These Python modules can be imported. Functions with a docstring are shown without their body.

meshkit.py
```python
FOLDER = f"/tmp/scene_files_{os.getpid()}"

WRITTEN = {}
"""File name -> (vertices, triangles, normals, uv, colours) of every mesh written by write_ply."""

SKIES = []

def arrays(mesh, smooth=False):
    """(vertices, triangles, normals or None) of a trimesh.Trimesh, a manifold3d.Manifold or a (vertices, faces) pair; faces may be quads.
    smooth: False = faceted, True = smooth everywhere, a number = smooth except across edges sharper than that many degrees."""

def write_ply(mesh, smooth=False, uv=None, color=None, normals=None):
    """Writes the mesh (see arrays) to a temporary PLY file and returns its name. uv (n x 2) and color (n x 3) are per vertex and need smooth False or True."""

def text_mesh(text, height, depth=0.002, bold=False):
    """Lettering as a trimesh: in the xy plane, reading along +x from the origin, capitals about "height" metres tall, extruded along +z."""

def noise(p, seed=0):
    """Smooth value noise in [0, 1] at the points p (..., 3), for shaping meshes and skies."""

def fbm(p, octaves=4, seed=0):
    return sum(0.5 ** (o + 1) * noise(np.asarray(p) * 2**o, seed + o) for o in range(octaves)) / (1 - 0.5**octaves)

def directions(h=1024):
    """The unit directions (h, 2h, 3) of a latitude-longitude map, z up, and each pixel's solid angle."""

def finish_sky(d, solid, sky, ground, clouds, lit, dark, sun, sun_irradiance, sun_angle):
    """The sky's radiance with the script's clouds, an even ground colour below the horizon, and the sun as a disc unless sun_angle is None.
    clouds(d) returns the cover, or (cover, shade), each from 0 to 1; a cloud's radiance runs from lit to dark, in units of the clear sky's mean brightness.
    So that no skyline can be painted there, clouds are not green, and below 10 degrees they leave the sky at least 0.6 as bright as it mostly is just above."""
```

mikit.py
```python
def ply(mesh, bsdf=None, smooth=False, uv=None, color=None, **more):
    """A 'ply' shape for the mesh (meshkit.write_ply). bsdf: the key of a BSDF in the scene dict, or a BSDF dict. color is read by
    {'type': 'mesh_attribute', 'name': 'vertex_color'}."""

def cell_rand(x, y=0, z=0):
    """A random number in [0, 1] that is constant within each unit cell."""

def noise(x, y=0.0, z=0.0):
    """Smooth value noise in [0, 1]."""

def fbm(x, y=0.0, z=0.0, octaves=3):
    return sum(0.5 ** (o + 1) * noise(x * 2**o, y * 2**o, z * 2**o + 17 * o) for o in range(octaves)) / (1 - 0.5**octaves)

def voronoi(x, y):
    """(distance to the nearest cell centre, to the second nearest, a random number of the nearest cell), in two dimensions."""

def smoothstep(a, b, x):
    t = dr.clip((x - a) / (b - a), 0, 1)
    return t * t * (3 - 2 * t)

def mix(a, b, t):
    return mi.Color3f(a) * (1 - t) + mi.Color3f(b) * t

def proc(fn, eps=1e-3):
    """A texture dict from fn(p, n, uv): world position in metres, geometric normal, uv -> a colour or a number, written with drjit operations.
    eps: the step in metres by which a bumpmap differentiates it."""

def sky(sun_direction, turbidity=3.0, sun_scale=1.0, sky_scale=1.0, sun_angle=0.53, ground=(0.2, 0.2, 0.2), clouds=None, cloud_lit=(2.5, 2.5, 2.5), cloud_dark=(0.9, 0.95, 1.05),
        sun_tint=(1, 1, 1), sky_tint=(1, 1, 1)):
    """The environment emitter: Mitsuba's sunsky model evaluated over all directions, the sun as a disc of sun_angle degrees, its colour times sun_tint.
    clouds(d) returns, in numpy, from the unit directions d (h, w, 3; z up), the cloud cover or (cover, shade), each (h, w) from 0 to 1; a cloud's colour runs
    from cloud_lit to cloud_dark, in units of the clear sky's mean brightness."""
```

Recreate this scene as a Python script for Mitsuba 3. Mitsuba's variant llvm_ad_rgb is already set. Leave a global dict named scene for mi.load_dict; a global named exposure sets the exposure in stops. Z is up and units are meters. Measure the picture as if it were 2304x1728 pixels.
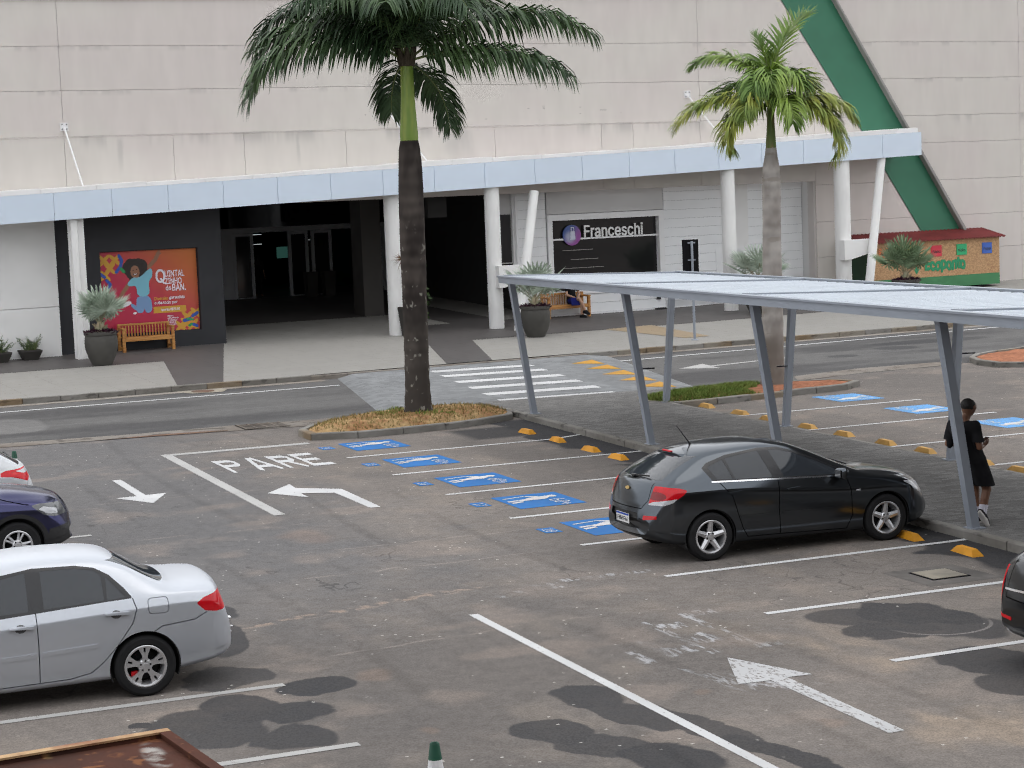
import math
import numpy as np
import trimesh
import manifold3d as m3
import shapely
import shapely.geometry as sg
from shapely import affinity
from shapely.ops import unary_union
from scipy.interpolate import PchipInterpolator
import drjit as dr
import mitsuba as mi
import mikit
import meshkit

# ------------------------------------------------------------------ camera, sky, exposure
F_PX, PITCH, ROLL, YAW, CAM_H = 4525.2, 0.094954, -0.040984, 0.370424, 4.9525
_fw = np.array([math.sin(YAW) * math.cos(PITCH), math.cos(YAW) * math.cos(PITCH), -math.sin(PITCH)])
_r = np.cross(_fw, [0, 0, 1.0]); _r /= np.linalg.norm(_r)
_u = np.cross(_r, _fw)
_up = -math.sin(ROLL) * _r + math.cos(ROLL) * _u
_c = np.array([0, 0, CAM_H])
T4 = mi.ScalarTransform4f
scene = {
    'camera': {'type': 'perspective', 'fov': 2 * math.degrees(math.atan(1152 / F_PX)), 'fov_axis': 'x',
               'near_clip': 0.1, 'far_clip': 3000.0,
               'to_world': T4().look_at(origin=_c.tolist(), target=(_c + _fw * 20).tolist(), up=_up.tolist())},
    'sky': mikit.sky([0.30, -0.12, 0.95], turbidity=4, sun_scale=0.05, sun_angle=30, sun_tint=(0.9, 0.97, 1.1),
                     clouds=lambda d: (np.ones(d.shape[:2]), np.clip(meshkit.fbm(d * 2.2 + 5, 4) * 1.5 - 0.35, 0, 1)),
                     cloud_lit=(3.9, 3.95, 4.05), cloud_dark=(2.6, 2.68, 2.82)),
}
exposure = 1.92
labels = {}

# ------------------------------------------------------------------ helpers
RNG = np.random.default_rng(7)


def numbered(name):
    if name not in USED:
        USED.add(name)
        return name
    k = 1
    while f'{name}_{k:03d}' in USED:
        k += 1
    USED.add(f'{name}_{k:03d}')
    return f'{name}_{k:03d}'


USED = set()


def add(name, mesh, mat, parent=None, smooth=30, label=None, kind=None, T=None, **kw):
    """One entry of the scene: a part of parent, or a thing that is one mesh."""
    key = numbered(f'{parent}__{name}' if parent else name)
    d = mesh if isinstance(mesh, dict) else mikit.ply(mesh, mat, smooth=smooth, **kw)
    if T is not None:
        d = {**d, 'to_world': T}
    scene[key] = d
    if label or kind:
        labels[key] = {**({'label': label} if label else {}), **({'kind': kind} if kind else {})}
    return key


def thing(name, label, category, group=None):
    key = numbered(name)
    labels[key] = {'label': label, 'category': category, **({'group': group} if group else {})}
    return key


def tag(key, label, category, group=None):
    labels.setdefault(key, {}).update({'label': label, 'category': category, **({'group': group} if group else {})})
    return key


cat = trimesh.util.concatenate


def box(x0, x1, y0, y1, z0, z1):
    m = trimesh.creation.box((x1 - x0, y1 - y0, z1 - z0))
    m.apply_translation(((x0 + x1) / 2, (y0 + y1) / 2, (z0 + z1) / 2))
    return m


def rbox(x0, x1, y0, y1, z0, z1, r=0.01, seg=6):
    """A box with rounded edges (hull of eight spheres)."""
    r = min(r, (x1 - x0) / 2.01, (y1 - y0) / 2.01, (z1 - z0) / 2.01)
    s = m3.Manifold.sphere(r, seg)
    pts = [s.translate((x, y, z)) for x in (x0 + r, x1 - r) for y in (y0 + r, y1 - r) for z in (z0 + r, z1 - r)]
    return tm(m3.Manifold.batch_hull(pts))


def tm(man):
    m = man.to_mesh()
    return trimesh.Trimesh(np.asarray(m.vert_properties)[:, :3], np.asarray(m.tri_verts), process=False)


def man(mesh):
    return m3.Manifold(m3.Mesh(np.asarray(mesh.vertices, np.float32), np.asarray(mesh.faces, np.uint32)))


def tube(pts, rad, seg=10, cap=True):
    """A round tube along pts with radius rad (number or one per point)."""
    pts = np.asarray(pts, float)
    rad = np.broadcast_to(rad, (len(pts),))
    d = np.gradient(pts, axis=0)
    d /= np.linalg.norm(d, axis=1, keepdims=True) + 1e-12
    ref = np.array([0, 0, 1.0]) if abs(d[0, 2]) < 0.9 else np.array([1.0, 0, 0])
    vs = []
    for p, t, r in zip(pts, d, rad):
        a = np.cross(t, ref); a /= np.linalg.norm(a) + 1e-12
        b = np.cross(t, a)
        ref = np.cross(a, t)
        th = np.arange(seg) / seg * 2 * np.pi
        vs.append(p + r * (np.cos(th)[:, None] * a + np.sin(th)[:, None] * b))
    v = np.vstack(vs)
    n = len(pts)
    f = []
    i = np.arange(seg); j = (i + 1) % seg
    for k in range(n - 1):
        f.append(np.c_[k * seg + i, (k + 1) * seg + j, k * seg + j])
        f.append(np.c_[k * seg + i, (k + 1) * seg + i, (k + 1) * seg + j])
    if cap:
        v = np.vstack([v, pts[0], pts[-1]])
        f.append(np.c_[np.full(seg, n * seg), i, j])
        f.append(np.c_[np.full(seg, n * seg + 1), (n - 1) * seg + j, (n - 1) * seg + i])
    return trimesh.Trimesh(v, np.vstack(f)[:, ::-1], process=False)


def bar(a, b, wx, wy, up=(0, 0, 1)):
    """A straight bar of rectangular section from a to b; wx across, wy along up."""
    a, b = np.asarray(a, float), np.asarray(b, float)
    t = (b - a) / np.linalg.norm(b - a)
    s = np.cross(t, up); s /= np.linalg.norm(s)
    u = np.cross(s, t)
    v = [p + sx * wx / 2 * s + sy * wy / 2 * u for p in (a, b) for sx, sy in ((-1, -1), (1, -1), (1, 1), (-1, 1))]
    f = [[0, 1, 2, 3], [7, 6, 5, 4], [0, 4, 5, 1], [1, 5, 6, 2], [2, 6, 7, 3], [3, 7, 4, 0]]
    m = trimesh.Trimesh(v, [q for a4 in f for q in ([a4[0], a4[2], a4[1]], [a4[0], a4[3], a4[2]])], process=False)
    m.fix_normals()
    return m


def lathe(profile, seg=32):
    """Revolve (r, z) about z."""
    m = trimesh.creation.revolve(np.asarray(profile, float), sections=seg)
    if m.volume < 0:
        m.invert()
    return m


def flat(poly, z=0.0, edge=None, zfun=None):
    """A sheet from a shapely polygon."""
    ms = []
    for g in getattr(poly, 'geoms', [poly]):
        if g.is_empty or g.geom_type != 'Polygon':
            continue
        v, f = trimesh.creation.triangulate_polygon(g, engine='earcut')
        ms.append(trimesh.Trimesh(np.c_[v, np.zeros(len(v))], f, process=False))
    m = cat(ms)
    n = m.face_normals[:, 2]
    m.faces[n < 0] = m.faces[n < 0][:, ::-1]
    if edge:
        v, f = trimesh.remesh.subdivide_to_size(m.vertices, m.faces, edge)
        m = trimesh.Trimesh(v, f, process=False)
    m.vertices[:, 2] = z if zfun is None else zfun(m.vertices[:, 0], m.vertices[:, 1]) + z
    return m


def prism(poly, z0, z1):
    ms = []
    for g in getattr(poly, 'geoms', [poly]):
        m = trimesh.creation.extrude_polygon(g, z1 - z0, engine='earcut')
        m.apply_translation((0, 0, z0))
        ms.append(m)
    return cat(ms)


def moved(m, loc=(0, 0, 0), rotz=0.0, scale=None, rotx=0.0, roty=0.0):
    m = m.copy()
    if scale is not None:
        m.apply_scale(scale)
    for ang, ax in ((rotx, [1, 0, 0]), (roty, [0, 1, 0]), (rotz, [0, 0, 1])):
        if ang:
            m.apply_transform(trimesh.transformations.rotation_matrix(ang, ax))
    m.apply_translation(loc)
    return m


def text(s, h, depth=0.004, bold=False):
    return meshkit.text_mesh(s, h, depth, bold)


def taubin(m, it=5, lam=0.5, nu=0.52):
    """Smooths m in place (umbrella weights, shrink then swell)."""
    from scipy.sparse import coo_matrix
    e = m.edges_unique
    e = e[e[:, 0] != e[:, 1]]
    n = len(m.vertices)
    a = coo_matrix((np.ones(2 * len(e)), (np.r_[e[:, 0], e[:, 1]], np.r_[e[:, 1], e[:, 0]])), shape=(n, n)).tocsr()
    deg = np.asarray(a.sum(1)).ravel()
    ok = deg > 0
    v = np.array(m.vertices)
    for k in range(2 * it):
        lap = np.zeros_like(v)
        lap[ok] = (a @ v)[ok] / deg[ok, None] - v[ok]
        v = v + (lam if k % 2 == 0 else -nu) * lap
    m.vertices = v
    return m
# ------------------------------------------------------------------ materials
noise, fbm, voronoi, cell_rand, smoothstep, mix, proc = mikit.noise, mikit.fbm, mikit.voronoi, mikit.cell_rand, mikit.smoothstep, mikit.mix, mikit.proc


def bsdf(key, color, rough=0.6, metallic=0.0, spec=0.5, coat=0.0, two=True, **kw):
    d = {'type': 'principled', 'base_color': color if isinstance(color, dict) else {'type': 'rgb', 'value': list(color)},
         'roughness': rough, 'metallic': metallic, 'specular': spec, **kw}
    if coat:
        d |= {'clearcoat': coat, 'clearcoat_gloss': 0.92}
    if two:
        d = {'type': 'twosided', 'b': d}
    scene[key] = d
    return key


def varied(c, amt=0.12, scale=3.0, c2=None):
    """A colour with soft cloudy variation (wear and dirt of the material itself)."""
    c2 = c2 or tuple(x * (1 - amt * 2) for x in c)
    return proc(lambda p, n, uv: mix(c, c2, smoothstep(0.35, 0.75, fbm(p.x * scale, p.y * scale, p.z * scale, 4))))


def ellipse(p, x, y, a, b, rot=0.0):
    c, s = math.cos(rot), math.sin(rot)
    u, v = (p.x - x) * c + (p.y - y) * s, -(p.x - x) * s + (p.y - y) * c
    return dr.sqrt(dr.square(u / a) + dr.square(v / b))


def rect(p, x0, x1, y0, y1, soft):
    dx = dr.maximum(x0 - p.x, p.x - x1)
    dy = dr.maximum(y0 - p.y, p.y - y1)
    return 1 - smoothstep(-soft, soft, dr.maximum(dx, dy))


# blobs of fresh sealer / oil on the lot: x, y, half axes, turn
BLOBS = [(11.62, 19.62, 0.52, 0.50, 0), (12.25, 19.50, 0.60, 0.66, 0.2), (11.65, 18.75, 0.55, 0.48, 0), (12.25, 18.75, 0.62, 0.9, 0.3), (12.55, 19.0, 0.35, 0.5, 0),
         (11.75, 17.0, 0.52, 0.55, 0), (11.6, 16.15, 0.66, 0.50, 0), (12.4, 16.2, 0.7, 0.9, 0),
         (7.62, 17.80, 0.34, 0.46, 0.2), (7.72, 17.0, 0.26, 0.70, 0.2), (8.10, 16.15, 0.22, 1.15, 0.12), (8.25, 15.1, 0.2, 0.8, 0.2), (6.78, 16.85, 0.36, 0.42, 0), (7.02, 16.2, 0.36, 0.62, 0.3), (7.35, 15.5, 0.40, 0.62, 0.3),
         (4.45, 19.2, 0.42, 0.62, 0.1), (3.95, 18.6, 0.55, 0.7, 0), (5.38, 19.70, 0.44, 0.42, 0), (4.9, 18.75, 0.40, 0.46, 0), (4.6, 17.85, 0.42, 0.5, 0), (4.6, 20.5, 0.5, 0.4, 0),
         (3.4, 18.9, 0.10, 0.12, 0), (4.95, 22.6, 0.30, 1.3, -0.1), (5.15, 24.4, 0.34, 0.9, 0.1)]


def asphalt(p, n, uv):
    wx = fbm(p.x * 1.6, p.y * 1.6, 0, 3) - 0.5
    wy = fbm(p.x * 1.6 + 31, p.y * 1.6 + 7, 0, 3) - 0.5
    big = fbm(p.x * 0.33, p.y * 0.20, 1.0, 4)
    mid = fbm(p.x * 1.3 + 9, p.y * 0.8 + 3, 2.0, 4)
    fine = fbm(p.x * 9, p.y * 9, 3.0, 3)
    c = mix((0.098, 0.088, 0.081), (0.138, 0.122, 0.110), smoothstep(0.3, 0.7, big))
    c = mix(c, (0.165, 0.140, 0.118), smoothstep(0.55, 0.8, mid) * 0.40)
    c = mix(c, (0.075, 0.070, 0.068), smoothstep(0.55, 0.78, fbm(p.x * 0.7 + 50, p.y * 0.45, 4.0, 4)) * 0.32)
    # greyer, less dusty towards the drive lane on the left
    c = mix(c, (0.092, 0.090, 0.091), smoothstep(10.8, 7.0, p.x + wx * 3) * smoothstep(20, 28, p.y + wy * 4) * 0.85)
    # dust streaks
    c = mix(c, (0.23, 0.185, 0.155), smoothstep(0.58, 0.80, fbm(p.x * 1.1 + 13, p.y * 1.3, 5.0, 4)) * 0.26)
    # sandy area on the right foreground
    sand = smoothstep(1.25, 0.5, ellipse(p, 10.6, 16.4, 1.6, 3.6)) * smoothstep(0.42, 0.7, mid)
    c = mix(c, (0.25, 0.195, 0.145), sand * 0.5)
    # old resurfacing seams
    seam = dr.abs(p.y - 23.0 - 0.22 * (p.x - 6) + wy * 0.4)
    c = mix(c, (0.20, 0.155, 0.125), smoothstep(0.16, 0.02, seam) * smoothstep(0.45, 0.65, fine) * 0.8 * smoothstep(9.5, 8.5, p.x))
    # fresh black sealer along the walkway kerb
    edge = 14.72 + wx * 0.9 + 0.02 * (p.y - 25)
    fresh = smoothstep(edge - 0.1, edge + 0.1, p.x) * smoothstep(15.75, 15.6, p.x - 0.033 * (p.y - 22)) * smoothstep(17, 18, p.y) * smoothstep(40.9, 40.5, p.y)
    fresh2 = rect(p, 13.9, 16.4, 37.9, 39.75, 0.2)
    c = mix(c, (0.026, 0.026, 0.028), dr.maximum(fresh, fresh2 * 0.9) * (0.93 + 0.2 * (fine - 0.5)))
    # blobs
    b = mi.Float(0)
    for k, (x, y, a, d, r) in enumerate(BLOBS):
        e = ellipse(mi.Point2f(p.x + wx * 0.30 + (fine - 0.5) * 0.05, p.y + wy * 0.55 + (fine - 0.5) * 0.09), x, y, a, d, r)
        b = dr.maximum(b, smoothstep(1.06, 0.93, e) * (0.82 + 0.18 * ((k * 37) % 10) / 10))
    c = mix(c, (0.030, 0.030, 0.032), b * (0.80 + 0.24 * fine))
    # ring left by a bucket, orange stains
    ring = dr.abs(ellipse(p, 12.25, 18.85, 0.6, 0.62) - 1)
    c = mix(c, (0.22, 0.2, 0.19), smoothstep(0.05, 0.02, ring) * smoothstep(18.9, 18.3, p.y) * 0.5)
    for x, y, a, d in ((6.0, 19.75, 0.16, 0.28), (5.75, 17.3, 0.09, 0.14), (7.75, 28.6, 0.40, 0.7), (9.1, 15.8, 0.14, 0.2), (8.6, 17.4, 0.1, 0.12)):
        c = mix(c, (0.36, 0.20, 0.11), smoothstep(1.2, 0.5, ellipse(mi.Point2f(p.x + wx * 0.3, p.y + wy * 0.5), x, y, a, d)) * 0.09)
    # worn ghosts of older paint: a bay line, lettering and an arrow
    worn = smoothstep(0.40, 0.66, fbm(p.x * 26, p.y * 7, 6.0, 4)) * smoothstep(0.25, 0.6, fbm(p.x * 4, p.y * 1.5, 7.0, 3))
    g = rect(p, 8.55, 8.95, 22.8, 23.1, 0.02) + rect(p, 9.2, 9.55, 22.98, 23.32, 0.03) + rect(p, 9.65, 10.9, 23.3, 23.48, 0.03) * 0.7 + rect(p, 8.85, 9.0, 22.95, 23.2, 0.1) * 0.3
    g = g + rect(p, 8.62, 8.80, 18.75, 19.35, 0.03) * 0.7 + rect(p, 9.0, 9.12, 18.9, 20.3, 0.03) * 0.6 + rect(p, 9.12, 9.4, 19.0, 19.3, 0.04) * 0.7
    g = g + rect(p, 9.45, 9.55, 18.8, 20.6, 0.03) * 0.8 + rect(p, 9.55, 9.85, 20.1, 20.4, 0.03) + rect(p, 9.55, 9.85, 19.3, 19.8, 0.04) * 0.8 + rect(p, 10.0, 10.1, 18.8, 20.8, 0.03) * 0.8
    g = g + rect(p, 10.1, 10.45, 20.6, 20.85, 0.03) * 0.6 + rect(p, 10.1, 10.4, 18.8, 19.0, 0.05) * 0.6
    u = p.x - 8.82
    v = 18.5 - p.y
    tri = smoothstep(0.0, 0.05, u - 0.10 * v) * smoothstep(0.0, 0.08, v * 0.75 - u) * smoothstep(1.5, 1.2, v)
    g = g + tri * 0.9 + rect(p, 8.95, 9.7, 17.25, 17.55, 0.1) * 0.6
    c = mix(c, (0.40, 0.41, 0.43), dr.clip(g, 0, 1) * worn * 0.62)
    # cracks
    cr = smoothstep(0.035, 0.0, dr.abs(fbm(p.x * 2.4, p.y * 1.3, 8.0, 4) - 0.5)) * smoothstep(1.0, 0.6, ellipse(p, 7.1, 24.9, 0.35, 0.8))
    c = mix(c, (0.03, 0.03, 0.03), cr * 0.6)
    # construction joints and hairline cracks
    for yj, a0, a1, sl in ((27.25, 5.5, 11.0, 0.02), (29.75, 5.0, 10.9, -0.03), (25.4, 6.0, 10.6, 0.05), (21.1, 5.3, 9.4, 0.10), (33.9, 5.0, 10.0, 0.03)):
        jd = dr.abs(p.y - yj - sl * (p.x - 8) + wy * 0.25)
        c = mix(c, (0.20, 0.17, 0.15), smoothstep(0.05, 0.0, jd) * smoothstep(a0, a0 + 0.8, p.x) * smoothstep(a1, a1 - 0.8, p.x) * smoothstep(0.42, 0.62, fbm(p.x * 3, p.y * 3, 9.0, 3)) * 0.55)
    tr = smoothstep(0.14, 0.03, dr.abs(p.x - 6.0 + 0.25 * dr.sin(p.y * 0.22))) + smoothstep(0.14, 0.03, dr.abs(p.x - 7.35 + 0.25 * dr.sin(p.y * 0.22))) + smoothstep(0.13, 0.03, dr.abs(p.x - 8.75 + 0.2 * dr.sin(p.y * 0.3))) + smoothstep(0.13, 0.03, dr.abs(p.x - 10.15 + 0.2 * dr.sin(p.y * 0.3)))
    c = c * (1 - 0.13 * dr.clip(tr, 0, 1) * smoothstep(0.35, 0.6, fbm(p.x * 2, p.y * 0.35, 10.0, 3)))
    vein = smoothstep(0.012, 0.0, dr.abs(fbm(p.x * 1.1 + 3, p.y * 0.8, 11.0, 4) - 0.5)) * smoothstep(0.55, 0.7, fbm(p.x * 0.5, p.y * 0.4, 12.0, 3))
    c = mix(c, (0.04, 0.038, 0.037), vein * 0.5)
    # aggregate and white specks
    grain = noise(p.x * 70, p.y * 70)
    c = c * (0.86 + 0.42 * grain) * (0.90 + 0.30 * fine)
    spec = smoothstep(0.9965, 0.999, cell_rand(p.x * 34, p.y * 34, 3)) * smoothstep(0.45, 0.6, mid)
    c = mix(c, (0.5, 0.48, 0.45), spec * 0.7)
    return c


def road_col(p, n, uv):
    big = fbm(p.x * 0.25, p.y * 0.7, 1.0, 4)
    fine = fbm(p.x * 7, p.y * 7, 3.0, 3)
    c = mix((0.062, 0.060, 0.060), (0.100, 0.097, 0.094), smoothstep(0.3, 0.7, big))
    c = mix(c, (0.15, 0.15, 0.155), smoothstep(0.1, 0.0, dr.abs(p.y - 46.6 - 0.085 * p.x + 0.6 * (big - 0.5))) * 0.25)
    wet = smoothstep(1.15, 0.9, ellipse(mi.Point2f(p.x + 0.5 * (big - 0.5), p.y + 2 * (big - 0.5)), 6.0, 47.6, 0.75, 1.6))
    c = mix(c, (0.16, 0.155, 0.15), wet * 0.5)
    for x, y, a, d in ((31.5, 50.2, 0.7, 0.6), (33.5, 51.5, 2.2, 0.7), (36.0, 48.5, 1.5, 0.8), (29.0, 49.0, 0.5, 0.4)):
        c = mix(c, (0.035, 0.035, 0.037), smoothstep(1.1, 0.8, ellipse(p, x, y, a, d)) * 0.6)
    return c * (0.86 + 0.28 * fine) * (0.85 + 0.3 * noise(p.x * 60, p.y * 60))


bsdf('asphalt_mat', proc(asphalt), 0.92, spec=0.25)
bsdf('road_mat', proc(road_col), 0.9, spec=0.25)


def pavers(p, n, uv):
    # interlocking blocks: rows along y of the walkway, slightly waved joints
    u, v = p.x / 0.22, p.y / 0.11
    row = dr.floor(v)
    uu = u + 0.5 * (row - 2 * dr.floor(row / 2)) + 0.12 * dr.sin(v * 3.14)
    fu, fv = uu - dr.floor(uu), v - row
    joint = dr.minimum(dr.minimum(fu, 1 - fu) * 0.22, dr.minimum(fv, 1 - fv) * 0.11)
    r = cell_rand(uu, v, 5)
    c = mix((0.105, 0.101, 0.097), (0.165, 0.160, 0.154), r)
    c = c * (0.8 + 0.4 * fbm(p.x * 1.2, p.y * 0.8, 0, 4))
    return mix((0.085, 0.080, 0.075), c, smoothstep(0.004, 0.012, joint) * 0.6 + 0.4) * (0.85 + 0.3 * noise(p.x * 50, p.y * 50))


bsdf('paver_mat', proc(pavers), 0.9, spec=0.25)


def table_pavers(p, n, uv):
    u, v = p.x / 0.2, p.y / 0.2
    r = cell_rand(u, v, 5)
    c = mix((0.135, 0.138, 0.140), (0.18, 0.184, 0.187), r) * (0.8 + 0.4 * fbm(p.x * 1.0, p.y * 1.0, 0, 4))
    return c


bsdf('table_paver_mat', proc(table_pavers), 0.9, spec=0.25)


def paint_worn(base, amount, seed):
    def fn(p, n, uv):
        w = smoothstep(0.60 - amount, 0.78 - amount, fbm(p.x * 42 + seed, p.y * 17, 1.0, 4))
        dirt = fbm(p.x * 1.5, p.y * 1.2 + seed, 2.0, 3)
        return mix(mi.Color3f(base) * (0.82 + 0.3 * dirt), (0.16, 0.145, 0.135), w * 0.85)
    return proc(fn)


bsdf('line_paint', paint_worn((0.46, 0.46, 0.46), -0.12, 3), 0.75, spec=0.3)
bsdf('line_paint_old', paint_worn((0.34, 0.335, 0.325), -0.08, 11), 0.8, spec=0.3)
bsdf('arrow_paint_worn', paint_worn((0.40, 0.40, 0.40), 0.06, 23), 0.8, spec=0.3)
bsdf('blue_paint', paint_worn((0.022, 0.125, 0.34), -0.12, 31), 0.75, spec=0.3)
bsdf('yellow_paint', paint_worn((0.42, 0.22, 0.035), -0.08, 41), 0.75, spec=0.3)
bsdf('stop_paint', varied((0.62, 0.27, 0.014), 0.1, 5.0), 0.6)
bsdf('stop_paint_far', varied((0.52, 0.29, 0.07), 0.1, 5.0), 0.65)


def concrete(c, c2, scale=1.5, streak=0.0):
    def fn(p, n, uv):
        a = fbm(p.x * scale, p.y * scale, p.z * scale, 4)
        b = fbm(p.x * 12, p.y * 12, p.z * 12, 3)
        col = mix(c, c2, smoothstep(0.35, 0.72, a))
        if streak:
            col = mix(col, tuple(x * 0.35 for x in c2), smoothstep(0.58, 0.75, fbm(p.x * 4 + 3, p.y * 4, p.z * 9, 4)) * streak)
        return col * (0.85 + 0.3 * b)
    return proc(fn)


bsdf('kerb_mat', concrete((0.20, 0.19, 0.175), (0.14, 0.13, 0.115), 0.9, 0.7), 0.9)
bsdf('kerb_mat_b', concrete((0.20, 0.18, 0.15), (0.16, 0.115, 0.07), 0.9, 0.6), 0.9)
bsdf('gutter_mat', concrete((0.20, 0.18, 0.158), (0.155, 0.132, 0.11), 0.5, 0.5), 0.9)
bsdf('strip_mat', concrete((0.165, 0.148, 0.13), (0.12, 0.098, 0.08), 0.6, 0.6), 0.9)
bsdf('rust_strip_mat', concrete((0.14, 0.075, 0.05), (0.09, 0.06, 0.045), 1.2, 0.3), 0.9)
bsdf('cover_mat', concrete((0.24, 0.215, 0.172), (0.195, 0.175, 0.145), 2.0, 0.2), 0.85)
bsdf('patch_mat', concrete((0.11, 0.10, 0.092), (0.085, 0.078, 0.072), 2.0, 0.2), 0.9)


def soil(p, n, uv):
    a = fbm(p.x * 2, p.y * 2, 0, 4)
    b = fbm(p.x * 14, p.y * 14, 0, 3)
    return mix((0.34, 0.23, 0.115), (0.25, 0.135, 0.065), smoothstep(0.4, 0.7, a)) * (0.65 + 0.7 * b)


bsdf('soil_mat', proc(soil), 0.95, spec=0.1)
bsdf('red_soil_mat', proc(lambda p, n, uv: mix((0.30, 0.13, 0.075), (0.20, 0.085, 0.05), fbm(p.x * 3, p.y * 3, 0, 4)) * (0.6 + 0.8 * fbm(p.x * 15, p.y * 15, 0, 3))), 0.95, spec=0.1)
bsdf('grass_mat', proc(lambda p, n, uv: mix((0.085, 0.16, 0.025), (0.20, 0.22, 0.06), fbm(p.x * 6, p.y * 6, 0, 3))), 0.8, spec=0.2)
bsdf('dry_grass_mat', proc(lambda p, n, uv: mix((0.28, 0.20, 0.085), (0.15, 0.135, 0.045), fbm(p.x * 5, p.y * 5, 0, 3))), 0.9, spec=0.1)


CA, SA = math.cos(math.atan(0.085)), math.sin(math.atan(0.085))


def wall_col(p, n, uv):
    # coordinate along the facade
    s = p.x * CA + (p.y - 52.456) * SA
    z = p.z
    a = fbm(s * 0.35, z * 0.5, 0, 4)
    b = fbm(s * 3, z * 0.8, 2.0, 4)
    c = mix((0.562, 0.530, 0.490), (0.556, 0.512, 0.482), smoothstep(0.35, 0.65, a))
    c = c * (0.95 + 0.10 * b)
    # grime under the ledge of the lowest joint and soft grey drips
    under = smoothstep(6.2, 7.12, z) * smoothstep(7.24, 7.18, z)
    drip = smoothstep(0.50, 0.72, fbm(s * 1.7 + 4, z * 0.25, 3.0, 4))
    c = mix(c, (0.33, 0.315, 0.30), under * drip * smoothstep(6.6, 7.2, z) * 0.50)
    for x, w in ((12.55, 0.14), (23.9, 0.5), (24.4, 0.3), (18.4, 0.1)):
        c = mix(c, (0.29, 0.29, 0.28), smoothstep(1.0, 0.2, dr.abs(s - x + 0.15 * (b - 0.5)) / w) * smoothstep(5.9, 6.7, z) * smoothstep(7.2, 7.0, z) * 0.30)
    for zj in (8.60, 9.955):
        d2 = smoothstep(0.55, 0.75, fbm(s * 2.2 + zj, 1.0, 3.0, 4)) * smoothstep(zj - 0.22, zj - 0.03, z) * smoothstep(zj + 0.01, zj - 0.01, z)
        c = mix(c, (0.34, 0.32, 0.30), d2 * 0.35)
    # scuffs
    sc = smoothstep(0.90, 0.94, noise(s * 5, z * 9)) * smoothstep(0.3, 0.1, dr.abs(z - 7.62)) * smoothstep(19, 21, s) * smoothstep(31, 29, s)
    return mix(c, (0.25, 0.23, 0.21), sc * 0.5)


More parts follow.
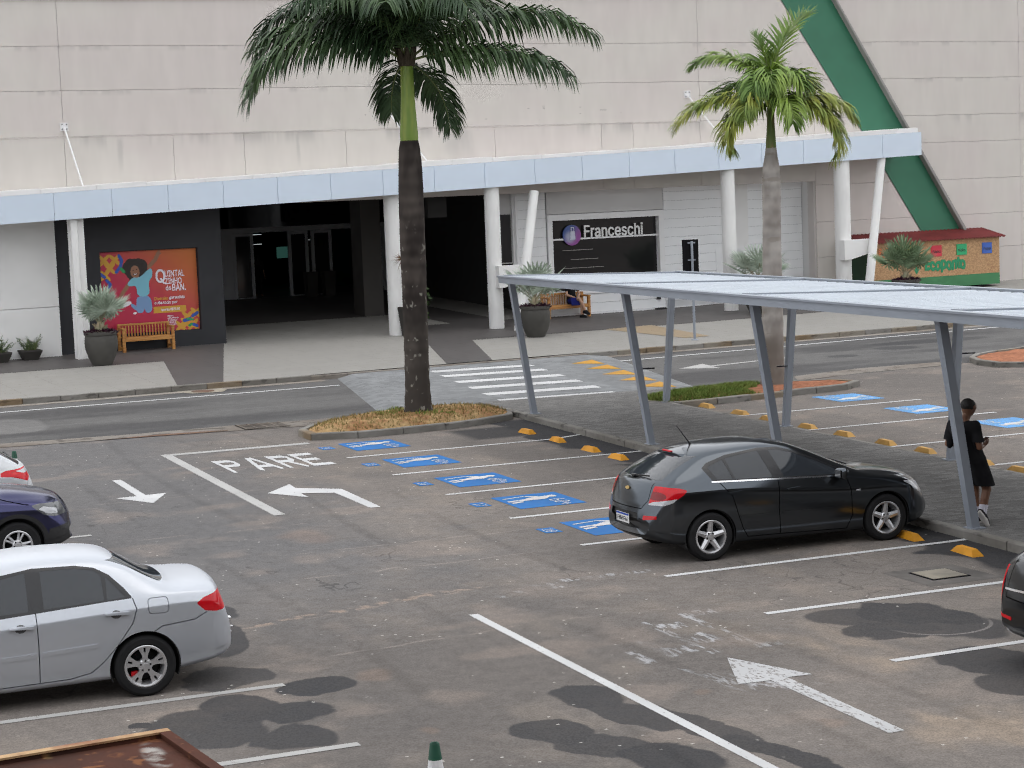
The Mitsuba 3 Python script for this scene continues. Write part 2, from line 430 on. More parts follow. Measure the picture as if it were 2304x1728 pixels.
bsdf('wall_mat', proc(wall_col), 0.85, spec=0.2)
bsdf('joint_mat', (0.44, 0.41, 0.39), 0.9)
bsdf('siding_joint_mat', (0.50, 0.505, 0.51), 0.8)
bsdf('white_wall_mat', varied((0.76, 0.755, 0.74), 0.05, 0.6), 0.7, spec=0.3)
bsdf('siding_mat', varied((0.77, 0.78, 0.785), 0.04, 0.8), 0.55, spec=0.35)
bsdf('grey_panel_mat', varied((0.52, 0.515, 0.51), 0.04, 0.8), 0.6)
bsdf('white_frame_mat', (0.72, 0.72, 0.72), 0.4)
bsdf('dark_wall_mat', varied((0.028, 0.029, 0.033), 0.1, 0.8), 0.6, spec=0.3)
bsdf('black_mat', (0.008, 0.008, 0.009), 0.9, spec=0.1)
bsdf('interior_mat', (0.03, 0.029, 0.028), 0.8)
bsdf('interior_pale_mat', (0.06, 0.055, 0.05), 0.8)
bsdf('fascia_mat', varied((0.585, 0.665, 0.76), 0.015, 0.5), 0.35, spec=0.4)
bsdf('flashing_mat', varied((0.72, 0.71, 0.69), 0.06, 1.5), 0.6)
bsdf('column_mat', varied((0.72, 0.715, 0.70), 0.04, 0.7), 0.5)
bsdf('green_mat', varied((0.030, 0.150, 0.085), 0.06, 0.8), 0.55)
bsdf('grey_edge_mat', varied((0.27, 0.26, 0.245), 0.1, 1.0), 0.8)
bsdf('door_frame_mat', (0.68, 0.69, 0.70), 0.5)
bsdf('door_glass_mat', (0.012, 0.013, 0.015), 0.06, spec=0.6)
bsdf('shop_glass_mat', (0.010, 0.010, 0.011), 0.05, spec=0.5)
bsdf('teal_mat', (0.12, 0.26, 0.23), 0.5)


def tiles(c1, c2, tx, ty):
    def fn(p, n, uv):
        s = p.x * CA + (p.y - 52.456) * SA
        t = -p.x * SA + (p.y - 52.456) * CA
        u, v = s / tx, t / ty
        fu, fv = u - dr.floor(u), v - dr.floor(v)
        j = dr.minimum(dr.minimum(fu, 1 - fu) * tx, dr.minimum(fv, 1 - fv) * ty)
        c = mix(c1, c2, cell_rand(u, v, 2) * 0.5 + 0.5 * fbm(p.x * 0.6, p.y * 0.6, 0, 3))
        return mix(mi.Color3f(c1) * 0.72, c, smoothstep(0.0, 0.012, j)) * (0.95 + 0.1 * fbm(p.x * 5, p.y * 5, 0, 3))
    return proc(fn)


bsdf('tile_mat', tiles((0.255, 0.245, 0.226), (0.238, 0.228, 0.210), 1.2, 0.6), 0.6, spec=0.35)
bsdf('dark_tile_mat', tiles((0.085, 0.078, 0.075), (0.074, 0.068, 0.066), 0.9, 0.9), 0.55, spec=0.35)
bsdf('sand_tile_mat', tiles((0.26, 0.195, 0.125), (0.235, 0.185, 0.125), 0.6, 0.6), 0.7)

# metals, plastics, wood
bsdf('steel_paint', varied((0.26, 0.285, 0.325), 0.05, 1.2), 0.42, spec=0.45)
bsdf('roof_sheet_mat', varied((0.47, 0.51, 0.55), 0.03, 1.0), 0.45, spec=0.4)
bsdf('chrome', (0.78, 0.78, 0.79), 0.12, metallic=1.0)
bsdf('alloy', (0.66, 0.66, 0.675), 0.32, metallic=0.8)
bsdf('alloy_dark', (0.05, 0.05, 0.052), 0.45, metallic=0.5)
bsdf('rubber', varied((0.018, 0.018, 0.019), 0.1, 8.0), 0.8, spec=0.2)
bsdf('black_plastic', (0.018, 0.018, 0.019), 0.45, spec=0.4)
bsdf('trim_black', (0.014, 0.014, 0.016), 0.25, spec=0.5)
bsdf('car_glass', (0.026, 0.030, 0.036), 0.04, spec=0.65)
bsdf('car_glass_grey', (0.020, 0.024, 0.030), 0.05, spec=0.65)
bsdf('lamp_red', (0.50, 0.004, 0.010), 0.12, spec=0.35, coat=0.2)
bsdf('well_black', (0.006, 0.006, 0.007), 0.7, spec=0.2)
bsdf('lamp_deep', (0.20, 0.002, 0.005), 0.10, spec=0.4, coat=0.3)
bsdf('lamp_clear', (0.42, 0.43, 0.45), 0.12, spec=0.7, coat=1.0)
bsdf('lamp_dark', (0.06, 0.063, 0.068), 0.1, spec=0.7, coat=1.0)
bsdf('plate_white', (0.62, 0.62, 0.62), 0.4)
bsdf('plate_blue', (0.02, 0.06, 0.32), 0.4)
bsdf('print_black', (0.012, 0.012, 0.014), 0.5)
bsdf('print_white', (0.72, 0.72, 0.71), 0.6)
bsdf('gold_badge', (0.66, 0.47, 0.19), 0.3, metallic=0.8)
bsdf('paint_graphite', (0.074, 0.085, 0.098), 0.12, metallic=1.0, spec=0.6, coat=1.0)
bsdf('paint_silver', (0.48, 0.505, 0.545), 0.32, metallic=0.50, spec=0.5, coat=0.8)
bsdf('paint_navy', (0.026, 0.027, 0.085), 0.15, metallic=0.9, spec=0.6, coat=1.0)
bsdf('paint_white', (0.46, 0.475, 0.49), 0.3, spec=0.5, coat=1.0)
bsdf('paint_black', (0.035, 0.036, 0.038), 0.10, metallic=0.9, spec=0.6, coat=1.0)


def wood(c, c2):
    return proc(lambda p, n, uv: mix(c, c2, smoothstep(0.3, 0.75, fbm(p.x * 3, p.y * 3, p.z * 22, 4))))


bsdf('bench_wood', wood((0.46, 0.225, 0.065), (0.33, 0.135, 0.035)), 0.45, spec=0.4)
bsdf('pot_mat', varied((0.062, 0.059, 0.052), 0.12, 2.0), 0.75)
bsdf('planter_mat', varied((0.035, 0.032, 0.028), 0.1, 3.0), 0.7)
bsdf('cone_green', varied((0.012, 0.075, 0.045), 0.1, 6), 0.5)
bsdf('cone_white', varied((0.66, 0.66, 0.66), 0.08, 6), 0.5)


def rust(p, n, uv):
    a = fbm(p.x * 2.2, p.y * 2.2, p.z * 2.2, 5)
    b = fbm(p.x * 9, p.y * 9, p.z * 4, 4)
    c = mix((0.070, 0.024, 0.014), (0.038, 0.016, 0.011), smoothstep(0.35, 0.7, a))
    c = mix(c, (0.22, 0.085, 0.03), smoothstep(0.60, 0.75, b) * 0.6)
    run = smoothstep(0.62, 0.74, fbm(p.x * 5 + 2, p.y * 5, p.z * 0.9, 4))
    c = mix(c, (0.25, 0.17, 0.075), run * smoothstep(0.45, 0.6, a) * 0.6)
    dust = smoothstep(1.0, 0.35, dr.sqrt(dr.square((p.x - 2.47) / 0.10) + dr.square((p.y - 13.28) / 0.42)))
    return mix(c, (0.30, 0.28, 0.26), dust * smoothstep(0.35, 0.62, b))


bsdf('rust_mat', proc(rust), 0.85, spec=0.2)
bsdf('rust_rim_mat', concrete((0.42, 0.27, 0.14), (0.22, 0.10, 0.05), 4.0), 0.8)


def osb(p, n, uv):
    s = p.x * CA + (p.y - 52.456) * SA
    a = noise(s * 22, p.z * 34, 1.0)
    b = noise(s * 36 + 5, p.z * 20, 2.0)
    c = mix((0.37, 0.215, 0.105), (0.47, 0.29, 0.15), smoothstep(0.3, 0.75, a))
    return mix(c, (0.27, 0.12, 0.05), smoothstep(0.62, 0.85, b) * 0.5)


bsdf('osb_mat', proc(osb), 0.7)
bsdf('roof_red_mat', varied((0.17, 0.022, 0.022), 0.15, 1.5), 0.6)
bsdf('eco_green_mat', varied((0.045, 0.19, 0.075), 0.1, 1.5), 0.6)
bsdf('sign_green_mat', (0.015, 0.23, 0.10), 0.6)
for _n, _col in (('red', (0.52, 0.03, 0.05)), ('green', (0.02, 0.33, 0.13)), ('blue', (0.04, 0.11, 0.42)), ('yellow', (0.62, 0.44, 0.03)), ('orange', (0.62, 0.16, 0.05))):
    bsdf('flap_' + _n, _col, 0.5)


# foliage
def leaf(key, c1, c2, scale=3.0):
    return bsdf(key, proc(lambda p, n, uv: mix(c1, c2, smoothstep(0.3, 0.7, fbm(p.x * scale, p.y * scale, p.z * scale, 3)))), 0.5, spec=0.35)


leaf('palm_dark_leaf', (0.026, 0.055, 0.022), (0.060, 0.105, 0.035), 1.2)
leaf('palm_light_leaf', (0.20, 0.29, 0.05), (0.10, 0.18, 0.035), 1.3)
leaf('palm_yellow_leaf', (0.29, 0.31, 0.05), (0.15, 0.22, 0.045), 2.0)
leaf('fan_leaf', (0.40, 0.46, 0.38), (0.28, 0.34, 0.265), 4.0)
leaf('fan_leaf_green', (0.19, 0.26, 0.15), (0.12, 0.18, 0.095), 4.0)
leaf('petiole_mat', (0.22, 0.24, 0.15), (0.28, 0.22, 0.14), 5.0)
leaf('purple_leaf', (0.055, 0.012, 0.028), (0.022, 0.007, 0.014), 10.0)
leaf('bush_leaf', (0.028, 0.055, 0.018), (0.06, 0.095, 0.03), 6.0)
leaf('spiky_leaf', (0.20, 0.13, 0.07), (0.12, 0.06, 0.05), 6.0)
bsdf('rachis_mat', (0.13, 0.16, 0.05), 0.6)


def trunk_dark(p, n, uv):
    ring = noise(0, 0, p.z * 7.5 + 0.5 * noise(p.x * 4, p.y * 4, p.z * 2))
    a = fbm(p.x * 3, p.y * 3, p.z * 1.2, 4)
    lich = smoothstep(0.66, 0.76, fbm(p.x * 9, p.y * 9, p.z * 6, 3)) * smoothstep(5.0, 3.0, p.z)
    c = mix((0.026, 0.021, 0.019), (0.060, 0.050, 0.044), smoothstep(0.35, 0.7, a)) * (0.7 + 0.6 * ring)
    c = mix(c, (0.10, 0.09, 0.08), smoothstep(3.2, 1.2, p.z) * 0.35)
    return mix(c, (0.26, 0.25, 0.22), lich * 0.8)


def trunk_pale(p, n, uv):
    ring = noise(0, 0, p.z * 7.0 + 0.5 * noise(p.x * 4, p.y * 4, p.z * 2))
    a = fbm(p.x * 3, p.y * 3, p.z * 2.0, 4)
    c = mix((0.25, 0.225, 0.205), (0.36, 0.335, 0.31), smoothstep(0.35, 0.7, a)) * (0.82 + 0.36 * ring)
    c = mix(c, (0.15, 0.125, 0.105), smoothstep(1.5, 1.2, p.z + 0.2 * (a - 0.5)) * 0.8)
    return mix(c, (0.20, 0.17, 0.14), smoothstep(0.62, 0.75, fbm(p.x * 2, p.y * 2, p.z * 5, 4)) * 0.5)


bsdf('trunk_dark_mat', proc(trunk_dark), 0.9, spec=0.15)
bsdf('trunk_pale_mat', proc(trunk_pale), 0.9, spec=0.15)
bsdf('crownshaft_mat', proc(lambda p, n, uv: mix((0.135, 0.215, 0.030), (0.23, 0.28, 0.045), smoothstep(0.3, 0.7, fbm(p.x * 7, p.y * 7, p.z * 0.9, 3)))), 0.4, spec=0.4)
bsdf('crownshaft_b_mat', proc(lambda p, n, uv: mix((0.12, 0.17, 0.05), (0.21, 0.16, 0.07), smoothstep(0.45, 0.7, fbm(p.x * 9, p.y * 9, p.z * 1.5, 3)))), 0.5, spec=0.3)
bsdf('old_sheath_mat', (0.05, 0.038, 0.022), 0.9)

# people
bsdf('skin_dark', (0.165, 0.080, 0.048), 0.5, spec=0.35)
bsdf('skin_light', (0.42, 0.25, 0.17), 0.5, spec=0.35)
bsdf('cloth_black', varied((0.018, 0.018, 0.020), 0.2, 6), 0.9, spec=0.1)
bsdf('cloth_navy', varied((0.010, 0.014, 0.12), 0.1, 6), 0.85, spec=0.15)
bsdf('hair_black', (0.010, 0.008, 0.007), 0.7)
bsdf('shoe_white', (0.56, 0.53, 0.50), 0.7)
bsdf('sock_white', (0.66, 0.65, 0.72), 0.9)
# ------------------------------------------------------------------ the setting: lot, road, walkway, islands
def P(*pts):
    return sg.Polygon(pts)


def strip(pts, w):
    return sg.LineString(pts).buffer(w / 2, cap_style=2, join_style=2)


add('ground', flat(P((-900, -900), (1500, -900), (1500, 1500), (-900, 1500)), 0.0), 'asphalt_mat', smooth=False, kind='structure')


def M(s, t, z=None):
    """Facade frame (s along the building, t away from the kerb) to the world."""
    x, y = s * CA - t * SA, 52.456 + s * SA + t * CA
    return (x, y) if z is None else (x, y, z)


MT = np.eye(4)
MT[:2, :2] = [[CA, -SA], [SA, CA]]
MT[1, 3] = 52.456


def inM(m):
    m = m.copy()
    m.apply_transform(MT)
    return m


def zf(s, t):
    """Height of the forecourt, which rises gently towards the building."""
    return 0.15 + (0.04 + 0.03 * np.clip((s - 32) / 18, 0, 1.3)) * np.clip(t, 0, 24.7)


def poly_M(*pts):
    return P(*[M(*q) for q in pts])


# road in front of the building
road = P((-60, 38.2), (5.2, 43.45), (12.2, 44.0), (24.6, 43.9), (30.0, 44.7), (80, 48.5), M(80, -0.15), M(-60, -0.15))
add('road', flat(road, 0.004), 'road_mat', smooth=False, kind='structure')
add('gutter', flat(poly_M((-60, -0.62), (15.2, -0.62), (15.2, -0.15), (-60, -0.15)), 0.009), 'gutter_mat', 'road', smooth=False)
add('gutter', flat(poly_M((23.6, -0.62), (80, -0.62), (80, -0.15), (23.6, -0.15)), 0.009), 'gutter_mat', 'road', smooth=False)
add('edge_line', flat(strip([(-20, 49.9), (6.15, 51.17), (15.1, 51.62)], 0.17), 0.010), 'line_paint', 'road', smooth=False)
add('edge_line', flat(strip([(22.9, 52.35), (35.7, 54.1), (70, 58.6)], 0.17), 0.010), 'line_paint', 'road', smooth=False)
add('lane_arrow', flat(unary_union([P((23.9, 49.0), (25.05, 49.85), (24.8, 48.3)), strip([(24.9, 49.05), (27.6, 49.75)], 0.20)]), 0.010), 'line_paint_old', 'road', smooth=False)
# concrete strips between road and lot
add('concrete_strip', flat(P((-40, 39.7), (5.18, 43.46), (8.05, 43.22), (10.18, 42.99), (11.9, 42.75), (12.2, 43.9), (10.5, 44.1), (8.13, 43.95), (5.39, 44.2), (-40, 40.6)), 0.009), 'strip_mat', 'road', smooth=False)
add('rusty_gutter', flat(P((7.1, 43.3), (10.0, 43.05), (10.05, 43.22), (8.6, 43.42)), 0.014), 'rust_strip_mat', 'road', smooth=False)
add('concrete_strip', flat(P((24.6, 43.75), (26.8, 44.35), (30.0, 44.6), (30.5, 45.45), (27.4, 45.5), (25.1, 44.85)), 0.009), 'strip_mat', 'road', smooth=False)
# manhole in the road and the drain grate
mh = sg.Point(11.65, 52.78).buffer(1, 24)
add('manhole_collar', flat(affinity.scale(P((10.95, 53.2), (11.25, 52.35), (12.05, 52.2), (12.3, 52.75), (12.25, 53.32), (11.1, 53.24)), 1, 1), 0.013), 'cover_mat', 'road', smooth=False)
add('manhole_cover', flat(affinity.scale(mh, 0.30, 0.38), 0.018), 'rust_strip_mat', 'road', smooth=False)
gr = [box(10.42, 11.38, 43.0 + k * 0.09, 43.045 + k * 0.09, 0.006, 0.022) for k in range(11)] + [box(10.40 + k * 0.24, 10.44 + k * 0.24, 42.98, 43.98, 0.007, 0.03) for k in range(5)]
add('drain_grate', cat(gr), 'strip_mat', 'road', smooth=False)
add('drain_pit', flat(P((10.38, 42.97), (11.4, 42.97), (11.4, 44.0), (10.38, 44.0)), 0.0135), 'black_mat', 'road', smooth=False)

# forecourt of the mall
fore = poly_M((-60, 0.0), (90, 0.0), (90, 60), (-60, 60))
_fs = flat(P((-60, 0.0), (90, 0.0), (90, 40), (-60, 40)), 0.0, edge=1.6)
_fs.vertices[:, 2] = zf(_fs.vertices[:, 0], _fs.vertices[:, 1])
add('pavement', inM(_fs), 'tile_mat', smooth=40, kind='structure')


def pave(name, poly, mat, off):
    m = flat(poly, 0.0, edge=0.8)
    m.vertices[:, 2] = zf(m.vertices[:, 0], m.vertices[:, 1]) + off
    add(name, inM(m), mat, 'pavement', smooth=40)


pave('dark_band', unary_union([P((-60, 6.0), (12.84, 5.75), (15.62, 9.6), (-60, 9.6)), P((11.15, 0.02), (12.44, 0.02), (15.62, 9.6), (15.3, 9.62), (12.5, 5.8))]), 'dark_tile_mat', 0.006)
pave('dark_band', unary_union([P((19.1, 0.02), (20.55, 0.02), (22.35, 5.2), (38.0, 5.35), (38.0, 10.4), (22.3, 10.4), (21.1, 6.1)), P((24.0, 10.3), (26.0, 10.3), (26.0, 24.6), (24.0, 24.6))]), 'dark_tile_mat', 0.006)
pave('sand_patch', P((27.95, 1.5), (28.85, 1.5), (29.1, 5.55), (28.3, 5.45), (27.2, 5.3)), 'sand_tile_mat', 0.010)
pave('lobby_floor', P((15.7, 14.6), (25.4, 14.6), (28.0, 24.6), (15.7, 24.6)), 'dark_tile_mat', 0.0065)

# kerb stones along the forecourt, each a piece
KM = ['kerb_mat', 'kerb_mat', 'kerb_mat_b']


def kerb_run(parent, fn, length, n, w, h, mats=KM, seed=0, z0=-0.05):
    """n stones along the path fn(d) -> (x, y), offset sideways by w, h high."""
    rng = np.random.default_rng(seed)
    L = length / n
    for k in range(n):
        a, b = k * L + 0.008, (k + 1) * L - 0.008
        pts = [fn(a + (b - a) * q) for q in (0, 1)]
        d = np.subtract(pts[1], pts[0]); d = d / np.linalg.norm(d)
        nrm = np.array([-d[1], d[0]])
        hh = h + rng.uniform(-0.008, 0.008)
        o = rng.uniform(-0.008, 0.008)
        A, B = np.array(pts[0]) + nrm * o, np.array(pts[1]) + nrm * o
        c = 0.018
        prof = [(0, z0), (0, hh - c), (c, hh), (w, hh), (w, z0)]
        v = [(*(q + nrm * u), z) for q in (A, B) for u, z in prof]
        m = trimesh.convex.convex_hull(np.array(v))
        add('kerb_stone', m, mats[int(rng.integers(len(mats)))], parent, smooth=False)


kerb_run('pavement', lambda d: M(2 + d, -0.15), 12.9, 13, 0.148, 0.155, seed=1)
kerb_run('pavement', lambda d: M(23.6 + d, -0.15), 22, 22, 0.148, 0.155, seed=2)
kerb_run('pavement', lambda d: M(14.9 + d, -0.15), 8.7, 8, 0.148, 0.125, ['gutter_mat'], seed=4)
add('far_kerb', cat([inM(box(-60, 1.99, -0.15, -0.002, -0.05, 0.155)), inM(box(45.61, 90, -0.15, -0.002, -0.05, 0.155))]), 'kerb_mat', 'pavement', smooth=False)

# raised crossing table with zebra
TZ = 0.10
k0 = 1 - TZ / CAM_H
tb = [M(16.15, -0.152), (14.53 * k0, 44.6 * k0), (21.5 * k0, 44.3 * k0), M(23.5, -0.152)]
tv = np.array([[*tb[0], TZ], [*tb[1], TZ], [*tb[2], TZ], [*tb[3], TZ],
               [tb[0][0] - 0.5, tb[0][1] - 0.1, 0], [tb[1][0] - 0.5, tb[1][1], 0], [tb[2][0] + 0.8, tb[2][1], 0], [tb[3][0] + 0.8, tb[3][1] + 0.05, 0]])
tf = [[0, 1, 2], [0, 2, 3], [4, 5, 1], [4, 1, 0], [3, 2, 6], [3, 6, 7]]
tmesh = trimesh.Trimesh(tv, tf, process=False)
tmesh.faces[tmesh.face_normals[:, 2] < 0] = tmesh.faces[tmesh.face_normals[:, 2] < 0][:, ::-1]
add('crossing', tmesh, 'table_paver_mat', smooth=False, kind='structure')
ZB = [((18.37, 53.6), (21.15, 53.4)), ((18.02, 52.0), (21.03, 51.75)), ((17.62, 49.95), (20.64, 49.7)), ((17.41, 48.2), (20.46, 47.95)), ((17.12, 46.2), (20.09, 45.93)), ((16.91, 44.5), (19.82, 44.23))]
ZB = [((17.0 + 0.285 * (y - 44.4) * 0.53 + 0.0, y), (19.95 + 0.285 * (y - 44.4) * 0.53, y - 0.25)) for y in (44.75, 46.45, 48.25, 50.05, 51.95, 53.55)]
for (a, b) in ZB:
    add('zebra_bar', flat(affinity.scale(strip([a, b], 0.62), k0, k0, origin=(0, 0)), TZ + 0.005), 'line_paint', 'crossing', smooth=False)
for k in range(5):
    yy = 45.4 + k * 1.86
    x0 = 21.55 + 0.185 * (yy - 44.4)
    q = P((x0 - 0.75, yy), (x0 + 0.24, yy + 0.78), (x0 - 0.04, yy - 0.78))
    add('ramp_triangle', flat(affinity.scale(q, k0, k0, origin=(0, 0)), TZ + 0.006), 'yellow_paint', 'crossing', smooth=False)


# paved walkway under the shelter
def xn(y):
    return 15.55 + 0.033 * (y - 22)


def xf(y):
    return 19.07 + 0.026 * (y - 25)


add('walkway', prism(P((xn(-6), -6), (xf(-6), -6), (xf(41.0), 41.0), (tb[2][0], tb[2][1] + 0.05), (tb[1][0] + 1.9, tb[1][1] + 0.05), (xn(41.3), 41.3)), -0.1, 0.118), 'paver_mat', smooth=False, kind='structure')
kerb_run('walkway', lambda d: (xn(42 - d) - 0.13, 42 - d), 44, 44, 0.128, 0.125, ['kerb_mat'], seed=3)
add('far_edge', cat([bar((xf(-6) + 0.05, -6, 0.05), (xf(41) + 0.05, 41, 0.05), 0.1, 0.14)]), 'kerb_mat', 'walkway', smooth=False)


# islands
def chaikin(p, it=2):
    p = np.asarray(p, float)
    for _ in range(it):
        q = np.roll(p, -1, axis=0)
        p = np.stack([0.75 * p + 0.25 * q, 0.25 * p + 0.75 * q], 1).reshape(-1, 2)
    return p


def island(name, pts, soilmat, top, seed):
    ring = sg.LinearRing(chaikin(pts))
    poly = sg.Polygon(ring)
    inner = poly.buffer(-0.16)
    m = flat(inner, 0.0, edge=0.25)
    d = np.array([inner.exterior.distance(sg.Point(a, b)) for a, b in m.vertices[:, :2]])
    m.vertices[:, 2] = 0.10 + top * np.clip(d / 0.55, 0, 1) ** 0.7 + 0.05 * (meshkit.fbm(np.c_[m.vertices[:, :2] * 2.5, np.full(len(m.vertices), seed)], 3) - 0.5)
    add(name, m, soilmat, smooth=60, kind='structure')
    L = ring.length
    kerb_run(name, lambda s: (lambda q: (q.x, q.y))(ring.interpolate(s % L)), L, max(8, int(L / 0.95)), 0.15, 0.14, KM, seed)
    return poly, m


def ccw(p):
    return p if sg.LinearRing(p).is_ccw else p[::-1]


ISL1 = ccw([(11.0, 39.95), (10.95, 41.0), (11.7, 42.2), (13.6, 43.4), (15.9, 43.1), (16.2, 41.9), (16.15, 40.85), (14.17, 39.95), (12.3, 39.8)])
ISL2 = ccw([(19.55, 42.4), (19.0, 41.1), (19.5, 40.2), (20.9, 40.45), (22.9, 40.8), (24.9, 41.1), (25.2, 41.9), (24.6, 42.6), (22.6, 43.2)])
isl1, ism1 = island('planting_island', ISL1, 'soil_mat', 0.16, 5)
isl2, ism2 = island('planting_island', ISL2, 'red_soil_mat', 0.08, 6)
isl3, ism3 = island('planting_island', ccw([(29.9, 43.5), (30.2, 42.5), (33.0, 42.0), (38, 42.3), (38, 46.6), (33.4, 46.6), (31.3, 45.9), (30.3, 44.9)]), 'red_soil_mat', 0.02, 8)


def grass(poly, n, hgt, seed, keep, zt):
    rng = np.random.default_rng(seed)
    x0, y0, x1, y1 = poly.bounds
    pts = np.c_[rng.uniform(x0, x1, n * 3), rng.uniform(y0, y1, n * 3)]
    dens = meshkit.fbm(np.c_[pts * 0.9, np.full(len(pts), seed * 1.0)], 3)
    ok = shapely.contains_xy(poly, pts[:, 0], pts[:, 1]) & (dens > keep(pts))
    pts = pts[ok][:n]
    v, f = [], []
    a = rng.uniform(0, 6.28, len(pts))
    h = hgt * rng.uniform(0.5, 1.3, len(pts))
    d = np.c_[np.cos(a), np.sin(a)] * 0.012
    lean = np.c_[np.cos(a + 1.3), np.sin(a + 1.3)] * (h * rng.uniform(0.2, 0.9, len(pts)))[:, None]
    b = np.c_[pts, zt(pts)]
    V = np.stack([b + np.c_[d, np.zeros(len(d))], b - np.c_[d, np.zeros(len(d))], b + np.c_[lean, h]], 1).reshape(-1, 3)
    return trimesh.Trimesh(V, np.arange(len(V)).reshape(-1, 3), process=False)


def ztop(mesh):
    from scipy.spatial import cKDTree
    t = cKDTree(mesh.vertices[:, :2])
    return lambda pts: mesh.vertices[t.query(pts)[1], 2] - 0.01


tag(add('grass_tufts', grass(isl1.buffer(-0.2), 1500, 0.09, 3, lambda p: 0.60 - 0.16 * (p[:, 0] > 15.2), ztop(ism1)), 'grass_mat', smooth=False, kind='stuff'), 'sparse green grass tufts on the sandy island under the dark palm', 'grass')
tag(add('dry_grass', grass(isl1.buffer(-0.2), 2600, 0.07, 4, lambda p: np.full(len(p), 0.42), ztop(ism1)), 'dry_grass_mat', smooth=False, kind='stuff'), 'dry straw coloured grass on the sandy island', 'dry grass')
tag(add('lawn', grass(isl2.buffer(-0.15), 9000, 0.10, 5, lambda p: 0.25 + 0.38 * np.clip((p[:, 0] - 21.2) / 1.2, 0, 1), ztop(ism2)), 'grass_mat', smooth=False, kind='stuff'), 'green grass on the island behind the grey posts', 'grass')

# ------------------------------------------------------------------ painted markings of the lot
def mark(name, poly, mat, z=0.005, label=None):
    return add(name, flat(poly, z), mat, 'ground', smooth=False, label=label)


ROWY = [36.94, 34.1, 31.25, 28.35, 25.6, 22.9, 20.25, 17.55, 14.85]
for k, y in enumerate(ROWY):
    pts = [(10.88, y), (15.2, y + 0.07), (16.0 + 0.033 * (y - 34), y + 0.45 - 0.35 * (k % 2))]
    mark('bay_line', strip(pts, 0.115), 'line_paint')
for y, x0, x1 in ((38.1, 19.85, 24.55), (34.98, 19.75, 24.35), (31.8, 19.6, 24.3), (28.7, 19.5, 24.2), (25.6, 19.4, 24.1)):
    mark('bay_line', strip([(x0, y - 0.05), (x1, y + 0.06)], 0.115), 'line_paint')
for y, x1 in ((17.3, 5.08), (19.86, 5.06), (22.56, 5.0), (25.27, 5.0), (27.98, 4.95), (30.69, 4.93), (33.4, 4.9)):
    mark('bay_line', strip([(-1.5, y - 0.1), (x1, y)], 0.13), 'line_paint_old')
mark('lane_line', strip([(7.95, 22.05), (7.97, 8)], 0.115), 'line_paint')
mark('stop_box_line', unary_union([strip([(7.95, 39.72), (10.9, 39.72)], 0.28), P((7.86, 39.86), (8.06, 39.86), (8.03, 30.85), (7.84, 30.85))]), 'line_paint_old')


def glyph(strokes, w):
    return unary_union([sg.LineString(s).buffer(w / 2, cap_style=2, join_style=2) for s in strokes])


# PARE, built from strokes, 1.9 m tall letters (x across, y up the letter)
def letter(strokes, x0, x1, y0, y1, wx, wy):
    # strokes in unit square; widths are scaled with the letter's stretch
    g = glyph([[(a * 1.0, b * 1.0) for a, b in s] for s in strokes], 0.18)
    return affinity.translate(affinity.scale(g, (x1 - x0), (y1 - y0), origin=(0, 0)), x0, y0)


LP_ = [[(.11, 0), (.11, 1)], [(.0, .89), (.75, .89), (.89, .80), (.89, .62), (.75, .52), (.11, .52)]]
LA_ = [[(.06, 0), (.45, 1.0)], [(.55, 1.0), (.94, 0)], [(.22, .30), (.78, .30)]]
LR_ = [[(.11, 0), (.11, 1)], [(.0, .89), (.75, .89), (.89, .80), (.89, .62), (.75, .52), (.11, .52)], [(.5, .52), (.92, 0)]]
LE_ = [[(.11, 0), (.11, 1)], [(0, .92), (1, .92)], [(.11, .5), (.85, .5)], [(0, .08), (1, .08)]]
pare = unary_union([letter(g, x0, x1, 36.25, 38.2, 0, 0) for g, x0, x1 in ((LP_, 8.50, 8.90), (LA_, 9.02, 9.46), (LR_, 9.56, 9.96), (LE_, 10.03, 10.46))])
mark('pare_lettering', pare, 'line_paint', label='painted word PARE in front of the sandy island')
mark('arrow', unary_union([P((6.33, 36.7), (6.49, 36.7), (6.50, 34.42), (6.34, 34.42)), P((5.97, 34.38), (6.87, 34.48), (6.43, 33.42))]), 'line_paint', label='short white arrow pointing towards the blue car row')
mark('arrow', unary_union([P((8.37, 33.3), (8.99, 34.16), (8.95, 33.62), (9.60, 32.98), (9.39, 32.62), (8.86, 32.95), (8.85, 32.42)), P((9.37, 32.7), (9.60, 32.98), (9.56, 30.66), (9.38, 30.69))]), 'line_paint', label='bent white arrow pointing left below the word PARE')
mark('arrow', unary_union([P((9.50, 18.56), (9.90, 17.47), (9.62, 17.49), (9.56, 15.24), (9.39, 15.23), (9.42, 17.46), (9.07, 17.49)), ]), 'arrow_paint_worn', label='long worn white arrow beside the white lane line')

# blue elderly-parking squares with walking figure, 60+, and bay numbers
FIG = None


def elder(sign):
    """White figure with cane; local frame: up the figure = +u, reading direction to its right = +v."""
    parts = []
    parts.append(affinity.scale(sg.Point(0, 0).buffer(1, 16), 0.072, 0.105, origin=(0, 0)))
    parts[0] = affinity.translate(parts[0], 0.98, 0.62)
    body = P((0.90, 0.56), (0.92, 0.70), (0.78, 0.86), (0.52, 0.86), (0.50, 0.66), (0.66, 0.58))
    leg1 = P((0.51, 0.70), (0.53, 0.86), (0.36, 0.88), (0.34, 0.74))
    leg2 = P((0.33, 0.74), (0.33, 0.83), (0.14, 0.88), (0.13, 0.79))
    leg3 = P((0.36, 0.88), (0.36, 0.98), (0.15, 1.05), (0.14, 0.94))
    arm = P((0.74, 0.60), (0.78, 0.52), (0.60, 0.40), (0.58, 0.48))
    cane = P((0.60, 0.40), (0.60, 0.44), (0.16, 0.56), (0.16, 0.50))
    return parts + [body, leg1, leg2, leg3, arm, cane]


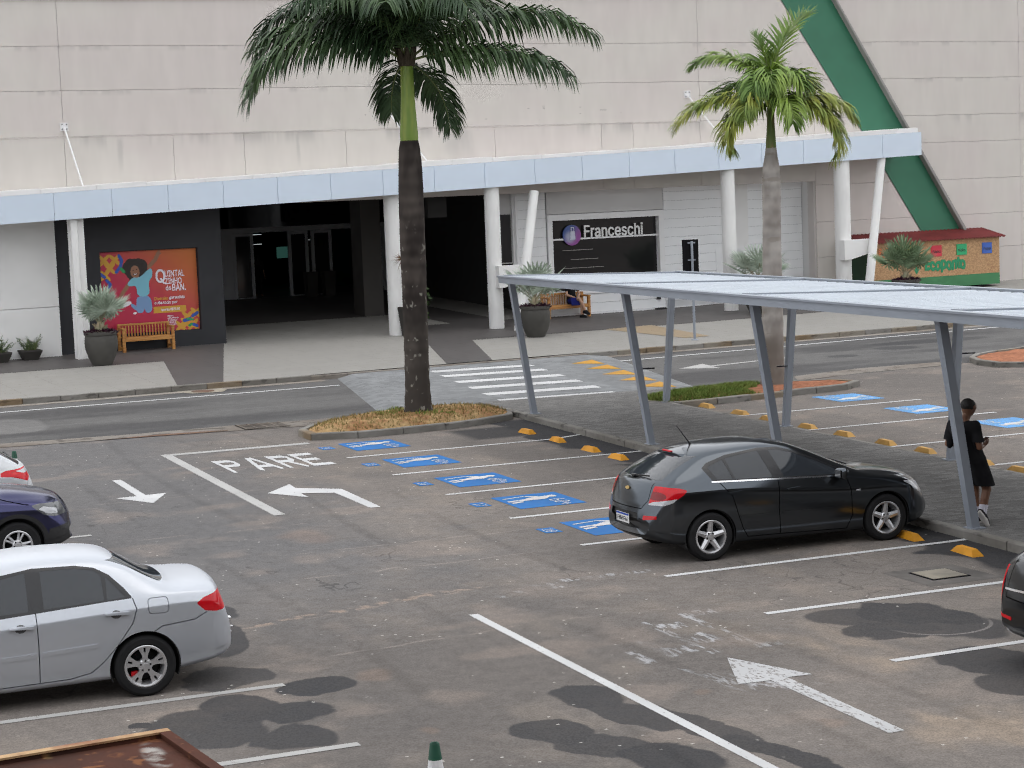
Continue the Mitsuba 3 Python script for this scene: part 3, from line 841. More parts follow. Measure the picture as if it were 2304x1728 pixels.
def text_poly(s, h, bold=True):
    m = text(s, h, 0.002, bold)
    tri = m.triangles
    keep = m.face_normals[:, 2] > 0.9
    return unary_union([sg.Polygon(t[:, :2]).buffer(0.0008) for t in tri[keep]])


def place(poly, x, y, sign):
    """(u up, v right) -> world: sign +1: up is +x and right is -y."""
    return affinity.affine_transform(poly, [sign, 0, 0, -sign, x, y])


def bay_square(x, y, sign, num, mat='blue_paint'):
    sq = P((0, 0), (1.13, 0), (1.13, 1.36), (0, 1.36))
    o = place(sq, x, y, sign)
    nm = add('bay_square', flat(o, 0.005), mat, 'ground', smooth=False)
    fig = unary_union([place(affinity.translate(q, -0.06, -0.22), x, y, sign) for q in elder(sign)])
    t = text_poly('60+', 0.25, False)
    t = affinity.affine_transform(t, [0, 1, 1, 0, 0.72, 0.70])      # baseline along v
    t = place(t, x, y, sign)
    mark('bay_figure', unary_union([fig, t]), 'line_paint', 0.009)
    if num:
        o2 = place(P((-0.52, 0.34), (-0.26, 0.34), (-0.26, 0.78), (-0.52, 0.78)), x, y, sign)
        mark('bay_number_plate', o2, mat, 0.005)
        n = affinity.affine_transform(text_poly(num, 0.17, False), [0, 1, 1, 0, -0.48, 0.44])
        mark('bay_number', place(n, x, y, sign), 'line_paint', 0.009)


for y, num in ((39.2, '14'), (36.25, '15'), (33.25, '16'), (30.45, '17'), (27.55, '18')):
    bay_square(11.36, y, 1, num)
bsdf('blue_paint_far', paint_worn((0.10, 0.27, 0.52), 0.0, 33), 0.75, spec=0.3)
for y in (39.0, 35.95, 32.8):  # far bays
    bay_square(24.1, y - 0.1, -1, '', 'blue_paint_far')

# inspection cover let into the lot
mark('cover_surround', P((13.3, 20.55), (14.35, 20.55), (14.3, 21.6), (13.25, 21.6)), 'patch_mat', 0.004)
add('inspection_cover', cat([box(13.55, 14.04, 20.86, 21.36, -0.01, 0.018)]), 'cover_mat', 'ground', smooth=False, label='square pale concrete inspection cover in the bay')
add('inspection_frame', cat([box(13.52, 14.07, 20.83, 21.39, -0.01, 0.011)]), 'black_mat', 'ground', smooth=False)


# wheel stops
def stop_mesh():
    L, w, h = 0.57, 0.17, 0.085
    v = [(-w / 2, -L / 2, 0), (w / 2, -L / 2, 0), (w / 2, L / 2, 0), (-w / 2, L / 2, 0),
         (-w / 4, -L / 2 + 0.10, h), (w / 4, -L / 2 + 0.10, h), (w / 4, L / 2 - 0.10, h), (-w / 4, L / 2 - 0.10, h)]
    return tm(man(trimesh.convex.convex_hull(np.array(v))))


_st = stop_mesh()
near_ply = mikit.ply(_st, 'stop_paint', smooth=False)
far_ply = mikit.ply(_st, 'stop_paint_far', smooth=False)
ORD = ['first', 'second', 'third', 'fourth', 'fifth', 'sixth', 'seventh', 'eighth', 'ninth', 'tenth', 'eleventh', 'twelfth', 'thirteenth', 'fourteenth']
NEAR = [38.3, 36.62, 34.85, 33.5, 31.7, 30.5, 28.9, 27.7, 26.0, 24.95, 23.52, 22.12, 19.4]
for k, y in enumerate(NEAR):
    key = add('wheel_stop', near_ply, None, T=T4().translate([14.98 + 0.017 * (y - 28) + RNG.uniform(-.03, .03), y, 0]).rotate([0, 0, 1], RNG.uniform(-4, 4)))
    tag(key, 'orange wheel stop in the near bay row, %s counted from the sandy island' % ORD[k], 'wheel stop', 'orange wheel stops of the near bay row')
FAR = [40.05, 38.35, 36.98, 35.25, 33.75, 32.15, 30.75, 28.9, 27.75]
for k, y in enumerate(FAR):
    key = add('wheel_stop', far_ply, None, T=T4().translate([19.75 + 0.036 * (y - 27.8), y, 0]).rotate([0, 0, 1], RNG.uniform(-4, 4)))
    tag(key, 'pale orange wheel stop beyond the walkway, %s counted from the grassy island' % ORD[k], 'wheel stop', 'orange wheel stops beyond the walkway')
# ------------------------------------------------------------------ the parking garage from whose upper deck the picture is taken (behind the camera)
gar = thing('parking_garage', 'concrete multi-storey car park behind the viewpoint, facing the lot', 'car park')
bsdf('garage_mat', concrete((0.24, 0.23, 0.22), (0.18, 0.17, 0.16), 0.6, 0.4), 0.9)
bsdf('garage_dark', (0.03, 0.03, 0.03), 0.9)
for z in (0.0, 3.3, 6.6, 9.9):
    if z:
        add('deck', box(-45, 70, -22, -0.8, z - 0.35, z), 'garage_mat', gar, smooth=False)
        add('parapet', box(-45, 70, -0.95, -0.801, z + 0.001, z + 0.95), 'garage_mat', gar, smooth=False)
add('back_wall', box(-45, 70, -22.2, -22.01, 0, 10.8), 'garage_dark', gar, smooth=False)
for x in range(-42, 70, 8):
    add('pillar', cat([box(x + 3, x + 3.5, -1.6, -1.1, 0.001, 2.94)]), 'garage_mat', gar, smooth=False)
    add('pillar', cat([box(x + 3, x + 3.5, -1.6, -1.1, 3.301, 6.24)]), 'garage_mat', gar, smooth=False)
# ------------------------------------------------------------------ the shopping mall (facade frame: s, t, z)
mall = thing('mall_building', 'large beige shopping mall with white canopy, dark entrance and green diagonal band', 'building')


def madd(name, mesh, mat, parent=None, smooth=False, **kw):
    return add(name, inM(mesh), mat, parent or mall, smooth=smooth, **kw)


TW = 9.4      # plane of the upper wall
GREEN = P((37.05, 11.72), (39.235, 11.72), (45.05, 2.9), (46.9, 0.0), (45.1, 0.0), (43.2, 2.96), (40.65, 6.68))
# wall panels: rows between the horizontal joints, split at the vertical joints
ROWS = [0.2, 2.03, 3.37, 4.72, 5.55, 7.205, 8.60, 9.955, 11.72]
wallkey = 'wall'
wk = f'{mall}__{wallkey}'
USED.add(wk)
scene[wk] = mikit.ply(inM(cat([box(-30, 8.0, TW + 0.03, TW + 0.4, 0, 12.5), box(8.0, 15.64, TW + 0.33, TW + 0.6, 0, 5.6), box(8.0, 38.4, TW + 0.03, TW + 0.3, 4.9, 12.5), box(38.4, 80, TW + 0.03, TW + 0.4, 0, 12.5)])), 'joint_mat', smooth=False)
J0 = 0.0055


def panel(s0, s1, z0, z1, cut=None):
    poly = sg.box(s0 + J0, z0 + J0, s1 - J0, z1 - J0)
    if cut is not None:
        poly = poly.difference(cut)
    if poly.is_empty:
        return
    m = prism(poly, 0, 0.03)                     # x, z in plane
    v = m.vertices.copy()
    m.vertices = np.c_[v[:, 0], TW + 0.03 - v[:, 2] + RNG.uniform(-.001, .001), v[:, 1]]
    m.invert()
    madd('panel', m, 'wall_mat', wk)


gcut = GREEN.buffer(0.06)
for r in range(4, 8):
    z0, z1 = ROWS[r], ROWS[r + 1]
    if r == 4:
        ss = [-12, -1, 10.82, 14.26, 16.59, 20.07, 25.48, 29.6, 30.86, 33.6, 38.5, 43, 48.05, 53, 60]
        z0 = 4.9
    else:
        ss = [-12, -1, 10.82, 33.62, 48.1, 60]
    for a, b in zip(ss[:-1], ss[1:]):
        if r == 4 and a >= 38.4:
            continue
        panel(a, b, z0, z1, gcut)
for z0, z1 in zip([0.25, 2.1, 3.40, 4.76, 6.18], [2.1, 3.40, 4.76, 6.18, 7.205]):
    for a, b in ((38.5, 48.1), (48.1, 60)):
        panel(a, b, z0, z1, gcut)
madd('coping', trimesh.convex.convex_hull(np.array([(s_, t_, z_) for s_, zb_ in ((-30, 10.95), (80, 11.98)) for t_ in (TW - 0.06, TW - 0.004) for z_ in (zb_, 12.6)])), 'white_wall_mat')
madd('ledge', box(-12, 33.6, TW - 0.02, TW + 0.028, 7.175, 7.205), 'wall_mat')
# green diagonal band with its grey return
g = prism(GREEN, 0, 0.035)
g.vertices = np.c_[g.vertices[:, 0], TW + 0.025 - g.vertices[:, 2], g.vertices[:, 1]]
g.invert()
madd('green_band', g, 'green_mat', label='deep green diagonal band across the facade')
ge = prism(P((39.235, 11.72), (39.305, 11.72), (45.19, 2.9), (47.1, 0.0), (46.9, 0.0), (45.05, 2.9)), 0, 0.3)
ge.vertices = np.c_[ge.vertices[:, 0], TW + 0.04 - ge.vertices[:, 2], ge.vertices[:, 1]]
ge.invert()
madd('band_edge', ge, 'grey_edge_mat')
madd('side_door', box(49.3, 51.0, TW - 0.03, TW + 0.02, 0.4, 3.9), 'green_mat')

# left: white wall, dark band, dark poster wall
for z0, z1 in ((0.3, 2.03), (2.045, 5.5)):
    for a, b in ((-12, -2), (-1.985, 4), (4.015, 10.28)):
        madd('white_panel', box(a, b, TW - 0.3, TW + 0.02, z0, z1), 'white_wall_mat')
madd('dark_wall', cat([box(10.285, 11.7, TW - 0.02, TW + 0.25, 0.3, 5.5), box(11.7, 14.85, TW - 0.02, TW + 0.25, 0.3, 1.02), box(11.7, 14.85, TW - 0.02, TW + 0.25, 3.63, 5.5), box(14.85, 15.64, TW - 0.02, TW + 0.25, 0.3, 5.5), box(11.6, 14.95, TW + 0.12, TW + 0.25, 0.9, 3.7)]), 'dark_wall_mat')

# entrance recess: side walls, ceiling, back wall with doors
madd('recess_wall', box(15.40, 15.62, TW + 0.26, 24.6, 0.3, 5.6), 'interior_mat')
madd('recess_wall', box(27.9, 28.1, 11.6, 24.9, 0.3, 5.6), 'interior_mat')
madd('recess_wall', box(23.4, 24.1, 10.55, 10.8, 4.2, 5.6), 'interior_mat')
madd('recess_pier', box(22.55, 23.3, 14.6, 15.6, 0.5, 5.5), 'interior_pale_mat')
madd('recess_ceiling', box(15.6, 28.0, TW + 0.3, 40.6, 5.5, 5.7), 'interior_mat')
TD = 24.7
dk = f'{mall}__doors'
USED.add(dk)
FR = []
for a, b, z0, z1 in ((15.6, 28.0, 3.76, 3.96), (15.6, 21.08, 1.0, 3.76), (27.5, 28.0, 1.0, 3.76)):
    FR.append(box(a, b, TD, TD + 0.15, z0, z1))
scene[dk] = mikit.ply(inM(cat(FR)), 'door_frame_mat', smooth=False)


def leaf_frame(s0, s1, z0, z1, fw, bottom):
    return cat([box(s0, s0 + fw, TD - 0.05, TD + 0.05, z0, z1), box(s1 - fw, s1, TD - 0.05, TD + 0.05, z0, z1),
                box(s0 + fw, s1 - fw, TD - 0.05, TD + 0.05, z1 - 0.12, z1), box(s0 + fw, s1 - fw, TD - 0.05, TD + 0.05, z0, z0 + bottom)])


for s0, s1 in ((21.08, 21.95), (23.42, 24.28), (24.42, 25.3), (26.75, 27.55)):
    madd('frame', leaf_frame(s0, s1, 1.06, 3.75, 0.13, 0.12), 'door_frame_mat', dk)
    madd('pane', box(s0 + 0.13, s1 - 0.13, TD - 0.01, TD + 0.01, 1.18, 3.63), 'door_glass_mat', dk)
madd('transom', box(21.0, 28.0, TD + 0.02, TD + 0.06, 3.96, 5.5), 'door_glass_mat', dk)
madd('header_box', box(23.3, 25.6, TD - 0.3, TD - 0.02, 4.15, 4.85), 'black_mat', dk)
# lobby seen through the open doors
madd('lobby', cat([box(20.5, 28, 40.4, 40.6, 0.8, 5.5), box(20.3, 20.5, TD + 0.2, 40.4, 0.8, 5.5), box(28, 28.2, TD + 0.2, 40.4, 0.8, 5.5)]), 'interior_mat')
madd('lobby_floor', flat(sg.box(20.5, TD - 0.1, 28, 40.4), 1.145), 'dark_tile_mat')
scene['lobby_light_bsdf'] = {'type': 'diffuse', 'reflectance': {'type': 'rgb', 'value': [0.2, 0.2, 0.2]}}
for k, (a, b, t, z, h, e) in enumerate(((22.0, 23.3, 27.5, 3.62, 0.03, 0.9), (22.0, 23.3, 27.5, 3.22, 0.03, 0.8), (25.4, 26.8, 28.5, 3.28, 0.03, 0.5))):
    d = mikit.ply(inM(box(a, b, t, t + 0.05, z, z + h)), 'lobby_light_bsdf', smooth=False)
    d['emitter'] = {'type': 'area', 'radiance': {'type': 'rgb', 'value': [0.12 * e, 0.13 * e, 0.13 * e]}}
    add('strip_lamp', d, None, mall)
for Q_ in (box(22.15, 23.75, 33, 33.05, 2.25, 2.95), box(25.9, 27.3, 33, 33.05, 2.45, 2.95), box(26.6, 26.95, 33, 33.05, 3.9, 5.2)):
    d = mikit.ply(inM(Q_), 'teal_mat', smooth=False)
    d['emitter'] = {'type': 'area', 'radiance': {'type': 'rgb', 'value': [0.004, 0.012, 0.010]}}
    add('lit_display', d, None, mall, label='dim teal lit display deep inside the lobby')
madd('lobby_column', moved(lathe([(0, 0.9), (0.2, 0.9), (0.2, 5.5), (0, 5.5)], 20), (26.6, 30.5, 0)), 'interior_pale_mat')

# shop front on the right under the canopy
TS = 10.2
madd('shop_wall', cat([box(26.6, 27.72, TS + 0.03, TS + 0.4, 0.4, 5.6), box(27.72, 32.45, TS + 0.35, TS + 0.5, 0.4, 5.6), box(32.45, 38.42, TS + 0.03, TS + 0.4, 0.3, 5.6), box(27.72, 32.45, TS + 0.05, TS + 0.35, 0.3, 1.30)]), 'siding_joint_mat')


def siding(s0, s1, z0, z1, pitch, mat='siding_mat'):
    z = z0
    while z < z1 - 0.02:
        h = min(pitch, z1 - z)
        b = box(s0 + 0.006, s1 - 0.006, TS, TS + 0.03, z + 0.006, z + h - 0.008)
        madd('siding_board', b, mat, mall)
        z += pitch


siding(26.60, 27.70, 0.75, 5.5, 0.325)
siding(32.46, 34.92, 0.85, 5.5, 0.325)
siding(36.02, 38.40, 0.75, 5.15, 0.325)
siding(27.74, 32.43, 0.62, 1.28, 0.33)
madd('white_pier', box(34.93, 36.0, TS - 0.05, TS + 0.029, 0.5, 5.5), 'white_wall_mat')
madd('utility_door', box(35.35, 35.75, TS - 0.075, TS - 0.052, 0.6, 2.6), 'siding_mat')
madd('utility_door', box(34.6, 34.9, TS - 0.02, TS - 0.003, 1.6, 2.6), 'siding_mat')
madd('base_board', cat([box(26.6, 34.9, TS - 0.04, TS - 0.004, 0.5, 0.62), box(36.02, 38.4, TS - 0.04, TS - 0.004, 0.6, 0.75)]), 'white_frame_mat')
madd('upper_panel', box(27.74, 32.43, TS - 0.01, TS + 0.3, 4.13, 5.5), 'grey_panel_mat')
sf = cat([box(27.74, 27.93, TS - 0.06, TS + 0.3, 1.29, 4.11), box(32.22, 32.43, TS - 0.06, TS + 0.3, 1.29, 4.11), box(27.93, 32.22, TS - 0.06, TS + 0.3, 3.90, 4.11), box(27.93, 32.22, TS - 0.06, TS + 0.3, 1.29, 1.42)])
swk = madd('shop_window', sf, 'white_frame_mat')
madd('pane', box(27.94, 32.2, TS + 0.16, TS + 0.18, 1.43, 3.89), 'shop_glass_mat', swk)
madd('transom_bar', box(27.93, 32.22, TS + 0.08, TS + 0.15, 3.205, 3.265), 'white_frame_mat', swk)
for k, z in enumerate((2.83, 2.5, 2.2, 1.95)):
    madd('shelf', box(28.4 + 0.3 * (k % 2), 29.6 + 0.2 * k, TS + 0.13, TS + 0.158, z, z + 0.02), 'grey_edge_mat', swk)
madd('return_wall', box(25.75, 26.59, TS + 0.03, TS + 0.06, 2.5, 5.5), 'grey_panel_mat')
madd('return_wall', box(38.41, 38.62, TW + 0.031, TS + 0.3, 0.5, 5.5), 'grey_panel_mat')
madd('corner_trim', box(26.38, 26.6, TS - 0.05, TS + 0.029, 0.5, 5.5), 'white_frame_mat')
madd('side_window', box(25.95, 26.32, TS - 0.03, TS + 0.028, 2.55, 4.2), 'door_glass_mat')

# shop sign
sign = thing('shop_sign', 'white shop name lettering with round violet bag emblem in the shop window', 'shop sign')
tx = text('Franceschi', 0.40, 0.03, True)
w = tx.bounds[1][0]
tx.apply_scale([2.42 / w, 1, 1])
tx.vertices = np.c_[tx.vertices[:, 0] + 29.18, TS + 0.06 - tx.vertices[:, 2], tx.vertices[:, 1] + 3.285]
tx.fix_normals()
madd('lettering', tx, 'print_white', sign)
bsdf('emblem_mat', proc(lambda p, n, uv: mix(mix((0.035, 0.075, 0.25), (0.25, 0.06, 0.28), smoothstep(-0.35, 0.35, (p.x * CA + (p.y - 52.456) * SA - 28.74) - (p.z - 3.38))), (0.36, 0.38, 0.5), smoothstep(0.30, 0.05, dr.sqrt(dr.square(p.x * CA + (p.y - 52.456) * SA - 28.66) + dr.square(p.z - 3.30))))), 0.4)
em = lathe([(0, 0), (0.36, 0), (0.36, 0.04), (0, 0.06)], 40)
em = moved(em, (28.74, TS + 0.09, 3.37), rotx=math.pi / 2)
madd('emblem', em, 'emblem_mat', sign, smooth=30)
bag = unary_union([P((-0.10, -0.16), (0.12, -0.16), (0.09, 0.14), (-0.07, 0.14)), sg.LineString([(-0.04, 0.14), (-0.04, 0.27), (0.06, 0.27), (0.06, 0.14)]).buffer(0.014)])
bg = prism(bag, 0, 0.01)
bg.vertices = np.c_[bg.vertices[:, 0] + 28.74, TS + 0.028 - bg.vertices[:, 2], bg.vertices[:, 1] + 3.37]
bg.invert()
bsdf('emblem_pale', (0.52, 0.54, 0.66), 0.5)
madd('bag_symbol', bg, 'emblem_pale', sign)

# canopy with fascia panels
ck = f'{mall}__canopy'
USED.add(ck)
TF = 7.6


def ztop_f(s):
    return 5.44 + 0.0328 * (s - 8.38)


def zbot_f(s):
    return 4.62 + 0.0322 * (s - 8.33)


CANEND = 41.97
JF = [2.94, 4.69, 6.44, 8.19, 9.95, 11.71, 13.46, 15.22, 16.99, 18.77, 20.56, 22.37, 24.18, 26.03, 27.82, 29.64, 31.44, 33.22, 35.0, 36.76, 38.51, 40.22, CANEND]
v = []
for s in (2.9, CANEND - 0.02):
    for t in (TF + 0.03, TW - 0.01):
        v += [(s, t, ztop_f(s) - 0.05), (s, t, zbot_f(s) + 0.22)]
scene[ck] = mikit.ply(inM(trimesh.convex.convex_hull(np.array(v))), 'white_frame_mat', smooth=False)
for a, b in zip(JF[:-1], JF[1:]):
    a2, b2 = a + 0.007, b - 0.007
    pv = [(s, t, z) for s in (a2, b2) for t in (TF, TF + 0.029) for z in (zbot_f(s), ztop_f(s))]
    madd('fascia_panel', trimesh.convex.convex_hull(np.array(pv)), 'fascia_mat', ck)
pv = [(s, t, z(CANEND)) for s in (CANEND - 0.018, CANEND + 0.004) for t in (TF + 0.03, TW - 0.01) for z in (zbot_f, ztop_f)]
madd('fascia_panel', trimesh.convex.convex_hull(np.array(pv)), 'fascia_mat', ck)
# roof sheets whose ends show above the fascia
rs = np.random.default_rng(5)
s = 2.0
while s < 41.6:
    L = min(rs.uniform(1.3, 1.9), 41.9 - s)
    dz = 0.135 + 0.03 * np.sin(s * 0.37) * (s > 12)
    e = rs.uniform(-0.012, 0.016)
    pv = [(q, t, ztop_f(q) + h) for q in (s, s + L - 0.01) for t, h in ((TF + 0.10, 0.004), (TF + 0.10, dz + e), (TW - 0.02, 0.02), (TW - 0.02, dz + e + 0.02))]
    madd('roof_sheet', trimesh.convex.convex_hull(np.array(pv)), 'flashing_mat', ck)
    s += L
# tie rods and wall brackets
for sb, zb, sr, zr in ((10.84, 7.5, 10.95, 5.55), (21.6, 7.75, 22.37, 5.92), (33.1, 8.15, 33.75, 6.3)):
    bk = madd('wall_bracket', box(sb - 0.12, sb + 0.12, TW - 0.05, TW + 0.001, zb - 0.12, zb + 0.12), 'white_frame_mat')
    madd('bolt', cat([moved(lathe([(0, 0), (0.02, 0), (0.02, 0.02), (0, 0.02)], 8), (sb + a, TW - 0.052, zb + b), rotx=math.pi / 2) for a in (-.07, .07) for b in (-.07, .07)]), 'black_plastic', bk)
    madd('tie_rod', tube([(sb, TW - 0.06, zb - 0.03), (sr, TF + 0.25, zr)], 0.025, 8), 'white_frame_mat', smooth=40)

# columns
def column(s, t, z0, z1, r):
    madd('column', moved(lathe([(0, z0), (r, z0), (r, z1), (0, z1)], 36), (s, t, 0)), 'column_mat', smooth=40)


madd('column', cat([rbox(10.44, 10.67, 7.75, 8.2, 0.44, 4.8, 0.05), box(10.671, 10.88, 7.9, 8.3, 0.44, 4.8)]), 'column_mat', smooth=30)
column(21.1, 8.2, 0.45, 5.2, 0.29)
column(24.57, 7.97, 0.40, 5.3, 0.255)
column(33.78, 7.97, 0.40, 5.55, 0.25)
column(38.64, 7.97, 0.50, 5.7, 0.29)
for a, b, z0, s1, z1 in ((24.84, 6.9, 0.38, 26.1, 4.95), (38.88, 6.9, 0.55, 40.35, 5.75)):
    madd('raking_column', tube([(a, b, z0), (s1, TF + 0.25, z1)], 0.155, 20), 'column_mat', smooth=40)
for s, z, d in ((24.7, 2.55, 0.75), (38.55, 2.75, 1.05)):
    w = P((s - 0.22, z), (s + d, z), (s + d - 0.1, z - 0.5), (s + 0.0, z - 0.72), (s - 0.22, z - 0.72))
    m = prism(w, 0, 0.22)
    m.vertices = np.c_[m.vertices[:, 0], TF - 0.15 + m.vertices[:, 2] * 1.6, m.vertices[:, 1]]
    m.fix_normals()
    madd('gusset', m, 'column_mat')
madd('conduit', cat([tube([(26.48, TS - 0.12, 0.6), (26.48, TS - 0.12, 5.4)], 0.03, 8), tube([(34.5, TS - 0.05, 0.6), (34.5, TS - 0.05, 1.2)], 0.02, 6)]), 'white_frame_mat')
madd('floor_lamp_box', box(31.95, 32.35, TS - 0.2, TS - 0.06, 0.5, 0.62), 'black_plastic')
madd('socket_box', box(32.05, 32.2, TS - 0.06, TS - 0.005, 0.92, 1.02), 'black_plastic')

# ------------------------------------------------------------------ poster
post = thing('poster', 'red and orange advertising poster of a jumping child set in the dark wall', 'poster')
PX0, PX1, PZ0, PZ1 = 11.72, 14.83, 1.04, 3.61
PT = TW + 0.118


def print_layer(name, poly, mat, lay, label=None):
    kind = 'stuff' if len(getattr(poly, 'geoms', [0])) > 1 and name != 'lettering' else None
    m = flat(poly, 0.0)
    m.vertices = np.c_[m.vertices[:, 0], np.full(len(m.vertices), PT - 0.004 * lay), m.vertices[:, 1]]
    m.invert()
    if inM(m).face_normals[:, 1].mean() > 0:
        m.invert()
    madd(name, m, mat, post, label=label, kind=kind)


def poster_grad(p, n, uv):
    s = p.x * CA + (p.y - 52.456) * SA
    t = smoothstep(0.38, 1.12, (s - PX0) / (PX1 - PX0) * 0.58 + (p.z - PZ0) / (PZ1 - PZ0) * 0.52)
    return mix((0.41, 0.018, 0.055), (0.46, 0.125, 0.020), t)


bsdf('poster_mat', proc(poster_grad), 0.45)
for k, c in dict(shirt=(0.17, 0.42, 0.52), jeans=(0.16, 0.27, 0.46), skin=(0.25, 0.115, 0.065), hair=(0.018, 0.010, 0.008), mustard=(0.52, 0.27, 0.03), blue=(0.03, 0.075, 0.33), green=(0.02, 0.25, 0.08), white=(0.66, 0.63, 0.68)).items():
    bsdf('ink_' + k, c, 0.5)
print_layer('sheet', sg.box(PX0, PZ0, PX1, PZ1), 'poster_mat', 0)
Wp, Hp = PX1 - PX0, PZ1 - PZ0


def U(pts):  # poster unit coordinates, u right, v up (0..1)
    return [(PX0 + a * Wp, PZ0 + b * Hp) for a, b in pts]


def UP(*pts):
    return sg.Polygon(U(chaikin(pts, 2)))


def disc(u, v, r):
    return sg.Point(*U([(u, v)])[0]).buffer(r * Wp, 16)


def limb(pts, w):
    return sg.LineString(U(pts)).buffer(w * Wp, 8)


print_layer('arm_print', unary_union([limb([(.50, .80), (.57, .88), (.605, .955)], .020), limb([(.60, .94), (.615, .985)], .013), limb([(.60, .95), (.628, .955)], .009), limb([(.30, .62), (.22, .50), (.185, .43)], .020), limb([(.185, .43), (.15, .395)], .013), limb([(.19, .43), (.17, .38)], .009)]), 'ink_skin', 1)
print_layer('hair_print', unary_union([disc(.36 + .075 * math.cos(a), .775 + .085 * math.sin(a), .05 + .012 * math.sin(3 * a)) for a in np.linspace(0, 6.2, 12)] + [disc(.36, .77, .075)]), 'ink_hair', 1)
print_layer('face_print', unary_union([affinity.scale(disc(.355, .745, .047), 1, 1.35), limb([(.365, .70), (.375, .66)], .022)]), 'ink_skin', 2)
print_layer('face_marks', unary_union([disc(.337, .765, .006), disc(.372, .772, .006), limb([(.338, .718), (.356, .708), (.374, .722)], .006)]), 'ink_hair', 3)
print_layer('smile', limb([(.344, .718), (.356, .714), (.368, .721)], .004), 'ink_white', 4)
print_layer('shirt_print', UP((.33, .68), (.40, .67), (.50, .78), (.535, .77), (.53, .67), (.485, .62), (.50, .44), (.36, .44), (.365, .58), (.285, .57), (.265, .60), (.30, .65)), 'ink_shirt', 3)
print_layer('jeans_print', unary_union([UP((.36, .45), (.50, .45), (.515, .30), (.50, .24), (.445, .235), (.43, .30), (.425, .26), (.40, .235), (.345, .25), (.35, .36)), UP((.35, .33), (.30, .37), (.29, .33), (.335, .28), (.36, .27))]), 'ink_jeans', 2)
print_layer('shoe_print', unary_union([UP((.20, .34), (.235, .38), (.295, .395), (.305, .36), (.25, .33), (.205, .315)), UP((.31, .25), (.345, .26), (.35, .235), (.315, .225))]), 'ink_white', 3)
petal = []
for cx_, cy_ in ((.045, .90), (.155, .90), (.10, .80), (.045, .72), (.93, .06), (.80, .05), (.875, .16), (.97, .20), (.86, .08)):
    for a in (0.8, 2.37, 3.94, 5.5):
        q = affinity.rotate(affinity.scale(sg.Point(0, 0).buffer(0.032 * Wp, 12), 1.5, 0.6), math.degrees(a))
        x, z = U([(cx_ + 0.03 * math.cos(a), cy_ + 0.036 * math.sin(a))])[0]
        petal.append(affinity.translate(q, x, z))
sheet_poly = sg.box(PX0, PZ0, PX1, PZ1)
print_layer('petal_print', unary_union(petal).intersection(sheet_poly), 'ink_mustard', 1)
arcs = [limb([(.20, .95), (.225, .89), (.21, .82), (.165, .755)], .017), limb([(.0, .74), (.04, .70)], .016), limb([(.06, .66), (.095, .61), (.08, .55)], .016), limb([(.84, .115), (.90, .13)], .018), limb([(.98, .20), (.93, .165)], .016), limb([(.93, .06), (.97, .04)], .016)]
print_layer('arc_print', unary_union(arcs).intersection(sheet_poly), 'ink_blue', 2)
print_layer('leaf_print', unary_union([limb([(.215, .79), (.24, .755)], .016), limb([(.87, .135), (.93, .12)], .010), limb([(.89, .05), (.915, .065)], .012)]).intersection(sheet_poly), 'ink_green', 3)


def poster_text(s, u, v, h, mat='ink_white', wid=None):
    g = text_poly(s, h * Hp)
    if wid:
        g = affinity.scale(g, wid * Wp / (g.bounds[2] - g.bounds[0]), 1, origin=(0, 0))
    x, z = U([(u, v)])[0]
    print_layer('lettering', affinity.translate(g, x, z), mat, 2)


poster_text('Q', .555, .60, .155, wid=.10)
poster_text('UINTAL', .655, .665, .075, wid=.205)
poster_text('ZINHO', .655, .575, .072, wid=.175)
poster_text('do', .66, .50, .055, wid=.058)
poster_text('BAN.', .725, .49, .078, wid=.145)
poster_text('Diversão', .535, .385, .036, 'ink_mustard', wid=.145)
poster_text('garantida', .69, .392, .034, wid=.165)
poster_text('o dia todo por', .535, .335, .034, wid=.24)
print_layer('price_band', sg.box(*U([(.525, .225)])[0], *U([(.865, .305)])[0]), 'ink_mustard', 1)
poster_text('Apenas R$50,00', .60, .25, .03, wid=.20)
for k, s in enumerate(('Baixe o', 'aplicativo do', 'shopping e', 'resgate o', 'desconto!')):
    poster_text(s, .665, .175 - .026 * k, .017)

# ------------------------------------------------------------------ street furniture on the forecourt
def bench(name, s, t, label, n=15, W=1.66, group='wooden slatted benches'):
    k = thing(name, label, 'bench', group)
    z = float(zf(s, t)) - 0.01
    o = np.array([s, t, z])

    def B(x0, x1, y0, y1, z0, z1, nm, r=0.008):
        add(nm, inM(moved(rbox(x0, x1, y0, y1, z0, z1, r), o)), 'bench_wood', k, smooth=40)
    hw = W / 2
    for sx in (-1, 1):
        x0, x1 = (hw - 0.09, hw) if sx > 0 else (-hw, -hw + 0.09)
        B(x0, x1, -0.30, -0.19, 0, 0.70, 'leg')
        B(x0, x1, 0.22, 0.32, 0, 0.86, 'leg')
        B(x0 - 0.005, x1 + 0.005, -0.32, 0.33, 0.70, 0.755, 'armrest')
        B(x0 + 0.02, x1 - 0.02, -0.19, 0.22, 0.08, 0.16, 'side_rail')
    B(-hw + 0.09, hw - 0.09, -0.29, -0.23, 0.33, 0.45, 'front_rail')
    B(-hw + 0.09, hw - 0.09, 0.23, 0.28, 0.80, 0.86, 'top_rail')
    for q in range(5):
        B(-hw + 0.09, hw - 0.09, -0.225 + q * 0.092, -0.145 + q * 0.092, 0.43, 0.455, 'seat_slat', 0.005)
    for q in range(n):
        x = -hw + 0.16 + q * (W - 0.32) / (n - 1)
        B(x - 0.02, x + 0.02, 0.24, 0.265, 0.46, 0.80, 'back_slat', 0.004)
    return k


bench('bench', 12.93, 9.03, 'wooden slatted bench in front of the red poster')
bench('bench', 28.12, 9.75, 'wooden slatted bench below the shop window, with a person seated')


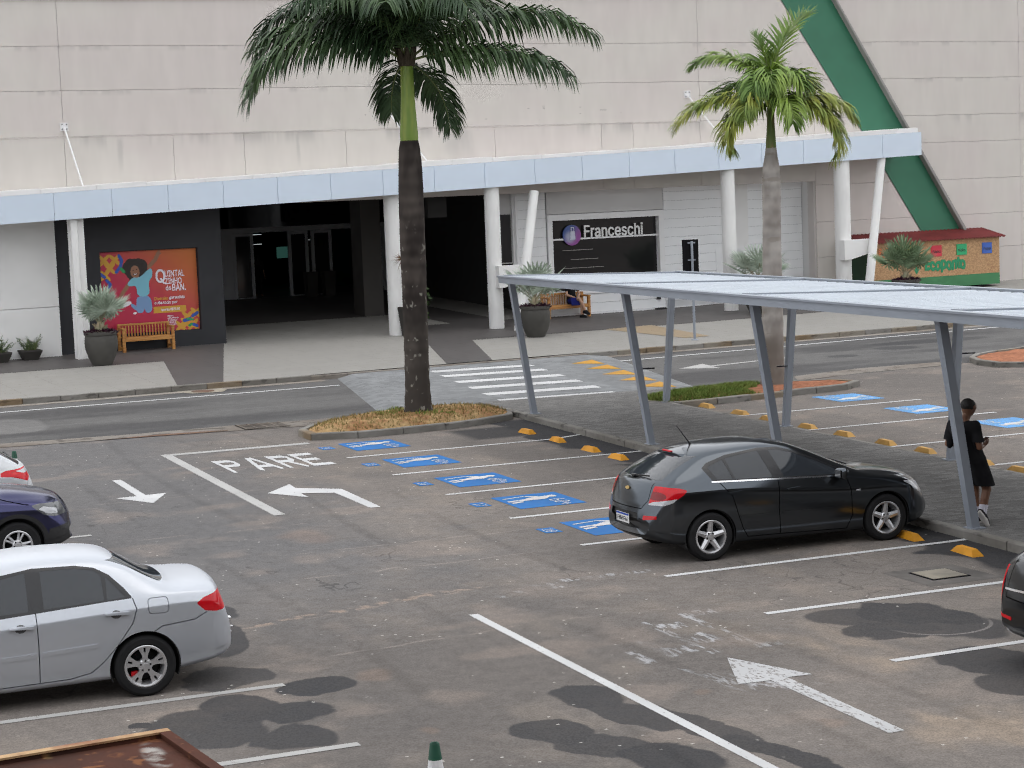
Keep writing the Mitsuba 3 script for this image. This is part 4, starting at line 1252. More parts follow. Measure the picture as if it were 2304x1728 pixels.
def big_pot(s, t, label, group='tall grey pots with fan palms'):
    z = float(zf(s, t))
    prof = [(0, 0), (0.27, 0), (0.29, 0.015), (0.40, 0.25), (0.468, 0.48), (0.485, 0.66), (0.47, 0.80), (0.445, 0.88), (0.475, 0.885), (0.485, 0.91), (0.485, 0.975), (0.47, 0.99), (0.42, 0.985), (0.41, 0.88), (0, 0.87)]
    k = add('planter', inM(moved(lathe(prof, 48), (s, t, z))), 'pot_mat', smooth=35)
    tag(k, label, 'plant pot', group)
    return M(s, t, z)


def fan_leaf(base, direction, blade, radius, seed, nseg=20, spread=4.7):
    """A costapalmate leaf: petiole from base, fan of pleated segments around its end."""
    rng = np.random.default_rng(seed)
    d = np.asarray(direction, float); d = d / np.linalg.norm(d)
    hub = np.asarray(base) + d * blade
    side = np.cross(d, [0, 0, 1.0]); side /= np.linalg.norm(side)
    nrm = np.cross(side, d)
    v, f = [], []
    for k in range(nseg):
        a = (k / (nseg - 1) - 0.5) * spread
        r = radius * (0.82 + 0.18 * math.cos(a * 0.8)) * rng.uniform(0.93, 1.05)
        da = spread / nseg * 0.37
        droop = -0.10 * radius * (1 - math.cos(a))
        def pt(ang, rr, lift):
            q = hub + rr * (math.cos(ang) * d + math.sin(ang) * side) + nrm * (lift + 0.16 * rr * (abs(math.sin(ang / 2))))
            return q + np.array([0, 0, droop * rr / radius])
        i = len(v)
        v += [hub, pt(a - da, r * 0.5, -0.012), pt(a, r * 0.5, 0.03), pt(a + da, r * 0.5, -0.012), pt(a - da * 0.5, r * 0.85, -0.004), pt(a + da * 0.5, r * 0.85, -0.004), pt(a + rng.uniform(-.03, .03), r, -0.02)]
        f += [[i, i + 1, i + 2], [i, i + 2, i + 3], [i + 1, i + 4, i + 2], [i + 2, i + 4, i + 5], [i + 2, i + 5, i + 3], [i + 4, i + 6, i + 5]]
    return trimesh.Trimesh(np.array(v), f, process=False), tube([base, (np.asarray(base) + hub) / 2 + [0, 0, 0.03], hub], [0.022, 0.016, 0.012], 6)


def fan_palm(base, label, dirs, seed, mat='fan_leaf', r=0.62, h0=0.98):
    k = thing('fan_palm', label, 'palm', 'fan palms in the tall grey pots')
    b = np.array(base) + [0, 0, h0]
    stub = lathe([(0, -0.15), (0.13, -0.12), (0.15, 0.05), (0.11, 0.22), (0.06, 0.30), (0, 0.30)], 14)
    add('trunk', moved(stub, b), 'petiole_mat', k, smooth=30)
    rng = np.random.default_rng(seed)
    boots = [tube([b + [0.08 * math.cos(a), 0.08 * math.sin(a), 0.05], b + [0.22 * math.cos(a), 0.22 * math.sin(a), 0.20 + 0.1 * math.sin(a * 3)]], [0.03, 0.015], 5) for a in np.linspace(0, 6, 9)]
    add('leaf_bases', cat(boots), 'petiole_mat', k, smooth=30)
    for i, (az, el, L) in enumerate(dirs):
        d = np.array([math.cos(el) * math.cos(az), math.cos(el) * math.sin(az), math.sin(el)])
        lf, pe = fan_leaf(b + [0, 0, 0.15], d, L, r * rng.uniform(0.9, 1.1), seed * 31 + i)
        q = add('leaf', lf, mat, k, smooth=False)
        add('petiole', pe, 'petiole_mat', q, smooth=30)
    return k


def ground_cover(base, label, seed, r=0.44, h0=0.93):
    rng = np.random.default_rng(seed)
    v, f = [], []
    for q in range(420):
        a, rr = rng.uniform(0, 6.28), r * math.sqrt(rng.uniform(0, 1)) * 1.06
        p = np.array([rr * math.cos(a), rr * math.sin(a), 0.07 * (1 - (rr / r) ** 2) + rng.uniform(-0.03, 0.03)])
        d = np.array([math.cos(a + rng.normal(0, .8)), math.sin(a + rng.normal(0, .8)), rng.uniform(0.3, 1.4)])
        d = d / np.linalg.norm(d) * rng.uniform(0.07, 0.15)
        w = np.cross(d, rng.normal(size=3)); w = w / np.linalg.norm(w) * 0.018
        i = len(v)
        v += [p, p + d * .5 + w, p + d, p + d * .5 - w]
        f += [[i, i + 1, i + 2], [i, i + 2, i + 3]]
    m = trimesh.Trimesh(np.array(v) + np.array(base) + [0, 0, h0], f, process=False)
    tag(add('ground_cover', m, 'purple_leaf', smooth=False, kind='stuff'), label, 'purple plant', 'purple foliage filling the tall grey pots')


def ring_dirs(seed, n, e0=0.25, e1=1.25, l0=0.55, l1=0.8):
    rng = np.random.default_rng(seed)
    return [(k * 2.4 + rng.uniform(-.3, .3), e0 + (e1 - e0) * (k / n) + rng.uniform(-.1, .1), rng.uniform(l0, l1)) for k in range(n)]


b1 = big_pot(10.72, 6.05, 'tall dark grey pot beside the white column left of the red poster')
fan_palm(b1, 'silver fan palm in the pot left of the red poster', ring_dirs(4, 12, 0.75, 1.5, .50, .68), 4)
ground_cover(b1, 'purple foliage filling the pot left of the red poster', 1)
b2 = big_pot(24.42, 4.8, 'tall dark grey pot in front of the shop bench')
fan_palm(b2, 'silver fan palm in the pot in front of the shop bench', ring_dirs(9, 13, 0.5, 1.4, 0.62, 0.85), 9, r=0.66)
ground_cover(b2, 'purple foliage filling the pot in front of the shop bench', 2)
b3 = big_pot(34.0, 6.6, 'dark grey pot half hidden behind the pale palm trunk')
fan_palm(b3, 'silver fan palm half hidden behind the pale palm trunk', ring_dirs(14, 12, 0.4, 1.35, 0.65, 0.9), 14, r=0.68)
ground_cover(b3, 'purple foliage in the pot behind the pale palm trunk', 3)
b4 = big_pot(38.85, 4.6, 'dark grey pot in front of the wooden recycling hut')
fan_palm(b4, 'green fan palm in front of the wooden recycling hut', ring_dirs(19, 13, 0.5, 1.4, 0.62, 0.85), 19, 'fan_leaf_green', r=0.72)
ground_cover(b4, 'purple foliage in the pot at the recycling hut', 4)


def bush_planter(s, t, seed, label, label2):
    z = float(zf(s, t))
    k = add('planter_bowl', inM(moved(tm(m3.Manifold.batch_hull([man(box(-0.2, 0.2, -0.2, 0.2, 0, 0.02)), man(box(-0.31, 0.31, -0.31, 0.31, 0.26, 0.30))])), (s, t, z))), 'planter_mat', smooth=False)
    tag(k, label, 'planter', 'square dark planters along the white wall')
    rng = np.random.default_rng(seed)
    v, f, st = [], [], []
    for q in range(26):
        a = rng.uniform(0, 6.28)
        e = rng.uniform(0.5, 1.4)
        L = rng.uniform(0.25, 0.58)
        d = np.array([math.cos(a) * math.cos(e), math.sin(a) * math.cos(e), math.sin(e)])
        r0 = np.array([rng.uniform(-.15, .15), rng.uniform(-.15, .15), 0.28])
        st.append(tube([r0, r0 + d * L * 0.6 + [0, 0, .03], r0 + d * L], [0.012, 0.009, 0.005], 5))
        for u in np.linspace(0.25, 1, 9):
            p = r0 + d * L * u
            for sd in (-1, 1):
                w = np.cross(d, [0, 0, 1]) * sd + rng.normal(0, 0.35, 3)
                w = w / np.linalg.norm(w) * rng.uniform(0.05, 0.085)
                h = np.cross(w, d) * 0.28
                i = len(v)
                v += [p, p + w * .5 + h, p + w, p + w * .5 - h]
                f += [[i, i + 1, i + 2], [i, i + 2, i + 3]]
    o = np.array([s, t, z])
    pk = thing('bush', label2, 'potted bush', 'small bushes along the white wall')
    add('foliage', inM(trimesh.Trimesh(np.array(v) + o, f, process=False)), 'bush_leaf', pk, smooth=False)
    add('stems', inM(moved(cat(st), o)), 'rachis_mat', pk, smooth=False)


bush_planter(9.22, 8.72, 3, 'square dark planter against the white wall, nearer the poster', 'small green bush in the planter nearer the poster')
bush_planter(8.28, 8.6, 5, 'square dark planter at the left picture edge', 'small green bush at the left picture edge')

# plants beside the middle column in the entrance
def tall_pot(s, t, h, label):
    z = float(zf(s, t))
    k = add('planter_vase', inM(moved(tm(m3.Manifold.batch_hull([man(box(-0.15, 0.15, -0.15, 0.15, 0, 0.02)), man(box(-0.24, 0.24, -0.24, 0.24, h - 0.02, h))])), (s, t, z))), 'planter_mat', smooth=False)
    tag(k, label, 'plant pot')
    return np.array([s, t, z + h])


q = tall_pot(21.2, 7.6, 0.95, 'tall tapered black pot at the foot of the middle white column')
sk = thing('dracaena', 'spiky reddish plant in front of the middle white column', 'potted plant')
stem = tube([q, q + [-.05, 0, .6], q + [0.0, 0, 1.15], q + [-.12, 0, 1.55]], 0.02, 6)
add('stem', inM(stem), 'old_sheath_mat', sk)
for c, n, r in ((q + [-.12, 0, 1.55], 46, 0.42), (q + [0.05, 0, 1.05], 34, 0.34)):
    rng = np.random.default_rng(n)
    v, f = [], []
    for k in range(n):
        d = rng.normal(size=3); d[2] += 0.15; d /= np.linalg.norm(d)
        w = np.cross(d, rng.normal(size=3)); w = w / np.linalg.norm(w) * 0.012
        i = len(v)
        v += [c - w, c + w, c + d * r * rng.uniform(.7, 1.1) - [0, 0, .08]]
        f.append([i, i + 1, i + 2])
    add('rosette', inM(trimesh.Trimesh(np.array(v), f, process=False)), 'spiky_leaf', sk, smooth=False)
q = tall_pot(22.15, 9.0, 0.45, 'low black pot in the shade behind the dark palm trunk')
sk = thing('leafy_plant', 'dim green leafy plant in the shade behind the dark palm trunk', 'potted plant')
rng = np.random.default_rng(77)
v, f = [], []
for k in range(260):
    c = q + [rng.normal(0, .2), rng.normal(0, .2), abs(rng.normal(0, .55))]
    d = rng.normal(size=3); d = d / np.linalg.norm(d) * rng.uniform(.08, .2)
    w = np.cross(d, rng.normal(size=3)); w = w / np.linalg.norm(w) * 0.05
    i = len(v)
    v += [c, c + d * .5 + w, c + d, c + d * .5 - w]
    f += [[i, i + 1, i + 2], [i, i + 2, i + 3]]
add('foliage', inM(trimesh.Trimesh(np.array(v), f, process=False)), 'bush_leaf', sk, smooth=False)
add('stem', inM(tube([q - [0, 0, .05], q + [0, 0, .5]], 0.02, 6)), 'old_sheath_mat', sk)
chk = thing('bin_pair', 'pair of grey lidded bins standing at the mall doors', 'bins')
for s in (24.0, 24.75):
    add('bin', inM(moved(tm(m3.Manifold.batch_hull([man(box(-.2, .2, -.2, .2, 0, .02)), man(box(-.24, .24, -.22, .22, .95, 1.0))])), (s, 23.8, 1.1))), 'interior_pale_mat', chk, smooth=False)

# sign on a pole at the kerb (seen from its back)
sp = thing('pole_sign', 'black rectangular sign board on a thin grey pole, seen from behind', 'sign')
zs = float(zf(27.9, 0.85))
add('pole', inM(tube([(27.9, 0.85, zs), (27.9, 0.85, zs + 3.05)], 0.04, 14)), 'steel_paint', sp, smooth=40)
add('board', inM(box(27.60, 28.16, 0.9, 0.93, zs + 1.95, zs + 3.1)), 'black_mat', sp, smooth=False)
add('clamp', inM(box(27.77, 28.03, 0.86, 0.9, zs + 2.98, zs + 3.02)), 'steel_paint', sp, smooth=False)
add('clamp', inM(box(27.77, 28.03, 0.86, 0.9, zs + 2.45, zs + 2.49)), 'steel_paint', sp, smooth=False)
add('base_plate', inM(moved(lathe([(0, 0), (0.12, 0), (0.11, 0.02), (0.05, 0.03), (0, 0.03)], 16), (27.9, 0.85, zs))), 'steel_paint', sp)

# ------------------------------------------------------------------ recycling hut
hut = thing('recycling_hut', 'orange chipboard recycling hut with dark red corrugated roof and green base', 'recycling hut')
HS0, HS1, HT0, HT1 = 39.9, 45.9, 8.1, 9.3
HZ = 0.76


def hadd(name, mesh, mat, parent=None, smooth=False, **kw):
    return add(name, inM(mesh), mat, parent or hut, smooth=smooth, **kw)


hadd('front_wall', box(HS0, HS1, HT0, HT0 + 0.04, HZ + 0.42, HZ + 1.80), 'osb_mat')
hadd('base_band', box(HS0, HS1, HT0 - 0.004, HT0 + 0.04, HZ, HZ + 0.417), 'eco_green_mat')
bsdf('eco_side_mat', varied((0.022, 0.06, 0.03), 0.1, 1.5), 0.6)
hadd('side_wall', box(HS0, HS0 + 0.04, HT0 + 0.041, HT1, HZ, HZ + 1.8), 'eco_side_mat')
hadd('side_wall', box(HS1 - 0.04, HS1, HT0 + 0.041, HT1, HZ, HZ + 1.8), 'eco_side_mat')
hadd('back_wall', box(HS0 + 0.05, HS1 - 0.05, HT1 - 0.04, HT1, HZ, HZ + 1.95), 'eco_side_mat')
# corrugated roof, sloping to the front
n = 150
ss = np.linspace(HS0 - 0.35, HS1 + 0.18, n)
top, bot = [], []
for s in ss:
    c = 0.028 * math.sin(s * 2 * math.pi / 0.175)
    top.append((s, HT1 + 0.06, HZ + 2.10 + c)); bot.append((s, HT0 - 0.18, HZ + 1.79 + c))
v = np.vstack([top, bot, np.array(top) - [0, 0, .015], np.array(bot) - [0, 0, .015]])
i = np.arange(n - 1)
f = np.vstack([np.c_[i, i + n, i + n + 1], np.c_[i, i + n + 1, i + 1], np.c_[i + 2 * n, i + 3 * n + 1, i + 3 * n], np.c_[i + 2 * n, i + 2 * n + 1, i + 3 * n + 1], np.c_[i + n, i + 3 * n, i + 3 * n + 1], np.c_[i + n, i + 3 * n + 1, i + n + 1]])
hadd('roof', trimesh.Trimesh(v, f, process=False), 'roof_red_mat', smooth=50)
for s, c, wd in ((40.55, 'orange', .50), (41.75, 'yellow', .42), (42.92, 'red', .48), (44.1, 'green', .47), (45.3, 'blue', .45)):
    z = HZ + 1.17
    fk = hadd('flap_frame', cat([box(s - wd / 2, s + wd / 2, HT0 - 0.03, HT0 - 0.002, z, z + 0.41)]), 'flap_' + c)
    if c != 'orange':
        hadd('opening', box(s - wd / 2 + .05, s + wd / 2 - .05, HT0 - 0.036, HT0 - 0.031, z + .05, z + 0.33), 'flap_' + c, fk)
    w_ = {'red': 'Plástico', 'green': 'Vidro', 'blue': 'Papel', 'yellow': 'Metal', 'orange': 'Óleo de'}[c]
    t_ = text(w_, 0.10, 0.004, True)
    t_.apply_scale([min(1.0, wd * .8 / t_.bounds[1][0]), 1, 1])
    t_.vertices = np.c_[t_.vertices[:, 0] + s - wd * .4, HT0 - 0.038 - t_.vertices[:, 2], t_.vertices[:, 1] + z + .13]
    t_.fix_normals()
    hadd('lettering', t_, 'print_black', fk)
t_ = prism(text_poly('Ecoponto', 0.40).buffer(0.022), 0, 0.015)
t_.apply_scale([1.92 / t_.bounds[1][0], 1, 1])
vx, vy = t_.vertices[:, 0], t_.vertices[:, 1]
t_.vertices = np.c_[42.36 + vx, HT0 - 0.003 - t_.vertices[:, 2], HZ + 0.68 + vy + 0.03 * np.sin(vx * 9)]
t_.fix_normals()
hadd('lettering', t_, 'sign_green_mat', label='hand painted green word Ecoponto')
arc = unary_union([sg.LineString([(41.72 + .27 * math.cos(a), HZ + .72 + .27 * math.sin(a)) for a in np.linspace(2.6, -0.3, 14)]).buffer(.035), P((41.88, HZ + .74), (42.12, HZ + .74), (42.0, HZ + .55))])
m = prism(arc, 0, 0.015)
m.vertices = np.c_[m.vertices[:, 0], HT0 - 0.003 - m.vertices[:, 2], m.vertices[:, 1]]
m.fix_normals()
hadd('arrow_symbol', m, 'sign_green_mat')
for s in (40.6, 45.2):
    hadd('foot', box(s - .1, s + .1, HT0 + .3, HT0 + 1.1, HZ - 0.25, HZ), 'black_plastic')
# ------------------------------------------------------------------ cars: lofted bodies, cut into panels, panes, lamps and doors
def table(rows):
    a = np.array(rows, float)
    return PchipInterpolator(a[:, 0], a[:, 1])


def loft_body(tb, L, bow_r=0.10, bow_f=0.28, n=120):
    f = {k: table(v) for k, v in tb.items()}
    u = np.linspace(0, 1, n)
    xs = L * (u - 0.135 * np.sin(2 * np.pi * u))          # denser at both ends
    rings = []
    for x in xs:
        b, w, zw, sz, bz, rw, rz, zt = (float(f[k](x)) for k in ('b', 'w', 'zw', 'sz', 'bz', 'rw', 'rz', 'zt'))
        sw, bw = w * 0.992, max(w * 0.935, rw * 1.01)
        h = [(0, b), (.45 * w, b), (.86 * w, b), (.945 * w, b + .035), (.965 * w, b + .10), (.99 * w, b + .5 * (zw - b)), (w, zw), (w * .999, zw + .55 * (sz - zw)),
             (sw, sz - .018), (sw - .012, sz + .012), (bw, bz),
             (bw + .33 * (rw - bw) + .014, bz + .33 * (rz - bz)), (bw + .7 * (rw - bw) + .014, bz + .7 * (rz - bz)), (rw, rz),
             (.80 * rw, rz + .62 * (zt - rz)), (.42 * rw, rz + .93 * (zt - rz)), (0, zt)]
        h = np.array(h)
        ring = np.vstack([h, (h[1:-1] * [-1, 1])[::-1]])
        ring = chaikin(ring, 2)
        rings.append(np.c_[np.full(len(ring), x), ring])
    R = np.array(rings)
    W = max(r[1] for r in tb['w'])
    q = (R[..., 1] / W) ** 2
    R[..., 0] += bow_r * q * np.exp(-(R[..., 0] / 0.30) ** 2) - bow_f * q * np.exp(-((L - R[..., 0]) / 0.40) ** 2)
    m = R.shape[1]
    v = np.vstack([R.reshape(-1, 3), R[0].mean(0), R[-1].mean(0)])
    i = np.arange(m); j = (i + 1) % m
    fs = []
    for k in range(n - 1):
        fs += [np.c_[k * m + i, k * m + j, (k + 1) * m + j], np.c_[k * m + i, (k + 1) * m + j, (k + 1) * m + i]]
    fs += [np.c_[np.full(m, n * m), j, i], np.c_[np.full(m, n * m + 1), (n - 1) * m + i, (n - 1) * m + j]]
    t = trimesh.Trimesh(v, np.vstack(fs), process=False)
    if t.volume < 0:
        t.invert()
    return man(t)


def xsec(poly):
    c = [np.array(g.exterior.coords)[:-1] for g in getattr(poly, 'geoms', [poly])]
    c += [np.array(r.coords)[:-1] for g in getattr(poly, 'geoms', [poly]) for r in g.interiors]
    return m3.CrossSection(c, m3.FillRule.EvenOdd)


def prY(poly, y0, y1):
    return m3.Manifold.extrude(xsec(poly), y1 - y0).rotate((90, 0, 0)).translate((0, y1, 0))


def prX(poly, x0, x1):
    """poly in (y, z), extruded along x."""
    m = m3.Manifold.extrude(xsec(poly), x1 - x0)
    return m.transform(np.array([[0, 0, 1, x0], [1, 0, 0, 0], [0, 1, 0, 0]], float))


def prZ(poly, z0, z1):
    return m3.Manifold.extrude(xsec(poly), z1 - z0).translate((0, 0, z0))


def rounded(pts, r=0.02):
    p = sg.Polygon(pts)
    return p.buffer(-r).buffer(2 * r, quad_segs=4).buffer(-r, quad_segs=4)


def wheel(key, cx, side, W, R, rr, style, T, rimmat='alloy', z=None):
    """Tyre and rim; side -1/+1, outer face at y = side * W."""
    wd = 0.205
    tp = [(rr - .005, -wd / 2 + .02), (rr + .02, -wd / 2), (R - .035, -wd / 2), (R - .008, -wd / 2 + .02), (R, -wd / 2 + .05), (R, wd / 2 - .05), (R - .008, wd / 2 - .02), (R - .035, wd / 2), (rr + .02, wd / 2), (rr - .005, wd / 2 - .02)]

    def rev(pr_, seg=56):
        m = trimesh.creation.revolve(np.array(pr_), sections=seg)
        return m
    grooves = tp[:4] + [(R, -wd / 2 + .05), (R, -.03), (R - .008, -.026), (R - .008, -.018), (R, -.014), (R, .014), (R - .008, .018), (R - .008, .026), (R, .03)] + tp[5:]
    tyre = rev(grooves + [grooves[0]])
    z = R - 0.006 if z is None else z

    def put(m):
        # axis z -> world y, outer face outwards
        m = m.copy()
        m.apply_transform(trimesh.transformations.rotation_matrix(-math.pi / 2 * side, [1, 0, 0]))
        m.apply_translation((cx, side * (W - wd / 2 - 0.012), z))
        m.fix_normals()
        return m
    tk = add('tyre', put(tyre), 'rubber', key, smooth=35, T=T)
    lip = wd / 2 - .012
    rim = [rev([(rr - .006, -wd / 2 + .03), (rr, -wd / 2 + .03), (rr + .004, lip), (rr - .006, lip + .004), (rr - .022, lip - .002), (rr - .03, lip - .03), (rr - .035, -wd / 2 + .03), (rr - .006, -wd / 2 + .03)])]
    sp, dk = [], []
    if style == 'five':          # five broad split spokes
        pol = [(.055, -.038), (rr - .02, -.036), (rr - .02, .036), (.055, .038)]
        for k in range(5):
            a = k * 2 * math.pi / 5 + 0.25
            for off, hh in ((-.5, 0), (.5, 0)):
                pass
            v = [(.05, -.043, lip - .040), (rr - .014, -.030, lip - .012), (rr - .014, .030, lip - .012), (.05, .043, lip - .040), (.05, 0, lip - .018), (rr - .014, 0, lip + .000),
                 (.05, -.04, lip - .075), (rr - .02, -.028, lip - .06), (rr - .02, .028, lip - .06), (.05, .04, lip - .075)]
            sp.append(moved(trimesh.convex.convex_hull(np.array(v)), rotz=a))
    elif style == 'flare':       # five spokes that flare out towards the rim, each with a slot
        for k in range(5):
            a = k * 2 * math.pi / 5 + math.pi * 1.5
            po = chaikin([(.04, -.034), (.085, -.026), (.12, -.033), (rr - .025, -.066), (rr - .01, -.06), (rr - .008, 0), (rr - .01, .06), (rr - .025, .066), (.12, .033), (.085, .026), (.04, .034)], 1)
            po = sg.Polygon(po).difference(sg.box(rr - .075, -.011, rr - .028, .011))
            sp.append(moved(prism(po, lip - .05, lip - .016), rotz=a))
            for b in (-.008, .008):
                pass
    else:                        # ten slim paired spokes
        for k in range(10):
            a = k * 2 * math.pi / 10 + (0.13 if k % 2 else -0.13) + 0.3
            v = [(.05, -.020, lip - .05), (rr - .01, -.016, lip - .02), (rr - .01, .016, lip - .02), (.05, .020, lip - .05), (.05, 0, lip - .025), (rr - .01, 0, lip - .005), (.05, 0, lip - .08), (rr - .01, 0, lip - .06)]
            sp.append(moved(trimesh.convex.convex_hull(np.array(v)), rotz=a))
    hub = moved(lathe([(0, lip - .08), (.075, lip - .08), (.072, lip - .03), (.055, lip - .014), (.030, lip - .010), (.028, lip - .004), (0, lip - .002)], 30))
    rk = add('rim', put(cat(rim + sp + [hub])), rimmat, key, smooth=30, T=T)
    bolts = cat([moved(lathe([(0, lip - .03), (.011, lip - .03), (.011, lip - .008), (0, lip - .006)], 10), (.052 * math.cos(a), .052 * math.sin(a), 0)) for a in np.arange(5) * 2 * math.pi / 5 + .9])
    add('wheel_bolts', put(bolts), 'alloy_dark', rk, smooth=30, T=T, kind='stuff')
    disc = lathe([(0, -.03), (rr * .68, -.03), (rr * .68, -.015), (0, -.015)], 40)
    add('brake_disc', put(cat([disc, lathe([(0, -.09), (rr - .036, -.09), (rr - .036, -.07), (0, -.07)], 40)])), 'well_black', rk, smooth=30, T=T)
    if style == 'flare':
        add('brake_caliper', put(moved(rbox(.06, .14, .055, .12, -.014, .03, .008))), 'lamp_red', rk, smooth=30, T=T)


def build_car(key, spec, T):
    """Cuts spec['cuts'] out of the lofted body; every cut is a part of its own."""
    L, W = spec['L'], spec['W']
    B0 = loft_body(spec['tb'], L, *spec.get('bow', (0.10, 0.28)))
    B = B0
    ra = spec['arch']
    for ax in spec['axles']:
        for s in (-1, 1):
            y0, y1 = sorted((s * 0.56, s * 1.2))
            B -= prY(sg.Point(ax, spec['R'] - .006).buffer(ra, quad_segs=16), y0, y1)
    parts = []

    def two(poly, y0, name, mat, inset=0.0, cut=None, parent=None):
        nonlocal B
        for s in (1, -1):
            ya, yb = sorted((s * y0, s * 1.3))
            q = prY(poly, ya, yb)
            pc = B ^ q
            if inset:
                pc = pc.scale((1, 1 - inset, 1))
            B -= q
            if not pc.is_empty():
                parts.append((name, pc, mat, parent))
    for c in spec['cuts']:
        if c[0] == 'Y':
            two(*c[1:])
        elif c[0] == 'groove':
            for s in (1, -1):
                ya, yb = sorted((s * c[2], s * 1.3))
                B -= prY(c[1], ya, yb)
        elif c[0] == 'X':
            _, poly, x0, x1, name, mat, inset = c
            q = prX(poly, x0, x1)
            pc = B ^ q
            B -= q
            parts.append((name, pc.translate((inset, 0, 0)), mat, None))
        elif c[0] == 'XG':
            _, poly, x0, x1 = c
            B -= prX(poly, x0, x1)
        elif c[0] == 'strip':
            _, poly, k, name, mat = c
            for s in (1, -1):
                ya, yb = sorted((s * 0.60, s * 1.3))
                parts.append((name, B0.scale((1, k, 1)) ^ prY(poly, ya, yb), mat, None))
        elif c[0] == 'stripX':
            _, poly, x0, x1, d, name, mat = c
            parts.append((name, B0.translate((d, 0, 0)) ^ prX(poly, x0, x1), mat, None))
    add('body', tm(B), spec['paint'], key, smooth=28, T=T)
    for name, pc, mat, parent in parts:
        if not pc.is_empty():
            add(name, tm(pc), mat, key, smooth=28, T=T)
    # wheel wells and wheels
    for ax in spec['axles']:
        for s in (-1, 1):
            ya, yb = sorted((s * 0.60, s * (W - 0.05)))
            o = prY(sg.Point(ax, spec['R'] - .006).buffer(ra - .002, quad_segs=12), ya, yb) - prY(sg.Point(ax, spec['R'] - .006).buffer(ra - .012, quad_segs=12), ya - .1, yb + .1)
            o = o - prX(sg.box(-2, -1, 2, 0.18), -1, 6)
            yi = sorted((s * 0.57, s * 0.60))
            add('wheel_liner', tm(o + prY(sg.Point(ax, spec['R'] - .006).buffer(ra - .004).intersection(sg.box(-1, .17, 9, 3)), *yi)), 'black_plastic', key, smooth=30, T=T)
            wk_ = f'{key}__wheel'
            wk_ = numbered(wk_)
            wheel(wk_, ax, s, W, spec['R'], spec['rim'], spec['style'], T, spec.get('rimmat', 'alloy'))
    return B0


def handle_poly(x0, x1, z):
    return sg.LineString([(x0, z), (x1, z + 0.012)]).buffer(0.014, quad_segs=4)


# --- graphite hatchback in the middle
HATCH = dict(
    zt=[(0, .58), (.025, .72), (.06, .82), (.12, .96), (.18, 1.055), (.23, 1.08), (.82, 1.405), (.90, 1.43), (1.15, 1.462), (1.77, 1.482), (2.2, 1.44), (2.45, 1.37), (3.0, 1.14), (3.32, 1.0), (3.42, .985), (4.0, .905), (4.3, .80), (4.42, .70), (4.48, .58), (4.51, .48)],
    rz=[(0, .56), (.06, .79), (.12, .91), (.2, 1.0), (.27, 1.045), (.84, 1.285), (1.0, 1.34), (1.3, 1.39), (1.86, 1.415), (2.3, 1.345), (2.6, 1.225), (3.0, 1.045), (3.3, .955), (4.0, .84), (4.3, .73), (4.45, .6), (4.51, .45)],
    rw=[(0, .5), (.06, .62), (.12, .68), (.27, .715), (.84, .635), (1.0, .615), (1.86, .595), (2.3, .61), (3.0, .68), (3.3, .70), (4.0, .66), (4.3, .56), (4.51, .40)],
    sz=[(0, .52), (.06, .70), (.12, .81), (.2, .89), (.4, .945), (1.05, .94), (1.94, .885), (2.5, .84), (3.2, .80), (3.6, .79), (4.0, .74), (4.3, .62), (4.51, .42)],
    bz=[(0, .54), (.06, .745), (.12, .86), (.2, .95), (.4, 1.0), (.93, 1.035), (1.97, .985), (2.75, .935), (3.2, .895), (3.6, .86), (4.0, .80), (4.3, .68), (4.51, .44)],
    w=[(0, .64), (.03, .72), (.1, .80), (.25, .865), (.6, .895), (1.2, .90), (3.2, .90), (3.9, .89), (4.2, .83), (4.4, .72), (4.51, .55)],
    zw=[(0, .48), (.3, .60), (.6, .62), (3.5, .60), (4.51, .40)],
    b=[(0, .38), (.1, .31), (.5, .23), (1, .19), (3.8, .17), (4.3, .2), (4.51, .27)])
car1 = thing('parked_car', 'dark graphite hatchback parked with its nose at the paved walkway', 'car')
TC1 = T4().translate([10.98, 24.41, 0.0])
wo = rounded([(.86, 1.215), (.95, 1.275), (1.25, 1.355), (1.76, 1.405), (2.05, 1.395), (2.3, 1.325), (2.62, 1.195), (2.93, 1.045), (2.99, .955), (2.0, .995), (1.0, 1.045), (.96, 1.05)], .012)
pq = rounded([(.945, 1.225), (1.185, 1.30), (1.265, 1.055), (1.035, 1.07)], .01)
prd = rounded([(1.225, 1.315), (1.735, 1.375), (1.865, 1.025), (1.30, 1.052)], .01)
pfd = rounded([(1.90, 1.372), (2.04, 1.362), (2.28, 1.298), (2.60, 1.168), (2.86, 1.045), (2.91, .975), (2.03, 1.015)], .012)
lamp = rounded([(.575, .965), (.46, 1.0), (.28, 1.02), (.10, 1.02), (-.1, .98), (-.1, .80), (.25, .785), (.38, .84), (.50, .905)], .015)
lclear = rounded([(.13, .79), (.17, .825), (.27, .85), (.42, .868), (.36, .82), (.25, .78), (.13, .78)], .004)
linner = affinity.scale(sg.Point(.20, .90).buffer(1, 16), .085, .055)
seam_b = sg.LineString([(1.93, 1.0), (1.905, .62), (1.93, .26)])
seam_r = sg.LineString([(1.03, 1.05), (1.13, .93), (1.22, .83), (1.29, .60), (1.36, .40), (1.44, .27), (1.93, .26)])
seam_f = sg.LineString([(1.93, .26), (2.95, .23), (3.03, .40), (3.02, .75), (2.97, .955)])
gr = unary_union([q.buffer(.0055, cap_style=2) for q in (seam_b, seam_r, seam_f)])
